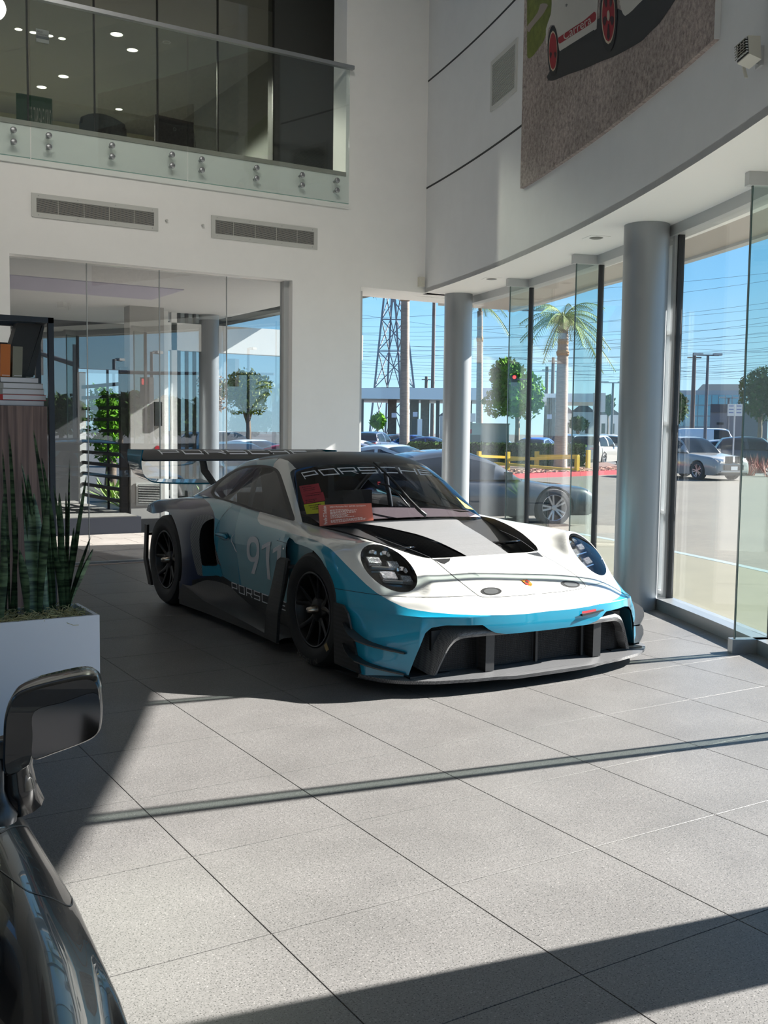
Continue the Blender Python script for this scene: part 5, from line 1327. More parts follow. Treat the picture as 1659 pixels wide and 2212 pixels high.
# curly moss
def moss(b, x0, x1, n):
    for k in range(n):
        x, y = random.uniform(x0, x1), random.uniform(-D2 + .03, D2 - .03); a = random.uniform(0, 6.28); r = random.uniform(.01, .035); h = PLZ - .03 + random.uniform(0, .035)
        b.tube([(x + r*math.cos(a + t)*(1 + .2*t), y + r*math.sin(a + t)*(1 + .2*t), h + .010*math.sin(2*t + k)) for t in np.linspace(0, 3.2, 7)], .0014, 3, False)
tag(part('spanish_moss', mat('moss', srgb(178, 172, 128), .9, noise=.2, nscale=20), pl, lambda b: moss(b, -L2 + .03, L2 - .03, 1500)), kind='stuff')
def snakemat():
    m = bpy.data.materials.new('snake_leaf'); m.use_nodes = True; t = m.node_tree; b = t.nodes['Principled BSDF']; b.inputs['Roughness'].default_value = .42
    tc = t.nodes.new('ShaderNodeTexCoord'); mp = t.nodes.new('ShaderNodeMapping'); mp.inputs['Scale'].default_value = (6, 6, 42); n = t.nodes.new('ShaderNodeTexNoise'); n.inputs['Scale'].default_value = 1; n.inputs['Detail'].default_value = 4
    t.links.new(tc.outputs['Object'], mp.inputs[0]); t.links.new(mp.outputs[0], n.inputs['Vector'])
    r = t.nodes.new('ShaderNodeValToRGB'); r.color_ramp.elements[0].position = .40; r.color_ramp.elements[0].color = (*srgb(26, 46, 32), 1); r.color_ramp.elements[1].position = .60; r.color_ramp.elements[1].color = (*srgb(98, 124, 92), 1)
    t.links.new(n.outputs['Fac'], r.inputs[0]); t.links.new(r.outputs[0], b.inputs['Base Color']); return m
m_snake = snakemat()
def leaf(b, h, w, tilt, az, bend, tw):
    P = []
    for t in np.linspace(0, 1, 12):
        wd = w*(.55 + .9*t)*(1 if t < .45 else max(.02, 1 - ((t - .45)/.55)**1.7)); off = tilt*h*t + bend*h*t*t; z = h*t*math.cos(min(1, abs(tilt)))
        c = Vector((off*math.cos(az), off*math.sin(az), z)); a = az + 1.57 + tw*t; d = Vector((math.cos(a), math.sin(a), 0)); nrm_ = Vector((-d.y, d.x, 0))
        P.append([c - d*wd/2 - nrm_*wd*.16, c - d*wd/4 , c + nrm_*wd*.05, c + d*wd/4, c + d*wd/2 - nrm_*wd*.16])
    b.grid(np.array([[tuple(q) for q in r] for r in P]))
    Q = [[q - Vector((0, 0, 0)) for q in r] for r in P]
    P2 = [[(q[0] - .004*math.cos(az), q[1] - .004*math.sin(az), q[2]) for q in r] for r in P]; b.grid(np.array(P2), flip=True)
# leaf tips taken from the photograph (px of tip, px of foot)
tips = [(18,925,30,1330),(24,935,26,1328),(74,924,112,1325),(49,996,90,1322),(46,1023,60,1330),(84,1006,96,1318),(92,985,118,1318),(59,1022,70,1326),(148,985,142,1318),(184,1021,146,1315),(111,1043,138,1318),(169,1103,160,1312),(199,1153,172,1312),(199,1180,165,1312),(107,1135,60,1338),(113,1172,128,1320),(88,1215,95,1322),(8,965,14,1330),(6,1060,4,1335),(35,1110,25,1335),(130,1150,150,1316),(60,1077,50,1328),(128,1060,122,1320),(20,1150,10,1340),(75,1150,80,1328),(160,1135,155,1314),(143,1060,148,1316),(100,1060,110,1322)]
for k, (u, v, fu, fv) in enumerate(tips):
    foot = G(min(fu, 178), min(fv, 1335), PLZ - .04); foot[1] = np.clip(foot[1], PLY + .04, PLY + .33); foot[0] = min(foot[0], PLX - .07)
    d = ray(u, v); tip = CAM + d*(foot[1] + random.uniform(-.03, .05))/d[1]
    h = tip[2] - foot[2]; dx = tip[0] - foot[0]; bnd = random.uniform(-.1, .15)
    t = thing('snake_plant_leaf', None, None)
    b = MB(); leaf(b, h, random.uniform(.034, .05) if v < 1100 else random.uniform(.05, .068), 0, random.uniform(-.5, .5), 0, random.uniform(-.6, .6))
    V = [(x + dx*(z/h)**1.3, y + random.uniform(0, 0), z) for x, y, z in b.V]; b.V = V
    bpy.data.objects.remove(t)
    o = b.build('leaf', m_snake, pl, True); o.location = (foot[0] - (PLX - .95), foot[1] - (PLY + .19), PLZ - .05)
for k in range(14):   # fillers toward the back and off to the left
    b = MB(); leaf(b, random.uniform(.35, .75), random.uniform(.045, .065), random.uniform(-.12, .12), random.uniform(0, 6.28), random.uniform(-.1, .1), random.uniform(-.6, .6))
    o = b.build('leaf', m_snake, pl, True); o.location = (random.uniform(-.5, .85), random.uniform(-.06, .13), PLZ - .05)
# --- shelf unit with walnut cabinet
YS = 6.35
m_steel = mat('shelf_steel', srgb(44, 48, 56), .4, metal=.3)
pr = PY(118.5, 900, YS); zt_ = PY(118, 687, YS)[2]; zc_ = float(PY(100, 878, YS)[2])
SX = float(pr[0]); SW = 1.6; SD = .34
sh = thing('shelf_unit', 'tall black steel shelf frame with walnut cabinet left of the glass wall', 'shelf', (SX, YS, 0))
r = .032
for x in (-r/2, -SW):
    for y in (r/2, SD): part('post', m_steel, sh, lambda b: b.bbox((x - r/2, y - r/2, 0), (x + r/2, y + r/2, zt_)))
for y in (r/2, SD): part('top_rail', m_steel, sh, lambda b: b.bbox((-SW, y - r/2, zt_ - r), (0, y + r/2, zt_ + .001)))
for x in (-r/2, -SW): part('side_rail', m_steel, sh, lambda b: b.bbox((x - r/2, r, zt_ - r), (x + r/2, SD, zt_)))
part('mid_rail', m_steel, sh, lambda b: b.bbox((-SW, SD - .01, zt_ - .16), (-.05, SD + .01, zt_ - .135)))
def woodmat():
    m = bpy.data.materials.new('walnut'); m.use_nodes = True; t = m.node_tree; b = t.nodes['Principled BSDF']; b.inputs['Roughness'].default_value = .5
    tc = t.nodes.new('ShaderNodeTexCoord'); mp = t.nodes.new('ShaderNodeMapping'); mp.inputs['Scale'].default_value = (26, 26, .9); n = t.nodes.new('ShaderNodeTexNoise'); n.inputs['Scale'].default_value = 1.6; n.inputs['Detail'].default_value = 6; n.inputs['Distortion'].default_value = .6
    t.links.new(tc.outputs['Object'], mp.inputs[0]); t.links.new(mp.outputs[0], n.inputs['Vector'])
    r_ = t.nodes.new('ShaderNodeValToRGB'); r_.color_ramp.elements[0].position = .35; r_.color_ramp.elements[0].color = (*srgb(84, 64, 60), 1); r_.color_ramp.elements[1].position = .65; r_.color_ramp.elements[1].color = (*srgb(138, 112, 104), 1)
    t.links.new(n.outputs['Fac'], r_.inputs[0]); t.links.new(r_.outputs[0], b.inputs['Base Color']); return m
m_wood = woodmat()
part('cabinet', m_wood, sh, lambda b: b.bbox((-SW + .03, -.0, .28), (-.045, SD - .03, zc_)))
part('cabinet_shelf', m_steel, sh, lambda b: b.bbox((-SW, .0, .24), (0, SD, .275)))
# books: a stack of five with white page edges, plus upright ones
bx = [(98, 822, 832, 26, (26,30,28)), (97, 832, 843, 18, (150,148,146)), (98, 844, 855, 8, (136,134,130)), (100, 856, 865, 4, (170,26,24)), (97, 867, 877, -6, (52,62,84))]
m_page = mat('book_pages', srgb(214, 213, 220), .8, noise=.04, nscale=60, stretch=(1, 1, 60))
labs = ['black covered book on top of the stack of five on the cabinet', 'grey book, second from the top of the stack on the cabinet', 'grey book in the middle of the stack on the cabinet', 'red book, second from the bottom of the stack on the cabinet', 'dark blue book at the bottom of the stack on the cabinet']
zz = [zc_]
hts = [.031, .034, .036, .036, .033]
z = zc_ + .0005
xr = [PY(96, 877, YS + .05)[0], PY(100, 862, YS + .05)[0], PY(96, 850, YS + .05)[0], PY(94, 838, YS + .05)[0], PY(84, 828, YS + .05)[0]]
for k in range(5):
    c = bx[4 - k][4]; h = .0335; x1 = float(xr[k]); wd = .29 - .01*k
    t = thing('hardback_book', labs[4 - k], 'book', (x1 - wd/2, YS + .05 + .1, z), 0, 'stacked books')
    part('pages', m_page, t, lambda b: b.bbox((-wd/2 + .03, -.098, .003), (wd/2 - .003, .097, h - .003)))
    mc = mat('book_cover_%d' % k, srgb(*c), .5)
    part('cover', mc, t, lambda b: (b.bbox((-wd/2, -.1, 0), (wd/2, .1, .003)), b.bbox((-wd/2, -.1, h - .003), (wd/2, .1, h)), b.bbox((-wd/2, -.1, .003), (-wd/2 + .03, .1, h - .003))))
    z += h + .0006
ztop = z
# a black box file leaning, two upright books
t = thing('box_file', 'large black slipcase standing at a lean on the shelf', 'box', (float(PY(60, 830, YS + .2)[0]), YS + .17, ztop), 0)
part('case', mat('slipcase', srgb(34, 34, 36), .5), t, lambda b: b.extrude([(-.16, 0, 0), (-.02, 0, 0), (.08, 0, .33), (-.06, 0, .33)], (0, .12, 0))); part('inside', m_blk, t, lambda b: b.extrude([(-.015, .01, .01), (.03, .01, .01), (.10, .01, .32), (.085, .01, .32)], (0, .10, 0)))
for k, (u0, c, lab) in enumerate(((8, (200, 110, 40), 'orange upright book on the left end of the shelf'), (34, (128, 126, 112), 'grey upright book beside the orange one'))):
    x = float(PY(u0, 830, YS + .1)[0]); t = thing('upright_book', lab, 'book', (x, YS + .055, ztop), 0, 'upright books')
    part('cover', mat('spine_%d' % k, srgb(*c), .5), t, lambda b: b.extrude([(-.028, 0, 0), (.028, 0, 0), (.034, 0, .19 - .01*k), (-.022, 0, .19 - .01*k)], (0, .10, 0))); part('pages', m_page, t, lambda b: b.bbox((-.018, -.0005, .006), (.026, 0, .01)))
# --- black car in the foreground: fender, door top, mirror
d0, d1 = G(20, 1700, .62), G(330, 2212, .62)
ax = (d1 - d0)[:2]; ax /= np.linalg.norm(ax); side = np.array([ax[1], -ax[0]])        # ax: towards the nose
if side @ np.array([1.0, 0]) < 0: side = -side                                         # side: outwards, to the floor in view
m_bc = mat('black_car_paint', (.004, .004, .005), .25, coat=.6, coatr=.01, spec=.3)
bc = thing('black_car', 'glossy black car whose front fender and mirror fill the lower left corner', 'car', (float(d0[0]), float(d0[1]), 0))
def bp(s, o, z): q = d0[:2]*0 + ax*s + side*o; return (float(q[0]), float(q[1]), float(z))
rows = []
for s in np.linspace(-2.2, 2.2, 45):
    o0 = float(np.interp(s, [-2.2,-.6,-.3,0,.25,.6,.9,1.3,1.8,2.2], [-.04,-.05,-.045,-.02,.0,.012,.0,-.04,-.16,-.5])); zt2 = float(np.interp(s, [-2.2,-.35,0,.35,.8,1.2,1.6,2.0,2.2], [.80,.80,.79,.765,.72,.66,.60,.5,.35]))
    rows.append([bp(s, o0 - .06, .18), bp(s, o0 - .02, .38), bp(s, o0, .56), bp(s, o0 - .035, zt2 - .10), bp(s, o0 - .13, zt2 - .015), bp(s, o0 - .26, zt2 - .01), bp(s, o0 - .40, zt2 - .05 if s > .0 else zt2 + .02), bp(s, o0 - .75, zt2 - .0 if s > .0 else zt2 + .02), bp(s, o0 - .95, zt2 + .01)])
BS = surf(np.array(rows), 1, 8); b = MB(); b.grid(BS); bo = b.build('front_fender', m_bc, bc, True)
bvh_bc = BVHTree.FromPolygons(b.V, b.F)
def hitb(u, v):
    d = Vector(ray(u, v)).normalized(); o = Vector(CAM) - Vector((float(d0[0]), float(d0[1]), 0)); return bvh_bc.ray_cast(o, d)
def rib2(pts, name, wd, m):
    V = []; C_ = [hitb(u, v) for u, v in catmull(np.array(pts, float), 8)]; C_ = [c for c in C_ if c[0] is not None]
    for i, c in enumerate(C_):
        tt = (C_[min(i+1, len(C_)-1)][0] - C_[max(i-1, 0)][0]).normalized(); n_ = c[1]
        if n_.z < 0: n_ = -n_
        s_ = tt.cross(n_).normalized(); V += [c[0] + s_*wd/2 + n_*.0008, c[0] - s_*wd/2 + n_*.0008]
    k = len(V)//2
    if k > 1: mesh_obj(name, V, [(2*i, 2*i+1, 2*i+3, 2*i+2) for i in range(k-1)], m, bc)
rib2([(0,1800),(30,1786),(65,1788),(105,1815),(140,1870),(155,1935),(150,1957),(110,1940),(60,1925),(20,1895),(0,1880)], 'fuel_flap_gap', .003, m_blk)
# mirror
mc_ = CAM + ray(118, 1555)*1.62
mo_ = Vector(mc_) - Vector((float(d0[0]), float(d0[1]), 0))
rv, uv_ = Vector(rt), Vector(up)
rv2 = (Vector((rt.x, rt.y, 0)).normalized()*.97 + Vector((fw.x, fw.y, 0)).normalized()*.24).normalized(); nv2 = rv2.cross(Vector((0, 0, 1))).normalized()
K = 1.62/F
outl = [(-112,42),(-108,-10),(-92,-50),(-60,-68),(0,-84),(60,-96),(88,-94),(100,-78),(103,-50),(102,5),(92,32),(60,50),(0,72),(-40,86),(-52,78),(-60,100),(-96,120),(-112,110)]
O3 = catmull(np.array(outl, float), 4, True)
if nv2.dot(fw) > 0: nv2 = -nv2          # towards the viewer
org_ = Vector(CAM) - Vector((float(d0[0]), float(d0[1]), 0))
def mp_(p, dep, sc=1.0):
    r_ = Vector(ray(118 + p[0]*sc, 1555 + p[1]*sc)); t = ((mo_ - org_).dot(nv2))/r_.dot(nv2); return org_ + r_*t + nv2*dep
mr = MB(); rings = []
for dep, sc in ((.010, .93), (.006, .975), (-.006, 1.0), (-.05, .99), (-.10, .88), (-.125, .6)): rings.append([tuple(mp_(p, dep, sc)) for p in O3] + [tuple(mp_(O3[0], dep, sc))])
mr.grid(np.array(rings)); n_ = len(O3)
mr.add([rings[0][i] for i in range(n_)], [tuple(range(n_))]); mr.add([rings[-1][i] for i in range(n_)], [tuple(range(n_))[::-1]])
autosmooth(mr.build('mirror_housing', m_bc, bc), 45)
gl_o = catmull(np.array([(-42,-22),(20,-42),(84,-62),(98,-40),(97,5),(88,28),(55,46),(0,64),(-44,78),(-46,30)], float), 4, True)
g_ = MB(); g_.add([tuple(mp_(p, .0115)) for p in gl_o], [tuple(range(len(gl_o)))]); g_.build('mirror_face', mat('mirror_panel', (.10, .10, .105), .06, metal=1.0), bc, True)
part('mirror_stalk', m_bc, bc, lambda b: b.tube([mp_((-92, 60), -.05), mp_((-92, 120), -.05), mp_((-88, 165), -.05), mp_((-80, 210), -.06)], [.03, .026, .03, .036], 12), True)
part('antenna_base', mat('antenna_grey', srgb(60, 62, 66), .3, metal=.6), bc, lambda b: b.lathe([(.022, 0), (.024, .012), (.012, .03), (.005, .05), (.005, .10)], 16, tuple(mp_((-118, 190), -.02) - Vector((0, 0, .03)))), True)
# ================================================================== OUTSIDE
GZ = -.35
m_asph = mat('asphalt', srgb(72, 72, 74), .9, noise=.12, nscale=1.5)
def pavermat():
    m = bpy.data.materials.new('paver_field'); m.use_nodes = True; t = m.node_tree; b = t.nodes['Principled BSDF']; b.inputs['Roughness'].default_value = .85
    tc = t.nodes.new('ShaderNodeTexCoord'); mp = t.nodes.new('ShaderNodeMapping'); mp.inputs['Rotation'].default_value = (0, 0, .5); mp.inputs['Scale'].default_value = (1, 1, 1)
    br = t.nodes.new('ShaderNodeTexBrick'); br.inputs['Scale'].default_value = 4.0; br.inputs['Mortar Size'].default_value = .012; br.inputs['Color1'].default_value = (*srgb(84, 80, 70), 1); br.inputs['Color2'].default_value = (*srgb(73, 70, 61), 1); br.inputs['Mortar'].default_value = (*srgb(50, 47, 42), 1)
    t.links.new(tc.outputs['Object'], mp.inputs[0]); t.links.new(mp.outputs[0], br.inputs['Vector'])
    n = t.nodes.new('ShaderNodeTexNoise'); n.inputs['Scale'].default_value = .6; n.inputs['Detail'].default_value = 6; t.links.new(tc.outputs['Object'], n.inputs['Vector'])
    mx = t.nodes.new('ShaderNodeMixRGB'); mx.blend_type = 'MULTIPLY'; mx.inputs[0].default_value = .5
    r = t.nodes.new('ShaderNodeMapRange'); r.inputs[1].default_value = .3; r.inputs[2].default_value = .7; r.inputs[3].default_value = .7; r.inputs[4].default_value = 1.15
    t.links.new(n.outputs['Fac'], r.inputs[0]); t.links.new(br.outputs['Color'], mx.inputs[1]); t.links.new(r.outputs[0], mx.inputs[2]); t.links.new(mx.outputs[0], b.inputs['Base Color']); return m
m_pav = pavermat()
struct(part('ground_asphalt', m_asph, None, lambda b: b.bbox((-260, -260, GZ - .5), (420, 460, GZ))))
# paved forecourt: ring around the facade out to the red kerb
fc = MB(); aa = np.linspace(30, -75, 60); V = []
for a in aa: V += [AP(26.5, a, GZ + .004), AP(58, a, GZ + .004)]
fc.add(V, [(2*i, 2*i+1, 2*i+3, 2*i+2) for i in range(len(aa)-1)]); struct(fc.build('ground_pavers', m_pav))
m_conc = mat('walk_concrete', srgb(88, 86, 70), .85, noise=.08, nscale=2)
wk = struct(autosmooth(ring(26.43, 28.6, GZ, -.03, np.linspace(-9, -62, 90)).build('ground_walkway', m_conc), 30))
autosmooth(ring(28.6, 28.72, GZ, -.028, np.linspace(-9, -62, 90)).build('kerb', mat('kerb_paint', srgb(104, 118, 120), .7), wk), 30)
# ---------------------------------------------------------------- generic cars
m_cglass = mat('car_glass', (.012, .016, .02), .06, spec=.35); m_tail = mat('tail_lamp', srgb(190, 20, 24), .25, coat=1); m_lamp = mat('head_lamp', (.75, .78, .8), .15, coat=1); m_ctyre = mat('car_tyre', (.02, .02, .021), .8); m_crim = mat('car_rim', (.42, .42, .43), .3, metal=.9); m_trim = mat('car_trim', (.02, .02, .022), .5); m_plate = mat('number_plate', srgb(220, 220, 214), .5)
CARS = {}
def roadcar(label, col, pos, rz, kind='sedan', group=None, detail=1, L=None):
    """front looks along local -y"""
    P = dict(sedan=dict(L=4.75, W=1.84, wb=2.80, h=1.44, zh=.80, zd=.98, zb=.92, ws=(-.72, .12), rr=(1.02, 1.85), R=.33),
             coupe4=dict(L=4.82, W=1.94, wb=2.95, h=1.42, zh=.80, zd=.98, zb=.90, ws=(-.86, .05), rr=(1.10, 2.15), R=.355),
             suv=dict(L=4.6, W=1.88, wb=2.72, h=1.66, zh=.98, zd=1.10, zb=1.06, ws=(-.72, -.05), rr=(1.60, 2.05), R=.36),
             hatch=dict(L=4.2, W=1.80, wb=2.62, h=1.50, zh=.88, zd=1.0, zb=.96, ws=(-.80, -.05), rr=(1.30, 1.92), R=.32),
             van=dict(L=5.4, W=2.0, wb=3.3, h=2.2, zh=1.2, zd=1.3, zb=1.25, ws=(-1.7, -1.1), rr=(2.45, 2.6), R=.36))[kind]
    if L: P['L'] = L
    c = thing('parked_car', label, 'car', pos, rz, group); m = mat('car_paint_%d_%d_%d' % col, srgb(*col), .3, coat=1.0)
    hl, w, wb, R = P['L']/2, P['W']/2, P['wb']/2, P['R']; zf = P['zh']; zb = P['zb']; zd = P['zd']; y0, y1 = P['ws']; y2, y3 = P['rr']; H_ = P['h']
    # lower body
    st = [(-hl, .30, .62*zf, .80), (-hl + .07, .24, .80*zf, .88), (-hl + .30, .22, zf*.93, .95), (-wb, .22, zf, .985), (y0 - .1, .22, zb*.97, 1.0), (0, .2, zb, 1.0), (y2, .22, zb + .02, 1.0), (wb, .22, zb + .03, 1.0), (hl - .30, .24, zd, .96), (hl - .06, .30, zd*.93, .90), (hl, .36, zd*.70, .84)]
    rows = []
    for y, zl, zt, wf in st:
        ww = w*wf; bow = .12*(1 - wf)
        rows.append([(0, y - bow if y < 0 else y + bow, zt), (ww*.45, y, zt), (ww*.78, y, zt - .015), (ww*.94, y, zt - .075), (ww, y, zt*.66), (ww*.985, y, zt*.42), (ww*.95, y, zl)])
    S_ = surf(np.array(rows), 5, 4); V_, F_ = gridVF(S_)
    rows0 = len(F_)
    for yy in (-wb, wb): _, (V_, F_) = clip(V_, F_, np.where(np.array(V_)[:, 0] > w*.6, R*1.14 - np.hypot(np.array(V_)[:, 1] - yy, np.array(V_)[:, 2] - R), -1))
    # end caps
    V_, F_ = mir([tuple(v) for v in V_], F_)
    b = MB(); b.add(V_, F_)
    for row_ in (S_[0], S_[-1]):
        pts = [tuple(p) for p in row_] + [(-p[0], p[1], p[2]) for p in row_[::-1]]; b.add(pts, [tuple(range(len(pts)))])
    o = b.build('body', m, c, True); clean(o, .002); autosmooth(o, 40)
    part('underbody', m_trim, c, lambda b: b.bbox((-w*.84, -hl + .15, .2), (w*.84, hl - .15, .55)))
    # greenhouse
    gr = []
    for (y, z, k) in ((y0, zb - .03, 0), (y0 + (y1-y0)*.5, zb + (H_-zb)*.56, .45), (y1, H_ - .045, 1), ((y1+y2)/2 - .1, H_, 1), (y2, H_ - .07, 1), ((y2+y3)/2 + .02, zb + (H_-zb)*.55, .5), (y3, zb, 0)):
        f = k; yb = float(np.interp(k, [0, 1], [0, .22 if y < .3 else -.12]))
        gr.append([(0, y - .05*(y < .2) + .05*(y > .8), z), (w*.42, y, z - .008), (w*(.78 - .14*f), y + yb*.2, z - .04*f), (w*(.86 - .15*f), y + yb*.5, z - (.10*f + .01)), (w*(.90 - .04*f), y + yb, (z + zb)/2 - .02*f), (w*.93, y + yb*1.3, zb - .02)])
    Gs = surf(np.array(gr), 5, 4); a_, b_ = Gs.shape[:2]; glass, body_ = [], []
    VV = Gs.reshape(-1, 3)
    for i in range(a_ - 1):
        for j in range(b_ - 1):
            q = (i*b_ + j, (i+1)*b_ + j, (i+1)*b_ + j + 1, i*b_ + j + 1); u, v = (i + .5)/5, (j + .5)/4
            isg = (v < 2.3 and (u < 2.0 or u > 4.1) and u < 5.8) or (v > 3.1 and 1.0 < u < 5.2 and not (3.0 < u < 3.2) and v < 4.9)
            if kind == 'van' and u > 2.6: isg = False
            (glass if isg else body_).append(q)
    for nm, fs, mm_ in (('cabin', body_, m), ('windows', glass, m_cglass)):
        v2, f2 = mir([tuple(v) for v in VV], fs); o = mesh_obj(nm, v2, f2, mm_, c, True); clean(o, .001)
        bm = bmesh.new(); bm.from_mesh(o.data); bmesh.ops.delete(bm, geom=[v for v in bm.verts if not v.link_faces], context='VERTS'); bm.to_mesh(o.data); bm.free()
    # wheels
    key = (kind, detail)
    for sx in (-1, 1):
        for yy in (-wb, wb):
            x = sx*(w - .11)
            wl = bpy.data.objects.new('wheel', None); COL.objects.link(wl); wl.parent = c; wl.location = (x, yy, R); wl.rotation_euler = (0, 0, 0 if sx > 0 else math.pi)
            if key not in CARS:
                bt = MB(); bt.lathe([(R*.70, .10), (R*.78, .115), (R*.96, .10), (R, .06), (R, -.1), (R*.7, -.11)], 36, axis='X'); t_ = autosmooth(bt.build('tyre', m_ctyre, wl), 40)
                bt = MB(); bt.lathe([(R*.70, .10), (R*.66, .085), (R*.62, -.05), (.001, -.05)], 36, axis='X'); d_ = autosmooth(bt.build('rim', m_trim, wl), 40)
                bs = MB(); ns = 10 if detail > 1 else 5
                for k in range(ns):
                    a = 2*math.pi*k/ns + (.12 if k % 2 else -.12)*(ns > 5); r0 = .05
                    bs.beam((.07, r0*math.sin(a), r0*math.cos(a)), (.085, R*.68*math.sin(a), R*.68*math.cos(a)), .035 if ns > 5 else .06, .02, up=(1, 0, 0))
                bs.lathe([(.001, .09), (.05, .088), (.055, .06)], 16, axis='X'); bs.lathe([(R*.66, .088), (R*.70, .10), (R*.685, .104)], 36, axis='X')
                s_ = bs.build('spokes', m_crim, wl); CARS[key] = (t_.data, d_.data, s_.data)
            else:
                for nm, me in zip(('tyre', 'rim', 'spokes'), CARS[key]):
                    o = bpy.data.objects.new(nm, me); COL.objects.link(o); o.parent = wl
    # lamps, plate, mirrors
    for sx in (-1, 1):
        part('head_lamp', m_lamp, c, lambda b: b.add([(sx*w*.50, -hl + .015, zf*.84), (sx*w*.86, -hl + .20, zf*.88), (sx*w*.90, -hl + .22, zf*.78), (sx*w*.52, -hl - .01, zf*.74)], [(0, 1, 2, 3)] if sx > 0 else [(3, 2, 1, 0)]))
        part('tail_lamp', m_tail, c, lambda b: b.box((sx*w*.66, hl - .06, zd*.84), (w*.36, .14, .10)))
        part('side_mirror', m, c, lambda b: b.box((sx*(w + .06), y0 + .35, zb + .06), (.18, .10, .13)))
    part('rear_plate', m_plate, c, lambda b: b.box((0, hl + .03, zd*.66), (.32, .02, .16))); part('front_plate', m_plate, c, lambda b: b.box((0, -hl - .06, .48), (.32, .02, .14)))
    part('front_grille', m_trim, c, lambda b: b.box((0, -hl + .0, .52*zf), (w*1.0, .12, .20)))
    return c
def face(u, v, ang): # heading so that the car's front points at angle ang (deg) to the right of the direction facing the camera
    d = ray(u, v); back = math.atan2(-d[1], -d[0]); return back + math.radians(ang) + math.pi/2
def gp_(u, D): p = PD(u, 940, D); return (float(p[0]), float(p[1]), GZ)
# dark grey four door just outside
wc = G(1192, 1137, GZ)
hd_ = face(1192, 1100, 114)
Rm = Matrix.Rotation(hd_, 3, 'Z'); off = Rm @ Vector((-.86, -1.475, 0))
# which side shows: use the wheel nearer to the camera
cands = []
for sx in (-1, 1):
    off = Rm @ Vector((sx*.86, -1.475, 0)); cands.append((wc[0] - off.x, wc[1] - off.y))
cpos = max(cands, key=lambda q: q[0]**2 + q[1]**2)
sed = roadcar('dark grey four-door coupe parked just outside the curved glass', (58, 64, 70), (cpos[0], cpos[1], GZ), hd_, 'coupe4', None, 2)
# silver suv
suvp = gp_(1535, 43.5)
sv = roadcar('silver compact SUV with kidney grille driving past outside on the right', (150, 148, 142), (suvp[0] - .75, suvp[1] + .25, GZ), face(1535, 1000, 42), 'suv', None, 2)
for sx in (-1, 1):
    for k in range(5): part('grille_bar', m_trim, sv, lambda b: b.box((sx*(.09 + .075*k), -2.33, .80), (.045, .05, .26)))
part('front_bumper_trim', m_crim, sv, lambda b: b.box((0, -2.36, .36), (1.3, .06, .04)))
cars = [(('blue hatchback parked tail-on behind the hedge', (40, 80, 170)), 1165, 53, 165, 'hatch'), (('grey-beige SUV parked tail-on right of the palm', (140, 138, 132)), 1290, 58, 160, 'suv'),
        (('dark blue-grey SUV parked left of the beige SUV', (76, 90, 104)), 1240, 62, 160, 'suv'), (('dark navy SUV far off behind the back window', (40, 50, 70)), 812, 66, 160, 'suv'), (('black sedan far off between the palm trunk and the navy SUV', (28, 30, 36)), 862, 80, 120, 'sedan'),
        (('blue sedan far off beside the slim column', (40, 60, 120)), 908, 74, 60, 'sedan'), (('dark blue sedan nearer than the blue one beside the slim column', (36, 50, 92)), 945, 56, 70, 'sedan'), (('white sedan seen low through the back window', (226, 226, 226)), 800, 33, 85, 'sedan'),
        (('red car seen low at the left of the back window', (176, 20, 36)), 690, 28, 80, 'coupe4'), (('pale silver car between the white sedan and the palm trunk', (164, 172, 176)), 880, 24, 62, 'sedan'),
        (('white sedan behind the silver SUV on the right', (220, 222, 222)), 1500, 57, 150, 'sedan'), (('pale blue-grey sedan behind the white sedan on the right', (150, 160, 172)), 1568, 66, 100, 'sedan'), (('black SUV at the right edge beyond the red plants', (38, 40, 46)), 1640, 54, 95, 'suv'),
        (('long white van far off behind the parked cars on the right', (214, 216, 218)), 1535, 84, 95, 'van'), (('dark sedan far off left of the white van', (60, 64, 72)), 1450, 96, 80, 'sedan'), (('white SUV far off between the column and the beige SUV', (206, 208, 210)), 1335, 66, 90, 'suv'), (('light blue sedan glimpsed below the tree', (150, 170, 190)), 1088, 66, 95, 'sedan')]
for (lab, col), u, D, ang, kd in cars: roadcar(lab, col, gp_(u, D), face(u, 940, ang), kd, 'parked cars outside')
# ---------------------------------------------------------------- kerb bed, hedge, yellow fence
m_kred = mat('kerb_red', srgb(170, 30, 48), .7); m_mulch = mat('bark_mulch', srgb(92, 64, 54), .95, noise=.5, nscale=30)
k0, k1 = G(1030, 1037, GZ), G(1345, 1026, GZ); k2 = G(700, 1050, GZ)
kp = [G(u, v, GZ) for u, v in ((860, 1042), (1000, 1038), (1135, 1033), (1250, 1028.5), (1300, 1026), (1345, 1024.5))]
kp.append(kp[-1] + (kp[-1] - kp[-2])*.6); 
kb = MB()
for a, b_ in zip(kp[:-1], kp[1:]): kb.beam((a[0], a[1], GZ + .09), (b_[0], b_[1], GZ + .09), .20, .18, up=(0, 0, 1))
tag(kb.build('painted_kerb', m_kred), 'red painted kerb along the planting bed outside', 'kerb')
bk = [p + np.array([ .75, 1.0, 0])*8 for p in kp]
bed = MB(); n = len(kp); bed.add([(p[0] + .1, p[1] + .1, GZ + .15) for p in kp] + [(p[0], p[1], GZ + .2) for p in bk], [(i, i+1, n+i+1, n+i) for i in range(n-1)])
struct(bed.build('ground_bed', m_mulch))
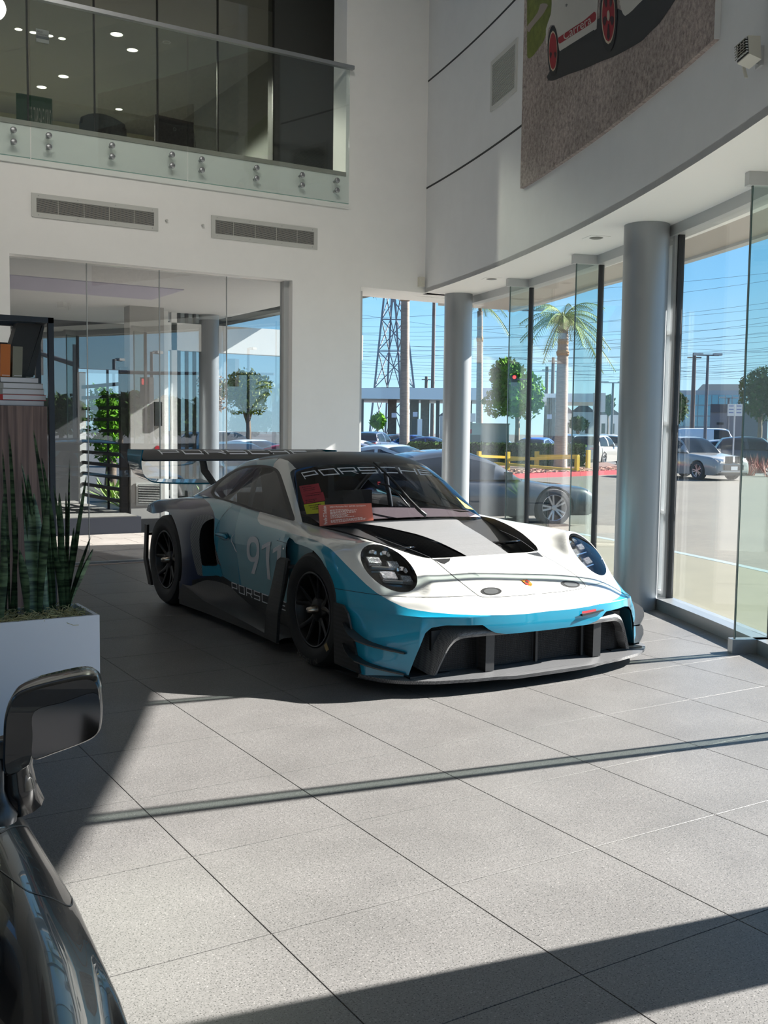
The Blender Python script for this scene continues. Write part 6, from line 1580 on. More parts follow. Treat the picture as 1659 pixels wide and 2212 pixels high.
# scattered bark pieces
def chips(b):
    for k in range(1600):
        i = random.randrange(n-1); t, s = random.random(), random.random()**1.5*.35 + .01; p = (kp[i]*(1-t) + kp[i+1]*t)*(1-s) + (bk[i]*(1-t) + bk[i+1]*t)*s; r = random.uniform(.03, .09)
        b.box((p[0], p[1], GZ + .19), (r*2, r, r*.7), R=Matrix.Rotation(random.uniform(0, 3), 3, 'Z') @ Matrix.Rotation(random.uniform(-.6, .6), 3, 'X'))
tag(part('bark_chips', mat('bark_chip', srgb(150, 108, 92), .95, noise=.5, nscale=3), None, chips), 'loose reddish bark chips covering the planting bed', 'mulch', kind='stuff')
def leafmesh(b, n, fn, size, flat=.5):
    for k in range(n):
        c, nr = fn(); a = Vector((random.gauss(0, 1), random.gauss(0, 1), random.gauss(0, 1))).normalized(); nn = (Vector(nr)*(1-flat) + a*flat)
        if nn.length < 1e-3: nn = a
        nn.normalize(); x = nn.orthogonal().normalized(); ang = random.uniform(0, 6.28); x = (x*math.cos(ang) + nn.cross(x)*math.sin(ang)); y = nn.cross(x); s = size*random.uniform(.6, 1.3); c = Vector(c)
        b.add([c - x*s, c - y*s*.45, c + x*s, c + y*s*.45], [(0, 1, 2, 3)])
m_leafd = mat('hedge_leaf', srgb(66, 98, 36), .85, spec=.1, noise=.6, nscale=1.2, col2=srgb(30, 48, 22)); m_leaf = mat('tree_leaf', srgb(104, 158, 34), .85, spec=.1, noise=.6, nscale=.9, col2=srgb(44, 78, 22)); m_bark = mat('bark', srgb(120, 104, 90), .9, noise=.3, nscale=6)
def hedge(u0, u1, D, h, lab):
    a, c = np.array(gp_(u0, D)), np.array(gp_(u1, D)); d = (c - a); Lh = np.linalg.norm(d[:2]); d = d/Lh; nn = np.array([-d[1], d[0], 0]); 
    t = thing('clipped_hedge', lab, 'hedge', a)
    part('core', mat('hedge_core', srgb(26, 36, 18), .95), t, lambda b: b.box((d[0]*Lh/2, d[1]*Lh/2, h/2), (Lh*.98, .9, h*.92), math.atan2(d[1], d[0])))
    def fn():
        s = random.random()*Lh
        if random.random() < .3: return (d*s + nn*random.uniform(-.5, .5) + np.array([0, 0, h])), (0, 0, 1)
        sg = -1 if nn @ (CAM - a) < 0 else 1
        return (d*s + nn*.5*sg + np.array([0, 0, random.uniform(.05, h)])), tuple(nn*sg)
    tag(part('foliage', m_leafd, t, lambda b: leafmesh(b, 3800, fn, .10)), kind='stuff')
hedge(885, 1265, 49.5, 1.18, 'low clipped green hedge beyond the yellow fence')
# yellow pipe fence
m_yel = mat('yellow_paint', srgb(214, 176, 36), .5)
fe = thing('yellow_fence', 'yellow square-post fence in front of the hedge outside', 'fence', gp_(1150, 43.5))
fo = np.array(gp_(1150, 43.5))
def fpt(u, v, D): return PD(u, v, D) - fo
for (u, v0, v1, D) in ((1035, 975, 1020, 44.5), (1097, 976, 1013, 43.5), (1160, 975, 992, 46.5), (1247, 984, 1019, 43.0), (1271, 972, 1012, 46)):
    a = fpt(u, v0, D); part('post', m_yel, fe, lambda b: b.bbox((a[0] - .075, a[1] - .075, GZ - fo[2]), (a[0] + .075, a[1] + .075, a[2])))
for (u0, v0, D0, u1, v1, D1) in ((1035, 985, 44.5, 1160, 991, 46.5), (1097, 993, 43.5, 1247, 988, 43.0), (1035, 1001, 44.5, 1097, 1003, 43.5), (1097, 1003, 43.5, 1247, 1016, 43.0), (1160, 985, 46.5, 1250, 985, 45)):
    part('rail', m_yel, fe, lambda b: b.beam(fpt(u0, v0, D0), fpt(u1, v1, D1), .11, .11))
# red flax plants right
def flax(u, D, k, lab, sz=.9):
    t = thing('flax_plant', lab, 'plant', gp_(u, D), 0, 'red flax plants')
    def fn(b):
        for i in range(60):
            a = random.uniform(0, 6.28); e = random.uniform(.1, .9); L_ = sz*random.uniform(.6, 1.1); r0 = random.uniform(0, .35)
            p = Vector((r0*math.cos(a), r0*math.sin(a), 0)); q = p + Vector((math.cos(a)*e*L_*.7, math.sin(a)*e*L_*.7, L_*(1 - .4*e))); w_ = Vector((-math.sin(a), math.cos(a), 0))*.035
            b.add([p - w_, p + w_, q], [(0, 1, 2)])
    part('blades', mat('flax_blade', srgb(150, 88, 76), .7, noise=.4, nscale=3), t, fn)
for k, (u, D) in enumerate(((1590, 49), (1616, 47.2), (1643, 50.5), (1674, 46.5))): flax(u, D, k, ['leftmost red flax plant beyond the silver SUV', 'second red flax plant from the left beyond the silver SUV', 'third red flax plant from the left, near the right edge', 'last red flax plant at the right edge'][k], 1.0)
# ---------------------------------------------------------------- trees and palms
def crown(b, n, c, rad, size):
    lobes = [(Vector(c) + Vector((random.uniform(-.55, .55)*rad[0], random.uniform(-.55, .55)*rad[1], random.uniform(-.5, .55)*rad[2])), random.uniform(.40, .58)) for _ in range(26)]
    def fn():
        q, k = random.choice(lobes); d = Vector((random.gauss(0, 1), random.gauss(0, 1), random.gauss(0, 1))).normalized(); r = random.uniform(.75, 1.0)
        return (q + Vector((d.x*rad[0]*k*r, d.y*rad[1]*k*r, d.z*rad[2]*k*r))), tuple(d)
    leafmesh(b, n, fn, size, .6)
def tree(u, vtop, vbot, D, wpx, lab, m=None, n=3800, vtrunk=None, leaf_=.13, name='leafy_tree', group='trees outside', mirror=False):
    p = np.array(gp_(u, D)); zt = PD(u, vtop, D)[2]; zb = PD(u, vbot, D)[2]; r = wpx/2*D/F
    if mirror: p[1] = 21.26 - p[1]
    t = thing(name, lab, 'tree', p, 0, group); zc = (zt + zb)/2 - GZ
    part('trunk', m_bark, t, lambda b: b.tube([(0, 0, 0), (.05, 0, zc*.5), (0, .05, zc)], [.16, .12, .08], 8), True)
    for k in range(4): part('branch', m_bark, t, lambda b: b.tube([(0, 0, zc*.6), (r*.3*math.cos(k*1.57), r*.3*math.sin(k*1.57), zc*.9), (r*.55*math.cos(k*1.57), r*.55*math.sin(k*1.57), zc*1.1)], [.07, .05, .02], 6), True)
    tag(part('foliage', m or m_leaf, t, lambda b: crown(b, n, (0, 0, zc), (r, r, (zt - zb)/2), leaf_)), kind='stuff'); return t
tree(1116, 772, 912, 55, 132, 'round dense green tree beyond the hedge', n=9000, leaf_=.15)
tree(1640, 790, 912, 60, 78, 'dark green tree at the right edge above the black SUV', m_leafd, n=4500)
tree(1452, 845, 915, 90, 60, 'small bushy tree far off right of the thick column', m_leafd, n=1500, leaf_=.3)
tree(1248, 900, 930, 88, 40, 'rounded shrub far off in front of the houses', m_leafd, n=900, leaf_=.3)
tree(1312, 850, 895, 146, 26, 'thin tree far off among the houses', m_leafd, n=700, leaf_=.35)
tree(815, 895, 925, 98, 26, 'small yellowish palm-like bush under the fuel canopy', m_leaf, n=500, leaf_=.4)
m_palmt = mat('palm_trunk', srgb(140, 126, 114), .9, noise=.25, nscale=3, stretch=(1, 1, 9)); m_frond = mat('palm_frond', srgb(120, 140, 58), .6, noise=.4, nscale=2)
def palm(ub, vb, ut, vt, D, wpx, lab, fr=22, frl=2.0, mirror=False):
    p = np.array(gp_(ub, D)); q = PD(ut, vt, D); w_ = wpx/2*D/F
    if mirror: p[1] = 21.26 - p[1]; q = q.copy(); q[1] = 21.26 - q[1]
    t = thing('palm_tree', lab, 'palm tree', p, 0, 'palm trees'); h = q[2] - GZ; d = Vector((q[0] - p[0], q[1] - p[1], h))
    zs = np.linspace(0, 1, 26); part('trunk', m_palmt, t, lambda b: b.tube([d*z for z in zs], [w_*(1.12 - .30*z + .03*((i % 2))) for i, z in enumerate(zs)], 14), True)
    part('boot', mat('palm_boot', srgb(150, 122, 92), .95, noise=.5, nscale=5), t, lambda b: b.tube([d*z for z in np.linspace(.80, 1.06, 12)], [w_*(1.0 + .18*math.sin(k*2.1) - .05*k) for k in range(12)], 10), True)
    for k in range(fr):
        a = k*2.399; e = random.uniform(-.35, 1.35); L_ = frl*random.uniform(.8, 1.15)
        def fn(b):
            pts = []
            for s in np.linspace(0, 1, 9):
                r_ = L_*s*math.cos(e*(1 - s*.3)); z_ = L_*s*math.sin(e) - .9*L_*s*s*.8; pts.append(Vector((r_*math.cos(a), r_*math.sin(a), z_)) + d*1.05)
            sd = Vector((-math.sin(a), math.cos(a), 0))
            for i in range(8):
                for m_ in (0, .33, .66):
                    c = pts[i].lerp(pts[i+1], m_); f_ = (pts[i+1] - pts[i]).normalized(); ln = L_*.30*(1 - .6*(i/8))
                    for s_ in (-1, 1): tip = c + sd*s_*ln*.75 + f_*ln*.4 + Vector((0, 0, -ln*.55)); b.add([c - f_*.02, c + f_*.02, tip], [(0, 1, 2)])
            b.tube(pts, .018, 4)
        part('frond', m_frond, t, fn)
palm(1212, 1012, 1217, 705, 47, 26, 'palm tree with shaggy crown beyond the yellow fence', 34, 2.2)
palm(1036, 1000, 1037, 672, 58, 14, 'slender palm trunk just right of the slim column', 18, 1.8)
palm(874, 985, 876, 560, 50, 20, 'bare palm trunk seen through the back window', 16, 2.0)
# ---------------------------------------------------------------- poles, wires, pylon
m_pole = mat('pole_grey', srgb(92, 92, 98), .6); m_wood2 = mat('pole_wood', srgb(98, 84, 78), .9)
def lamp_post(u, v, D, lab, arm=1.0, mirror=False, single=False):
    p = np.array(gp_(u, D)); z = PD(u, v, D)[2] - GZ
    if mirror: p[1] = 21.26 - p[1]
    t = thing('street_lamp', lab, 'street lamp', p, -YAW, 'street lamps'); w_ = .045 + D*.0006
    part('pole', m_pole, t, lambda b: b.cyl((0, 0, 0), (0, 0, z), w_*1.3, w_, 8)); part('arm', m_pole, t, lambda b: b.bbox((-arm*(0 if single else 1), -w_, z - .08), (arm, w_, z)))
    for s in ((1,) if single else (-1, 1)): part('lamp_head', mat('lamp_head_grey', srgb(170, 170, 168), .5), t, lambda b: b.bbox((s*arm*.5, -.16, z - .06), (s*arm*1.25, .16, z + .08)))
lamp_post(1143, 669, 60, 'tall twin street lamp behind the round tree', .55); lamp_post(1321, 826, 100, 'distant twin street lamp left of the thick column', .9); lamp_post(1523, 766, 70, 'twin street lamp in front of the glass office building', .7); lamp_post(1571, 859, 120, 'short twin street lamp before the grey building', .8)
for u, v, D, lab in ((933, 640, 145, 'tall brown utility pole seen through the back window'), (1191, 772, 140, 'dark utility pole between the round tree and the palm'), (1178, 792, 155, 'shorter utility pole left of the dark one'), (1494, 762, 110, 'thin wooden utility pole before the glass office building'), (919, 813, 160, 'short distant utility pole above the fuel canopy')):
    p = gp_(u, D); z = PD(u, v, D)[2] - GZ; t = thing('utility_pole', lab, 'utility pole', p, -YAW, 'utility poles')
    part('pole', m_wood2, t, lambda b: b.cyl((0, 0, 0), (0, 0, z), .16 + D*.0009, .10 + D*.0008, 8)); part('cross_arm', m_wood2, t, lambda b: b.bbox((-.7, -.06, z - .55), (.7, .06, z - .43)))
# lattice pylon
PD_ = 230
py = thing('transmission_tower', 'steel lattice transmission tower behind the fuel station', 'pylon', gp_(848, PD_)); po_ = np.array(gp_(848, PD_))
m_pyl = mat('galvanised_steel', srgb(120, 122, 130), .6, metal=.2)
def pyl(u, v, dy): 
    q = PD(u, v, PD_ + dy) - po_; return Vector(q)
zb_, zt_2 = 940, 560
def leg(k, v):  # four legs, px x by height
    t = (940 - v)/(940 - 560)
    xl = 798 + t*(848 - 798)*.80; xr = 906 - t*(906 - 852)*.80
    return [(xl, -4), (xr, -4), (xl + 34 - 22*t, 6), (xr - 36 + 22*t, 6)][k]
vs = [946, 838, 758, 690, 620, 560]
for k in range(4): part('leg', m_pyl, py, lambda b: b.beam(pyl(leg(k, 946)[0], 946, leg(k, 946)[1]), pyl(leg(k, 560)[0], 560, leg(k, 560)[1]), .42, .42))
for i in range(len(vs) - 1):
    for (a, c) in ((0, 1), (0, 2), (1, 3), (2, 3)):
        A0, A1 = leg(a, vs[i]), leg(a, vs[i+1]); B0, B1 = leg(c, vs[i]), leg(c, vs[i+1])
        part('brace', m_pyl, py, lambda b: (b.beam(pyl(A0[0], vs[i], A0[1]), pyl(B1[0], vs[i+1], B1[1]), .2, .2)))
        part('brace', m_pyl, py, lambda b: (b.beam(pyl(B0[0], vs[i], B0[1]), pyl(A1[0], vs[i+1], A1[1]), .2, .2)))
    part('strut', m_pyl, py, lambda b: b.beam(pyl(leg(0, vs[i])[0], vs[i], -4), pyl(leg(1, vs[i])[0], vs[i], -4), .22, .22))
# power lines
m_wireo = mat('power_line', (.12, .16, .22), .6)
wl_ = [(700,1700,690,600),(700,1700,640,585),(760,1700,720,648),(760,1700,705,662),(760,1700,735,680),(760,1700,722,700),(760,1700,745,716),(760,1700,752,722),(760,1700,741,735),(760,1700,765,748),(760,1700,758,757),(760,1700,776,764),(760,1700,768,752),(760,1700,783,770),(760,1700,792,778),(760,1700,786,784),(760,1700,800,788),(760,1700,806,795),(760,1700,770,712),(760,1700,815,800),(780,1700,680,762),(780,1700,760,690),(1090,1700,770,798),(1090,1700,790,812),(1470,1700,800,775),(1470,1700,812,782)]
for k, (u0, u1, v0, v1) in enumerate(wl_):
    D = 150 + 4*(k % 7); a, c = PD(u0, v0, D), PD(u1, v1, D*1.02); pts = []
    for t in np.linspace(0, 1, 13): q = a*(1-t) + c*t; q = q.copy(); q[2] -= 1.1*4*t*(1-t); pts.append(tuple(q))
    b = MB(); b.tube(pts, .024, 4); tag(b.build('power_line', m_wireo), 'thin dark overhead power line crossing the sky outside', 'power line', 'overhead power lines')
# ---------------------------------------------------------------- fuel station, buildings
m_cano = mat('canopy_white', srgb(226, 228, 226), .6); m_pier = mat('pier_block', srgb(112, 102, 92), .9, noise=.2, nscale=4)
fs = thing('fuel_station', 'white flat fuel station canopy on grey block piers', 'fuel station', gp_(900, 110)); fo2 = np.array(gp_(900, 110))
P_ = lambda u, v, D: Vector(PD(u, v, D) - fo2)
def slab(u0, u1, vt, vb, D, dep):
    a, c = P_(u0, vt, D), P_(u1, vt, D); zb2 = P_(u0, vb, D).z; d = (c - a); d.z = 0; nn = Vector((-d.y, d.x, 0)).normalized()
    if nn.dot(Vector((fw.x, fw.y, 0))) < 0: nn = -nn
    return lambda b: b.add([a, c, c + nn*dep, a + nn*dep] + [Vector((q.x, q.y, zb2)) for q in (a, c, c + nn*dep, a + nn*dep)], [(0, 1, 2, 3), (7, 6, 5, 4), (0, 4, 5, 1), (1, 5, 6, 2), (2, 6, 7, 3), (3, 7, 4, 0)])
part('canopy', m_cano, fs, slab(700, 1130, 838, 860, 110, 16)); part('canopy', m_cano, fs, slab(1170, 1300, 850, 868, 115, 16))
for u in (847, 895, 918, 1010, 1190): part('pier', m_pier, fs, slab(u - 9, u + 10, 859, 965, 112 + (u % 3), 1.2))
for u in (782, 946): part('post', m_pole, fs, slab(u - 4, u + 4, 859, 965, 114, .4))
for u, v in ((851, 897), (897, 895), (1187, 900), (1011, 880)): part('notice', mat('notice_white', srgb(224, 214, 220), .6), fs, slab(u - 5, u + 5, v - 5, v + 5, 109.5, .05)); 
for u in (907, 895): part('fuel_pump', m_lamp if u == 907 else m_trim, fs, slab(u - 5, u + 5, 905, 966, 108, .8))
a, c = P_(952, 843, 109.7), P_(1024, 843, 109.7); b0, b1 = P_(952, 851, 109.7), P_(1024, 851, 109.7)
textquad('COSTCO', [a, c, b1, b0], 'sign_letters', mat('sign_red', srgb(206, 30, 40), .5), fs); a, c = P_(965, 853, 109.7), P_(1021, 853, 109.7); b0, b1 = P_(965, 857, 109.7), P_(1021, 857, 109.7); textquad('WHOLESALE', [a, c, b1, b0], 'sign_letters', mat('sign_blue', srgb(30, 50, 90), .5), fs)
# utility cabinet
def simple_box(name, lab, cat, u0, u1, vt, D, dep, m):
    t = thing(name, lab, cat, gp_((u0 + u1)/2, D)); o = np.array(gp_((u0 + u1)/2, D)); a, c = PD(u0, vt, D) - o, PD(u1, vt, D) - o; h = a[2]
    d = Vector((c[0] - a[0], c[1] - a[1], 0)); nn = Vector((-d.y, d.x, 0)).normalized(); nn = nn if nn.dot(fw) > 0 else -nn
    part('body', m, t, lambda b: b.extrude([Vector((a[0], a[1], 0)), Vector((c[0], c[1], 0)), Vector((c[0], c[1], h)), Vector((a[0], a[1], h))], nn*dep)); return t, Vector((a[0], a[1], 0)), d, nn, h
m_cab = mat('cabinet_green', srgb(128, 140, 128), .6)
t, a, d, nn, h = simple_box('utility_cabinet', 'grey-green electrical cabinet behind the hedge', 'cabinet', 1006, 1100, 916, 51.5, 1.2, m_cab)
part('door', m_cab, t, lambda b: b.extrude([a + d*.72 - nn*.02, a + d*.98 - nn*.02, a + d*.98 - nn*.02 + Vector((0, 0, h*.95)), a + d*.72 - nn*.02 + Vector((0, 0, h*.95))], nn*.02)); part('lid', m_cab, t, lambda b: b.extrude([a - d*.02 - nn*.04 + Vector((0, 0, h)), a + d*1.02 - nn*.04 + Vector((0, 0, h)), a + d*1.02 - nn*.04 + Vector((0, 0, h + .05)), a - d*.02 - nn*.04 + Vector((0, 0, h + .05))], nn*1.28)); part('warning_label', m_kred, t, lambda b: b.extrude([a + d*.05 - nn*.01 + Vector((0, 0, h*.78)), a + d*.14 - nn*.01 + Vector((0, 0, h*.78)), a + d*.14 - nn*.01 + Vector((0, 0, h*.88)), a + d*.05 - nn*.01 + Vector((0, 0, h*.88))], nn*.005))
# glass office block with window grid
t, a, d, nn, h = simple_box('office_building', 'distant blue glass office building with stepped roof', 'building', 1380, 1612, 843, 240, 20, mat('office_panel', srgb(170, 176, 178), .6))
m_og = mat('office_glazing', srgb(110, 160, 176), .12, metal=.3)
for i in range(16):
    for j in range(3):
        p0 = a + d*((i + .06)/16) - nn*.1 + Vector((0, 0, h*(.30 + .21*j))); p1 = a + d*((i + .94)/16) - nn*.1 + Vector((0, 0, h*(.30 + .21*j))); part('window', m_og, t, lambda b: b.add([p0, p1, p1 + Vector((0, 0, h*.19)), p0 + Vector((0, 0, h*.19))], [(0, 1, 2, 3)]))
part('roof_storey', mat('office_roof', srgb(190, 184, 172), .7), t, lambda b: b.extrude([a + d*.55 + Vector((0, 0, h)), a + d*.95 + Vector((0, 0, h)), a + d*.95 + Vector((0, 0, h*1.12)), a + d*.60 + Vector((0, 0, h*1.12))], nn*12))
t, a, d, nn, h = simple_box('retail_building', 'low grey commercial building with dark band before the office block', 'building', 1535, 1660, 873, 170, 12, mat('retail_grey', srgb(120, 118, 124), .7))
part('fascia', mat('retail_dark', srgb(82, 80, 86), .7), t, lambda b: b.extrude([a - nn*.2 + Vector((0, 0, h*.80)), a + d - nn*.2 + Vector((0, 0, h*.80)), a + d - nn*.2 + Vector((0, 0, h)), a - nn*.2 + Vector((0, 0, h))], nn*.2)); part('shop_sign', m_trim, t, lambda b: b.extrude([a + d*.12 - nn*.3 + Vector((0, 0, h*.5)), a + d*.24 - nn*.3 + Vector((0, 0, h*.5)), a + d*.24 - nn*.3 + Vector((0, 0, h*.56)), a + d*.12 - nn*.3 + Vector((0, 0, h*.56))], nn*.1))
for k, (u0, u1, v, D, c, lab) in enumerate(((1236, 1284, 882, 150, (206, 206, 200), 'pale house with dark gabled roof left of the street sign'), (1290, 1340, 888, 170, (214, 212, 208), 'white house with low gabled roof right of the street sign'), (1200, 1240, 885, 160, (190, 188, 184), 'white house partly behind the palm trunk'), (950, 1000, 890, 150, (190, 186, 180), 'small pale building under the fuel canopy'))):
    t, a, d, nn, h = simple_box('distant_house', lab, 'house', u0, u1, v + 8, D, 8, mat('house_%d' % k, srgb(*c), .8)); 
    part('roof', mat('house_roof', srgb(96, 92, 94), .8), t, lambda b: b.extrude([a - d*.06 + Vector((0, 0, h)), a + d*1.06 + Vector((0, 0, h)), a + d*.5 + Vector((0, 0, h + 1.4))], nn*8))
    for q in (.2, .6): part('window', m_trim, t, lambda b: b.extrude([a + d*q - nn*.05 + Vector((0, 0, h*.35)), a + d*(q + .16) - nn*.05 + Vector((0, 0, h*.35)), a + d*(q + .16) - nn*.05 + Vector((0, 0, h*.7)), a + d*q - nn*.05 + Vector((0, 0, h*.7))], nn*.04))
# signs on poles
def signpost(u, vt, vb, D, wpx, hpx, lab, m, two=False):
    p = np.array(gp_(u, D)); zt2 = PD(u, vt, D)[2] - GZ; w_, h_ = wpx*D/F/2, hpx*D/F; t = thing('street_sign', lab, 'sign', p, -YAW, 'street signs')
    part('pole', m_alw, t, lambda b: b.cyl((0, 0, 0), (0, 0, zt2), .035, n=8))
    for x0, x1 in (((-w_, -.02), (.02, w_)) if two else ((-w_, w_),)):
        pn = part('panel', m, t, lambda b: b.bbox((x0, -.05, zt2 - h_), (x1, -.03, zt2)))
        if two: 
            for k in range(3): part('text_band', mat('sign_text_blue', srgb(110, 124, 170), .6), pn, lambda b: b.bbox((x0 + .05, -.055, zt2 - h_*(.2 + .28*k)), (x1 - .05, -.051, zt2 - h_*(.12 + .28*k))))
signpost(1292, 849, 1010, 46, 26, 40, 'blank backed pale street sign on a pole by the kerb', m_alw); signpost(1585, 873, 960, 50, 30, 24, 'pair of white parking notices on one pole beyond the silver SUV', m_plate, True); signpost(1020, 893, 950, 61, 13, 18, 'white notice on a post beside the electrical cabinet', m_plate)
# solid stand-in for a red traffic light mirrored in the glass fin
p = np.array(gp_(1140, 46)); tl = thing('reflected_traffic_light', 'solid stand-in for the reflection of a red traffic light, before the round tree', 'traffic light', p, -YAW)
z0 = PD(1108, 820, 46)[2] - GZ; xo = -(1140 - 1108)*46/F
part('pole', m_pole, tl, lambda b: b.cyl((0, 0, 0), (0, 0, z0 + .2), .05, n=8)); part('arm', m_pole, tl, lambda b: b.bbox((xo - .3, -.03, z0 - .02), (0, .03, z0 + .04)))
part('housing', m_trim, tl, lambda b: b.bbox((xo - .13, -.12, z0 - .28), (xo + .13, .08, z0 + .20))); part('red_lamp', mat('red_signal', (.6, .02, .02), .4, emit=(1, .06, .06), estr=2.0), tl, lambda b: b.lathe([(.001, -.13), (.07, -.125), (.08, -.12)], 16, (xo, 0, z0 + .10), 'Y'))
# ================================================================== PASSAGE BEHIND THE GLASS WALL
m_patio = mat('patio_stone', srgb(176, 164, 156), .85, noise=.10, nscale=3)
struct(part('ground_patio', m_patio, None, lambda b: b.bbox((-8, 10.80, -.3), (7.0, 13.72, -.03))))
# separate paving slabs on the visible strip
pv = MB()
for i in range(10):
    for j in range(5):
        x, y = 1.6 + .56*i + (.28 if j % 2 else 0), 10.84 + .57*j; pv = MB(); pv.bbox((x + .004, y + .004, -.03), (x + .556, y + .566, -.02)); pv.build('paving_slab', m_patio, bpy.data.objects['ground_patio'])
struct(part('ground_plinth', mat('plinth_dark', srgb(50, 54, 66), .5), None, lambda b: b.bbox((-8, 13.72, -.3), (4.55, 20, .20))))
struct(part('ground_deck', mat('deck_grey', srgb(128, 124, 118), .8, noise=.1, nscale=4), None, lambda b: b.bbox((-8, 13.74, .2), (4.5, 20, .212))))
struct(part('ground_plinth_low', mat('plinth_black', srgb(30, 32, 36), .5), None, lambda b: b.bbox((4.55, 14.2, -.3), (5.6, 20, .12))))
# overhead ceiling of the passage with a pale skylight panel
struct(part('ceiling_passage', m_soffit, None, lambda b: (b.bbox((-8, 10.8, 3.1), (6.3, 15.3, 3.3)))))
struct(part('ceiling_panel', mat('skylight_panel', srgb(214, 208, 226), .5), None, lambda b: b.bbox((.5, 12.2, 3.09), (4.6, 13.4, 3.1))))
# dark rear walls of the passage
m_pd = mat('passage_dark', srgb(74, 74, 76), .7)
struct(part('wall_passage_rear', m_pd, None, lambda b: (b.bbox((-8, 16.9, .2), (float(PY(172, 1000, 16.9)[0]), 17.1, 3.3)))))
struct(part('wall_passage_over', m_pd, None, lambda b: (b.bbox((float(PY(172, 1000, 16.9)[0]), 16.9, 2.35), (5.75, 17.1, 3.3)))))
struct(part('ceiling_passage_rear', m_soffit, None, lambda b: b.bbox((-8, 15.3, 3.1), (5.75, 17.1, 3.3))))
# white wall block with air grille
WY2 = 14.25
x0, x1 = float(PY(283, 1100, WY2)[0]), float(PY(356, 1100, WY2)[0])
m_pw = mat('passage_shaded_white', srgb(176, 173, 168), .6)  # white wall, its shade is put into this grey
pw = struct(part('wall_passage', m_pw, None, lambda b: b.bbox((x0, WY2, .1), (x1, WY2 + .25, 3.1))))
a, c = PY(298, 1047, WY2), PY(346, 1086, WY2)
t = thing('low_air_grille', 'low grey louvred grille in the white wall under the wing tip', 'air vent', (a[0], WY2, c[2])); w_, h_ = c[0]-a[0], a[2]-c[2]
part('frame', m_vent, t, lambda b: b.bbox((-.03, -.012, -.03), (w_+.03, -.004, h_+.03))); part('duct', m_dark, t, lambda b: b.bbox((0, -.014, 0), (w_, -.012, h_)))
for k in range(11): part('slat', m_vent, t, lambda b: b.bbox((0, -.022, h_*(k+.3)/11), (w_, -.014, h_*(k+.62)/11)))
a = PY(340, 969, WY2); tag(part('stop_dot', mat('stop_red', srgb(170, 20, 34), .5), None, lambda b: b.lathe([(.001, -.012), (.04, -.012), (.04, 0)], 20, (a[0], WY2, a[2]), 'Y')), 'small round red dot on the white wall above the wing tip', 'sticker')
# dark tall display panel
a, c = PY(333, 868, WY2), PY(349, 920, WY2); tag(part('wall_panel', m_trim, None, lambda b: b.bbox((a[0], WY2 - .03, c[2]), (c[0], WY2, a[2]))), 'dark upright display panel on the white wall', 'panel')
# gate with eleven dark horizontal bars, receding to the left
gt = thing('slatted_gate', 'white-posted gate with eleven dark horizontal bars behind the glass', 'gate')
A0 = np.array([x0 - .07, WY2 + .10]); A1 = PY(178, 1000, 16.2)[:2]
zs = np.linspace(.36, 2.02, 11)
for z in zs: part('bar', m_trim, gt, lambda b: b.beam((A0[0], A0[1], z), (A1[0], A1[1], z + .0), .035, .05))
for p in (A0, A1): part('post', m_wall if p is A1 else m_trim, gt, lambda b: b.bbox((p[0] - .05, p[1] - .05, .212), (p[0] + .05, p[1] + .05, 2.25)))
for q in (.35,): pp = A0*(1-q) + A1*q; part('stile', m_trim, gt, lambda b: b.bbox((pp[0] - .015, pp[1] - .015, .212), (pp[0] + .015, pp[1] + .015, 2.25)))
# pale door posts, steel column, dark door leaves
for (u0, u1, Y) in ((355, 364, 14.6), (371, 383, 14.7)):
    a, c = PY(u0, 900, Y), PY(u1, 900, Y); struct(part('trim_9', m_wall, None, lambda b: b.bbox((a[0], Y, .1), (c[0], Y + .08, 3.1))))
a, c = PY(387, 900, 14.75), PY(437, 900, 14.75); dr = struct(thing('door_2', 'dark glazed double door of the passage', None))
part('leaf', m_smoke, dr, lambda b: b.bbox((a[0], 14.75, .1), (c[0], 14.77, 3.1)))
for k in range(4): x = a[0] + (c[0]-a[0])*k/3; part('stile', m_trim, dr, lambda b: b.bbox((x - .02, 14.73, .1), (x + .02, 14.79, 3.1)))
a, c = PY(437, 900, 14.6), PY(482, 900, 14.6); r_ = (c[0]-a[0])/2*.9
o = MB(); o.lathe([(r_, -.3), (r_, 3.1)], 32, ((a[0]+c[0])/2, 14.6 + r_, 0)); o = struct(o.build('trim_10', m_col, None, True)); o['label'] = 'round grey column in the passage behind the glass'
struct(part('trim_11', m_soffit, None, lambda b: b.bbox((5.2, 14.7, 2.55), (8.6, 14.9, 2.95))))
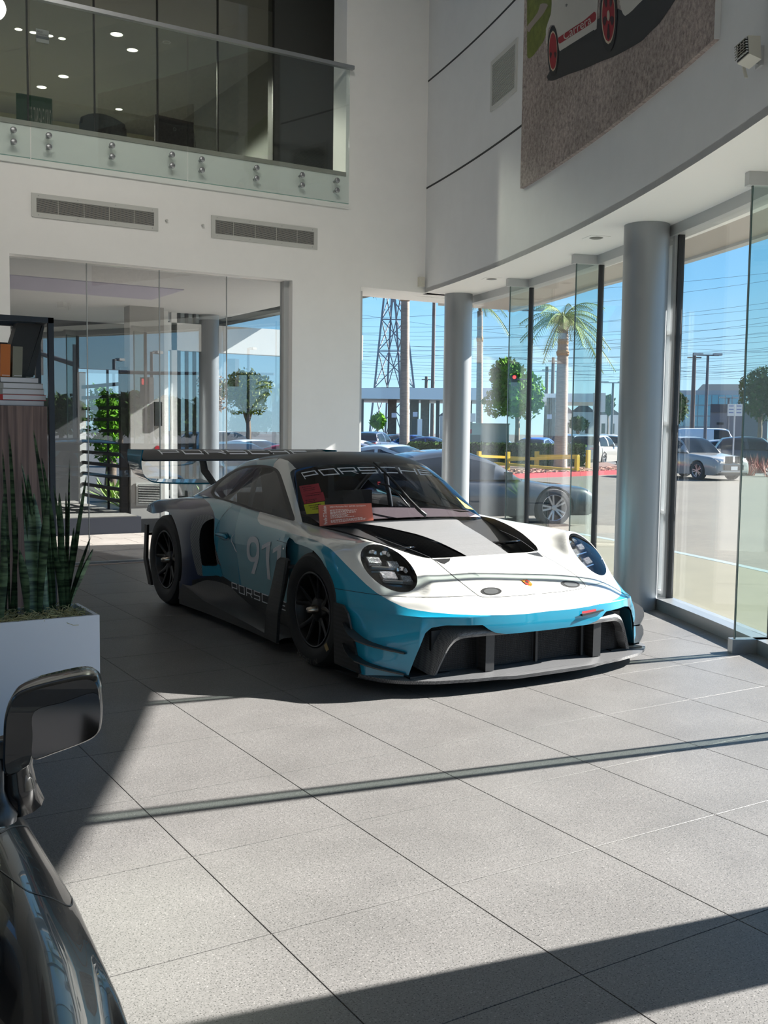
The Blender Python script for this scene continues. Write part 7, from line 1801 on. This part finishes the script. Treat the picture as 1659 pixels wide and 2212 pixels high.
# planting and cars seen beyond the gate and to the right of the column
def beyond(u, D): p = PD(u, 940, D); return (float(p[0]), float(p[1]), GZ)
tree(235, 830, 1010, 24, 90, 'leafy shrub seen between the bars of the slatted gate', m_leaf, n=2600, leaf_=.07, name='leafy_shrub', group='plants beyond the passage')
tree(535, 800, 905, 48, 110, 'sunlit autumn tree beyond the passage column', mat('autumn_leaf', srgb(160, 160, 50), .6, noise=.5, nscale=1.5, col2=srgb(60, 90, 30)), n=3800, leaf_=.10, group='trees outside')
tree(455, 800, 900, 52, 60, 'reddish-leaved tree beside the passage column', mat('red_leaf', srgb(150, 100, 70), .6, noise=.6, nscale=1.5, col2=srgb(70, 76, 40)), n=2000, leaf_=.10, group='trees outside')
for k, (u, D, s, lab) in enumerate(((240, 18.5, .55, 'bright spiky agave seen through the lower gate bars'), (268, 16.8, .4, 'smaller spiky agave beside the gate post'), (455, 19, .5, 'yellow-green spiky plant behind the wing'))):
    t = thing('agave', lab, 'plant', (*PD(u, 940, D)[:2], .12 if k < 2 else -.03), 0, 'spiky plants')
    for i in range(22):
        a = i*2.399; e = .35 + .9*(i/22.); L_ = s*random.uniform(.8, 1.1)
        def fn(b):
            q = Vector((math.cos(a)*math.cos(e), math.sin(a)*math.cos(e), math.sin(e))); sd = Vector((-math.sin(a), math.cos(a), 0)); m_ = q*L_*.45
            b.add([sd*.02, -sd*.02, m_ - sd*.045, q*L_, m_ + sd*.045], [(0, 1, 2, 3, 4)])
        part('blade', mat('agave_leaf', srgb(150, 176, 96), .6), t, fn)
for lab, col, u, D, ang, kd in (('white SUV seen through the glass wall right of the column', (228, 228, 230), 488, 39, 40, 'suv'), ('second white car nearer the wall, seen over the rear wing', (224, 226, 228), 566, 31, 50, 'sedan'), ('dark teal car low behind the rear wing', (60, 90, 100), 515, 25, 30, 'sedan'), ('grey car far off behind the white SUV', (120, 128, 140), 520, 60, 90, 'sedan')):
    p = PD(u, 940, D); roadcar(lab, col, (float(p[0]), float(p[1]), GZ), face(u, 940, ang), kd, 'parked cars outside')
# ---------------------------------------------------------------- street behind the camera (seen as reflections in the glass wall)
for u, v, D, lab in ((622, 760, 66, 'lamp post across the street behind the viewer'), (536, 752, 68, 'second lamp post across the street behind the viewer'), (247, 776, 60, 'third lamp post across the street behind the viewer'), (328, 760, 55, 'fourth lamp post across the street behind the viewer')): lamp_post(u, v, D, lab, .6, True, True)
for k, (u, D, w, vt) in enumerate(((258, 50, 110, 845), (368, 58, 110, 850), (425, 68, 90, 862), (318, 76, 120, 870), (618, 74, 80, 855), (130, 56, 130, 850), (40, 66, 110, 855), (540, 84, 110, 880))):
    tree(u, vt, 950, D, w, ['bushy street tree behind the viewer beside the lamp post', 'wide bushy tree behind the viewer across the street', 'street tree behind the viewer near the signal', 'broad low tree behind the viewer', 'street tree behind the viewer beside the palm', 'street tree behind the viewer reflected by the shelf', 'street tree behind the viewer at the far end', 'low street tree behind the viewer'][k], m_leafd, n=1500, leaf_=.22, group='street trees behind', mirror=True)
palm(592, 960, 592, 850, 62, 9, 'fan palm behind the viewer across the street', 20, 1.6, True)
p = np.array(gp_(165, 38)); p[1] = 21.26 - p[1]; ms = thing('signal_mast', 'traffic signal mast with long arm behind the viewer', 'traffic light', p, YAW + .3)
part('pole', m_pole, ms, lambda b: b.cyl((0, 0, 0), (0, 0, 4.6), .14, .10, 12)); part('arm', m_pole, ms, lambda b: b.tube([(0, 0, 3.9), (-1.8, 0, 4.4), (-4.5, 0, 4.6)], [.09, .07, .05], 8))
for x, z in ((-1.6, 4.0), (-1.6, 4.6), (2.8, 3.0), (6.0, 3.6)): part('signal_head', m_trim, ms, lambda b: b.bbox((x - .18, -.15, z - .45), (x + .18, .15, z + .45)))
part('cross_arm', m_pole, ms, lambda b: b.tube([(0, 0, 3.7), (3.0, 0, 3.6), (7.5, 0, 3.55)], [.08, .06, .04], 8)); part('red_lamp', MATS['red_signal'], ms, lambda b: b.box((2.8, .16, 3.3), (.2, .02, .2)))
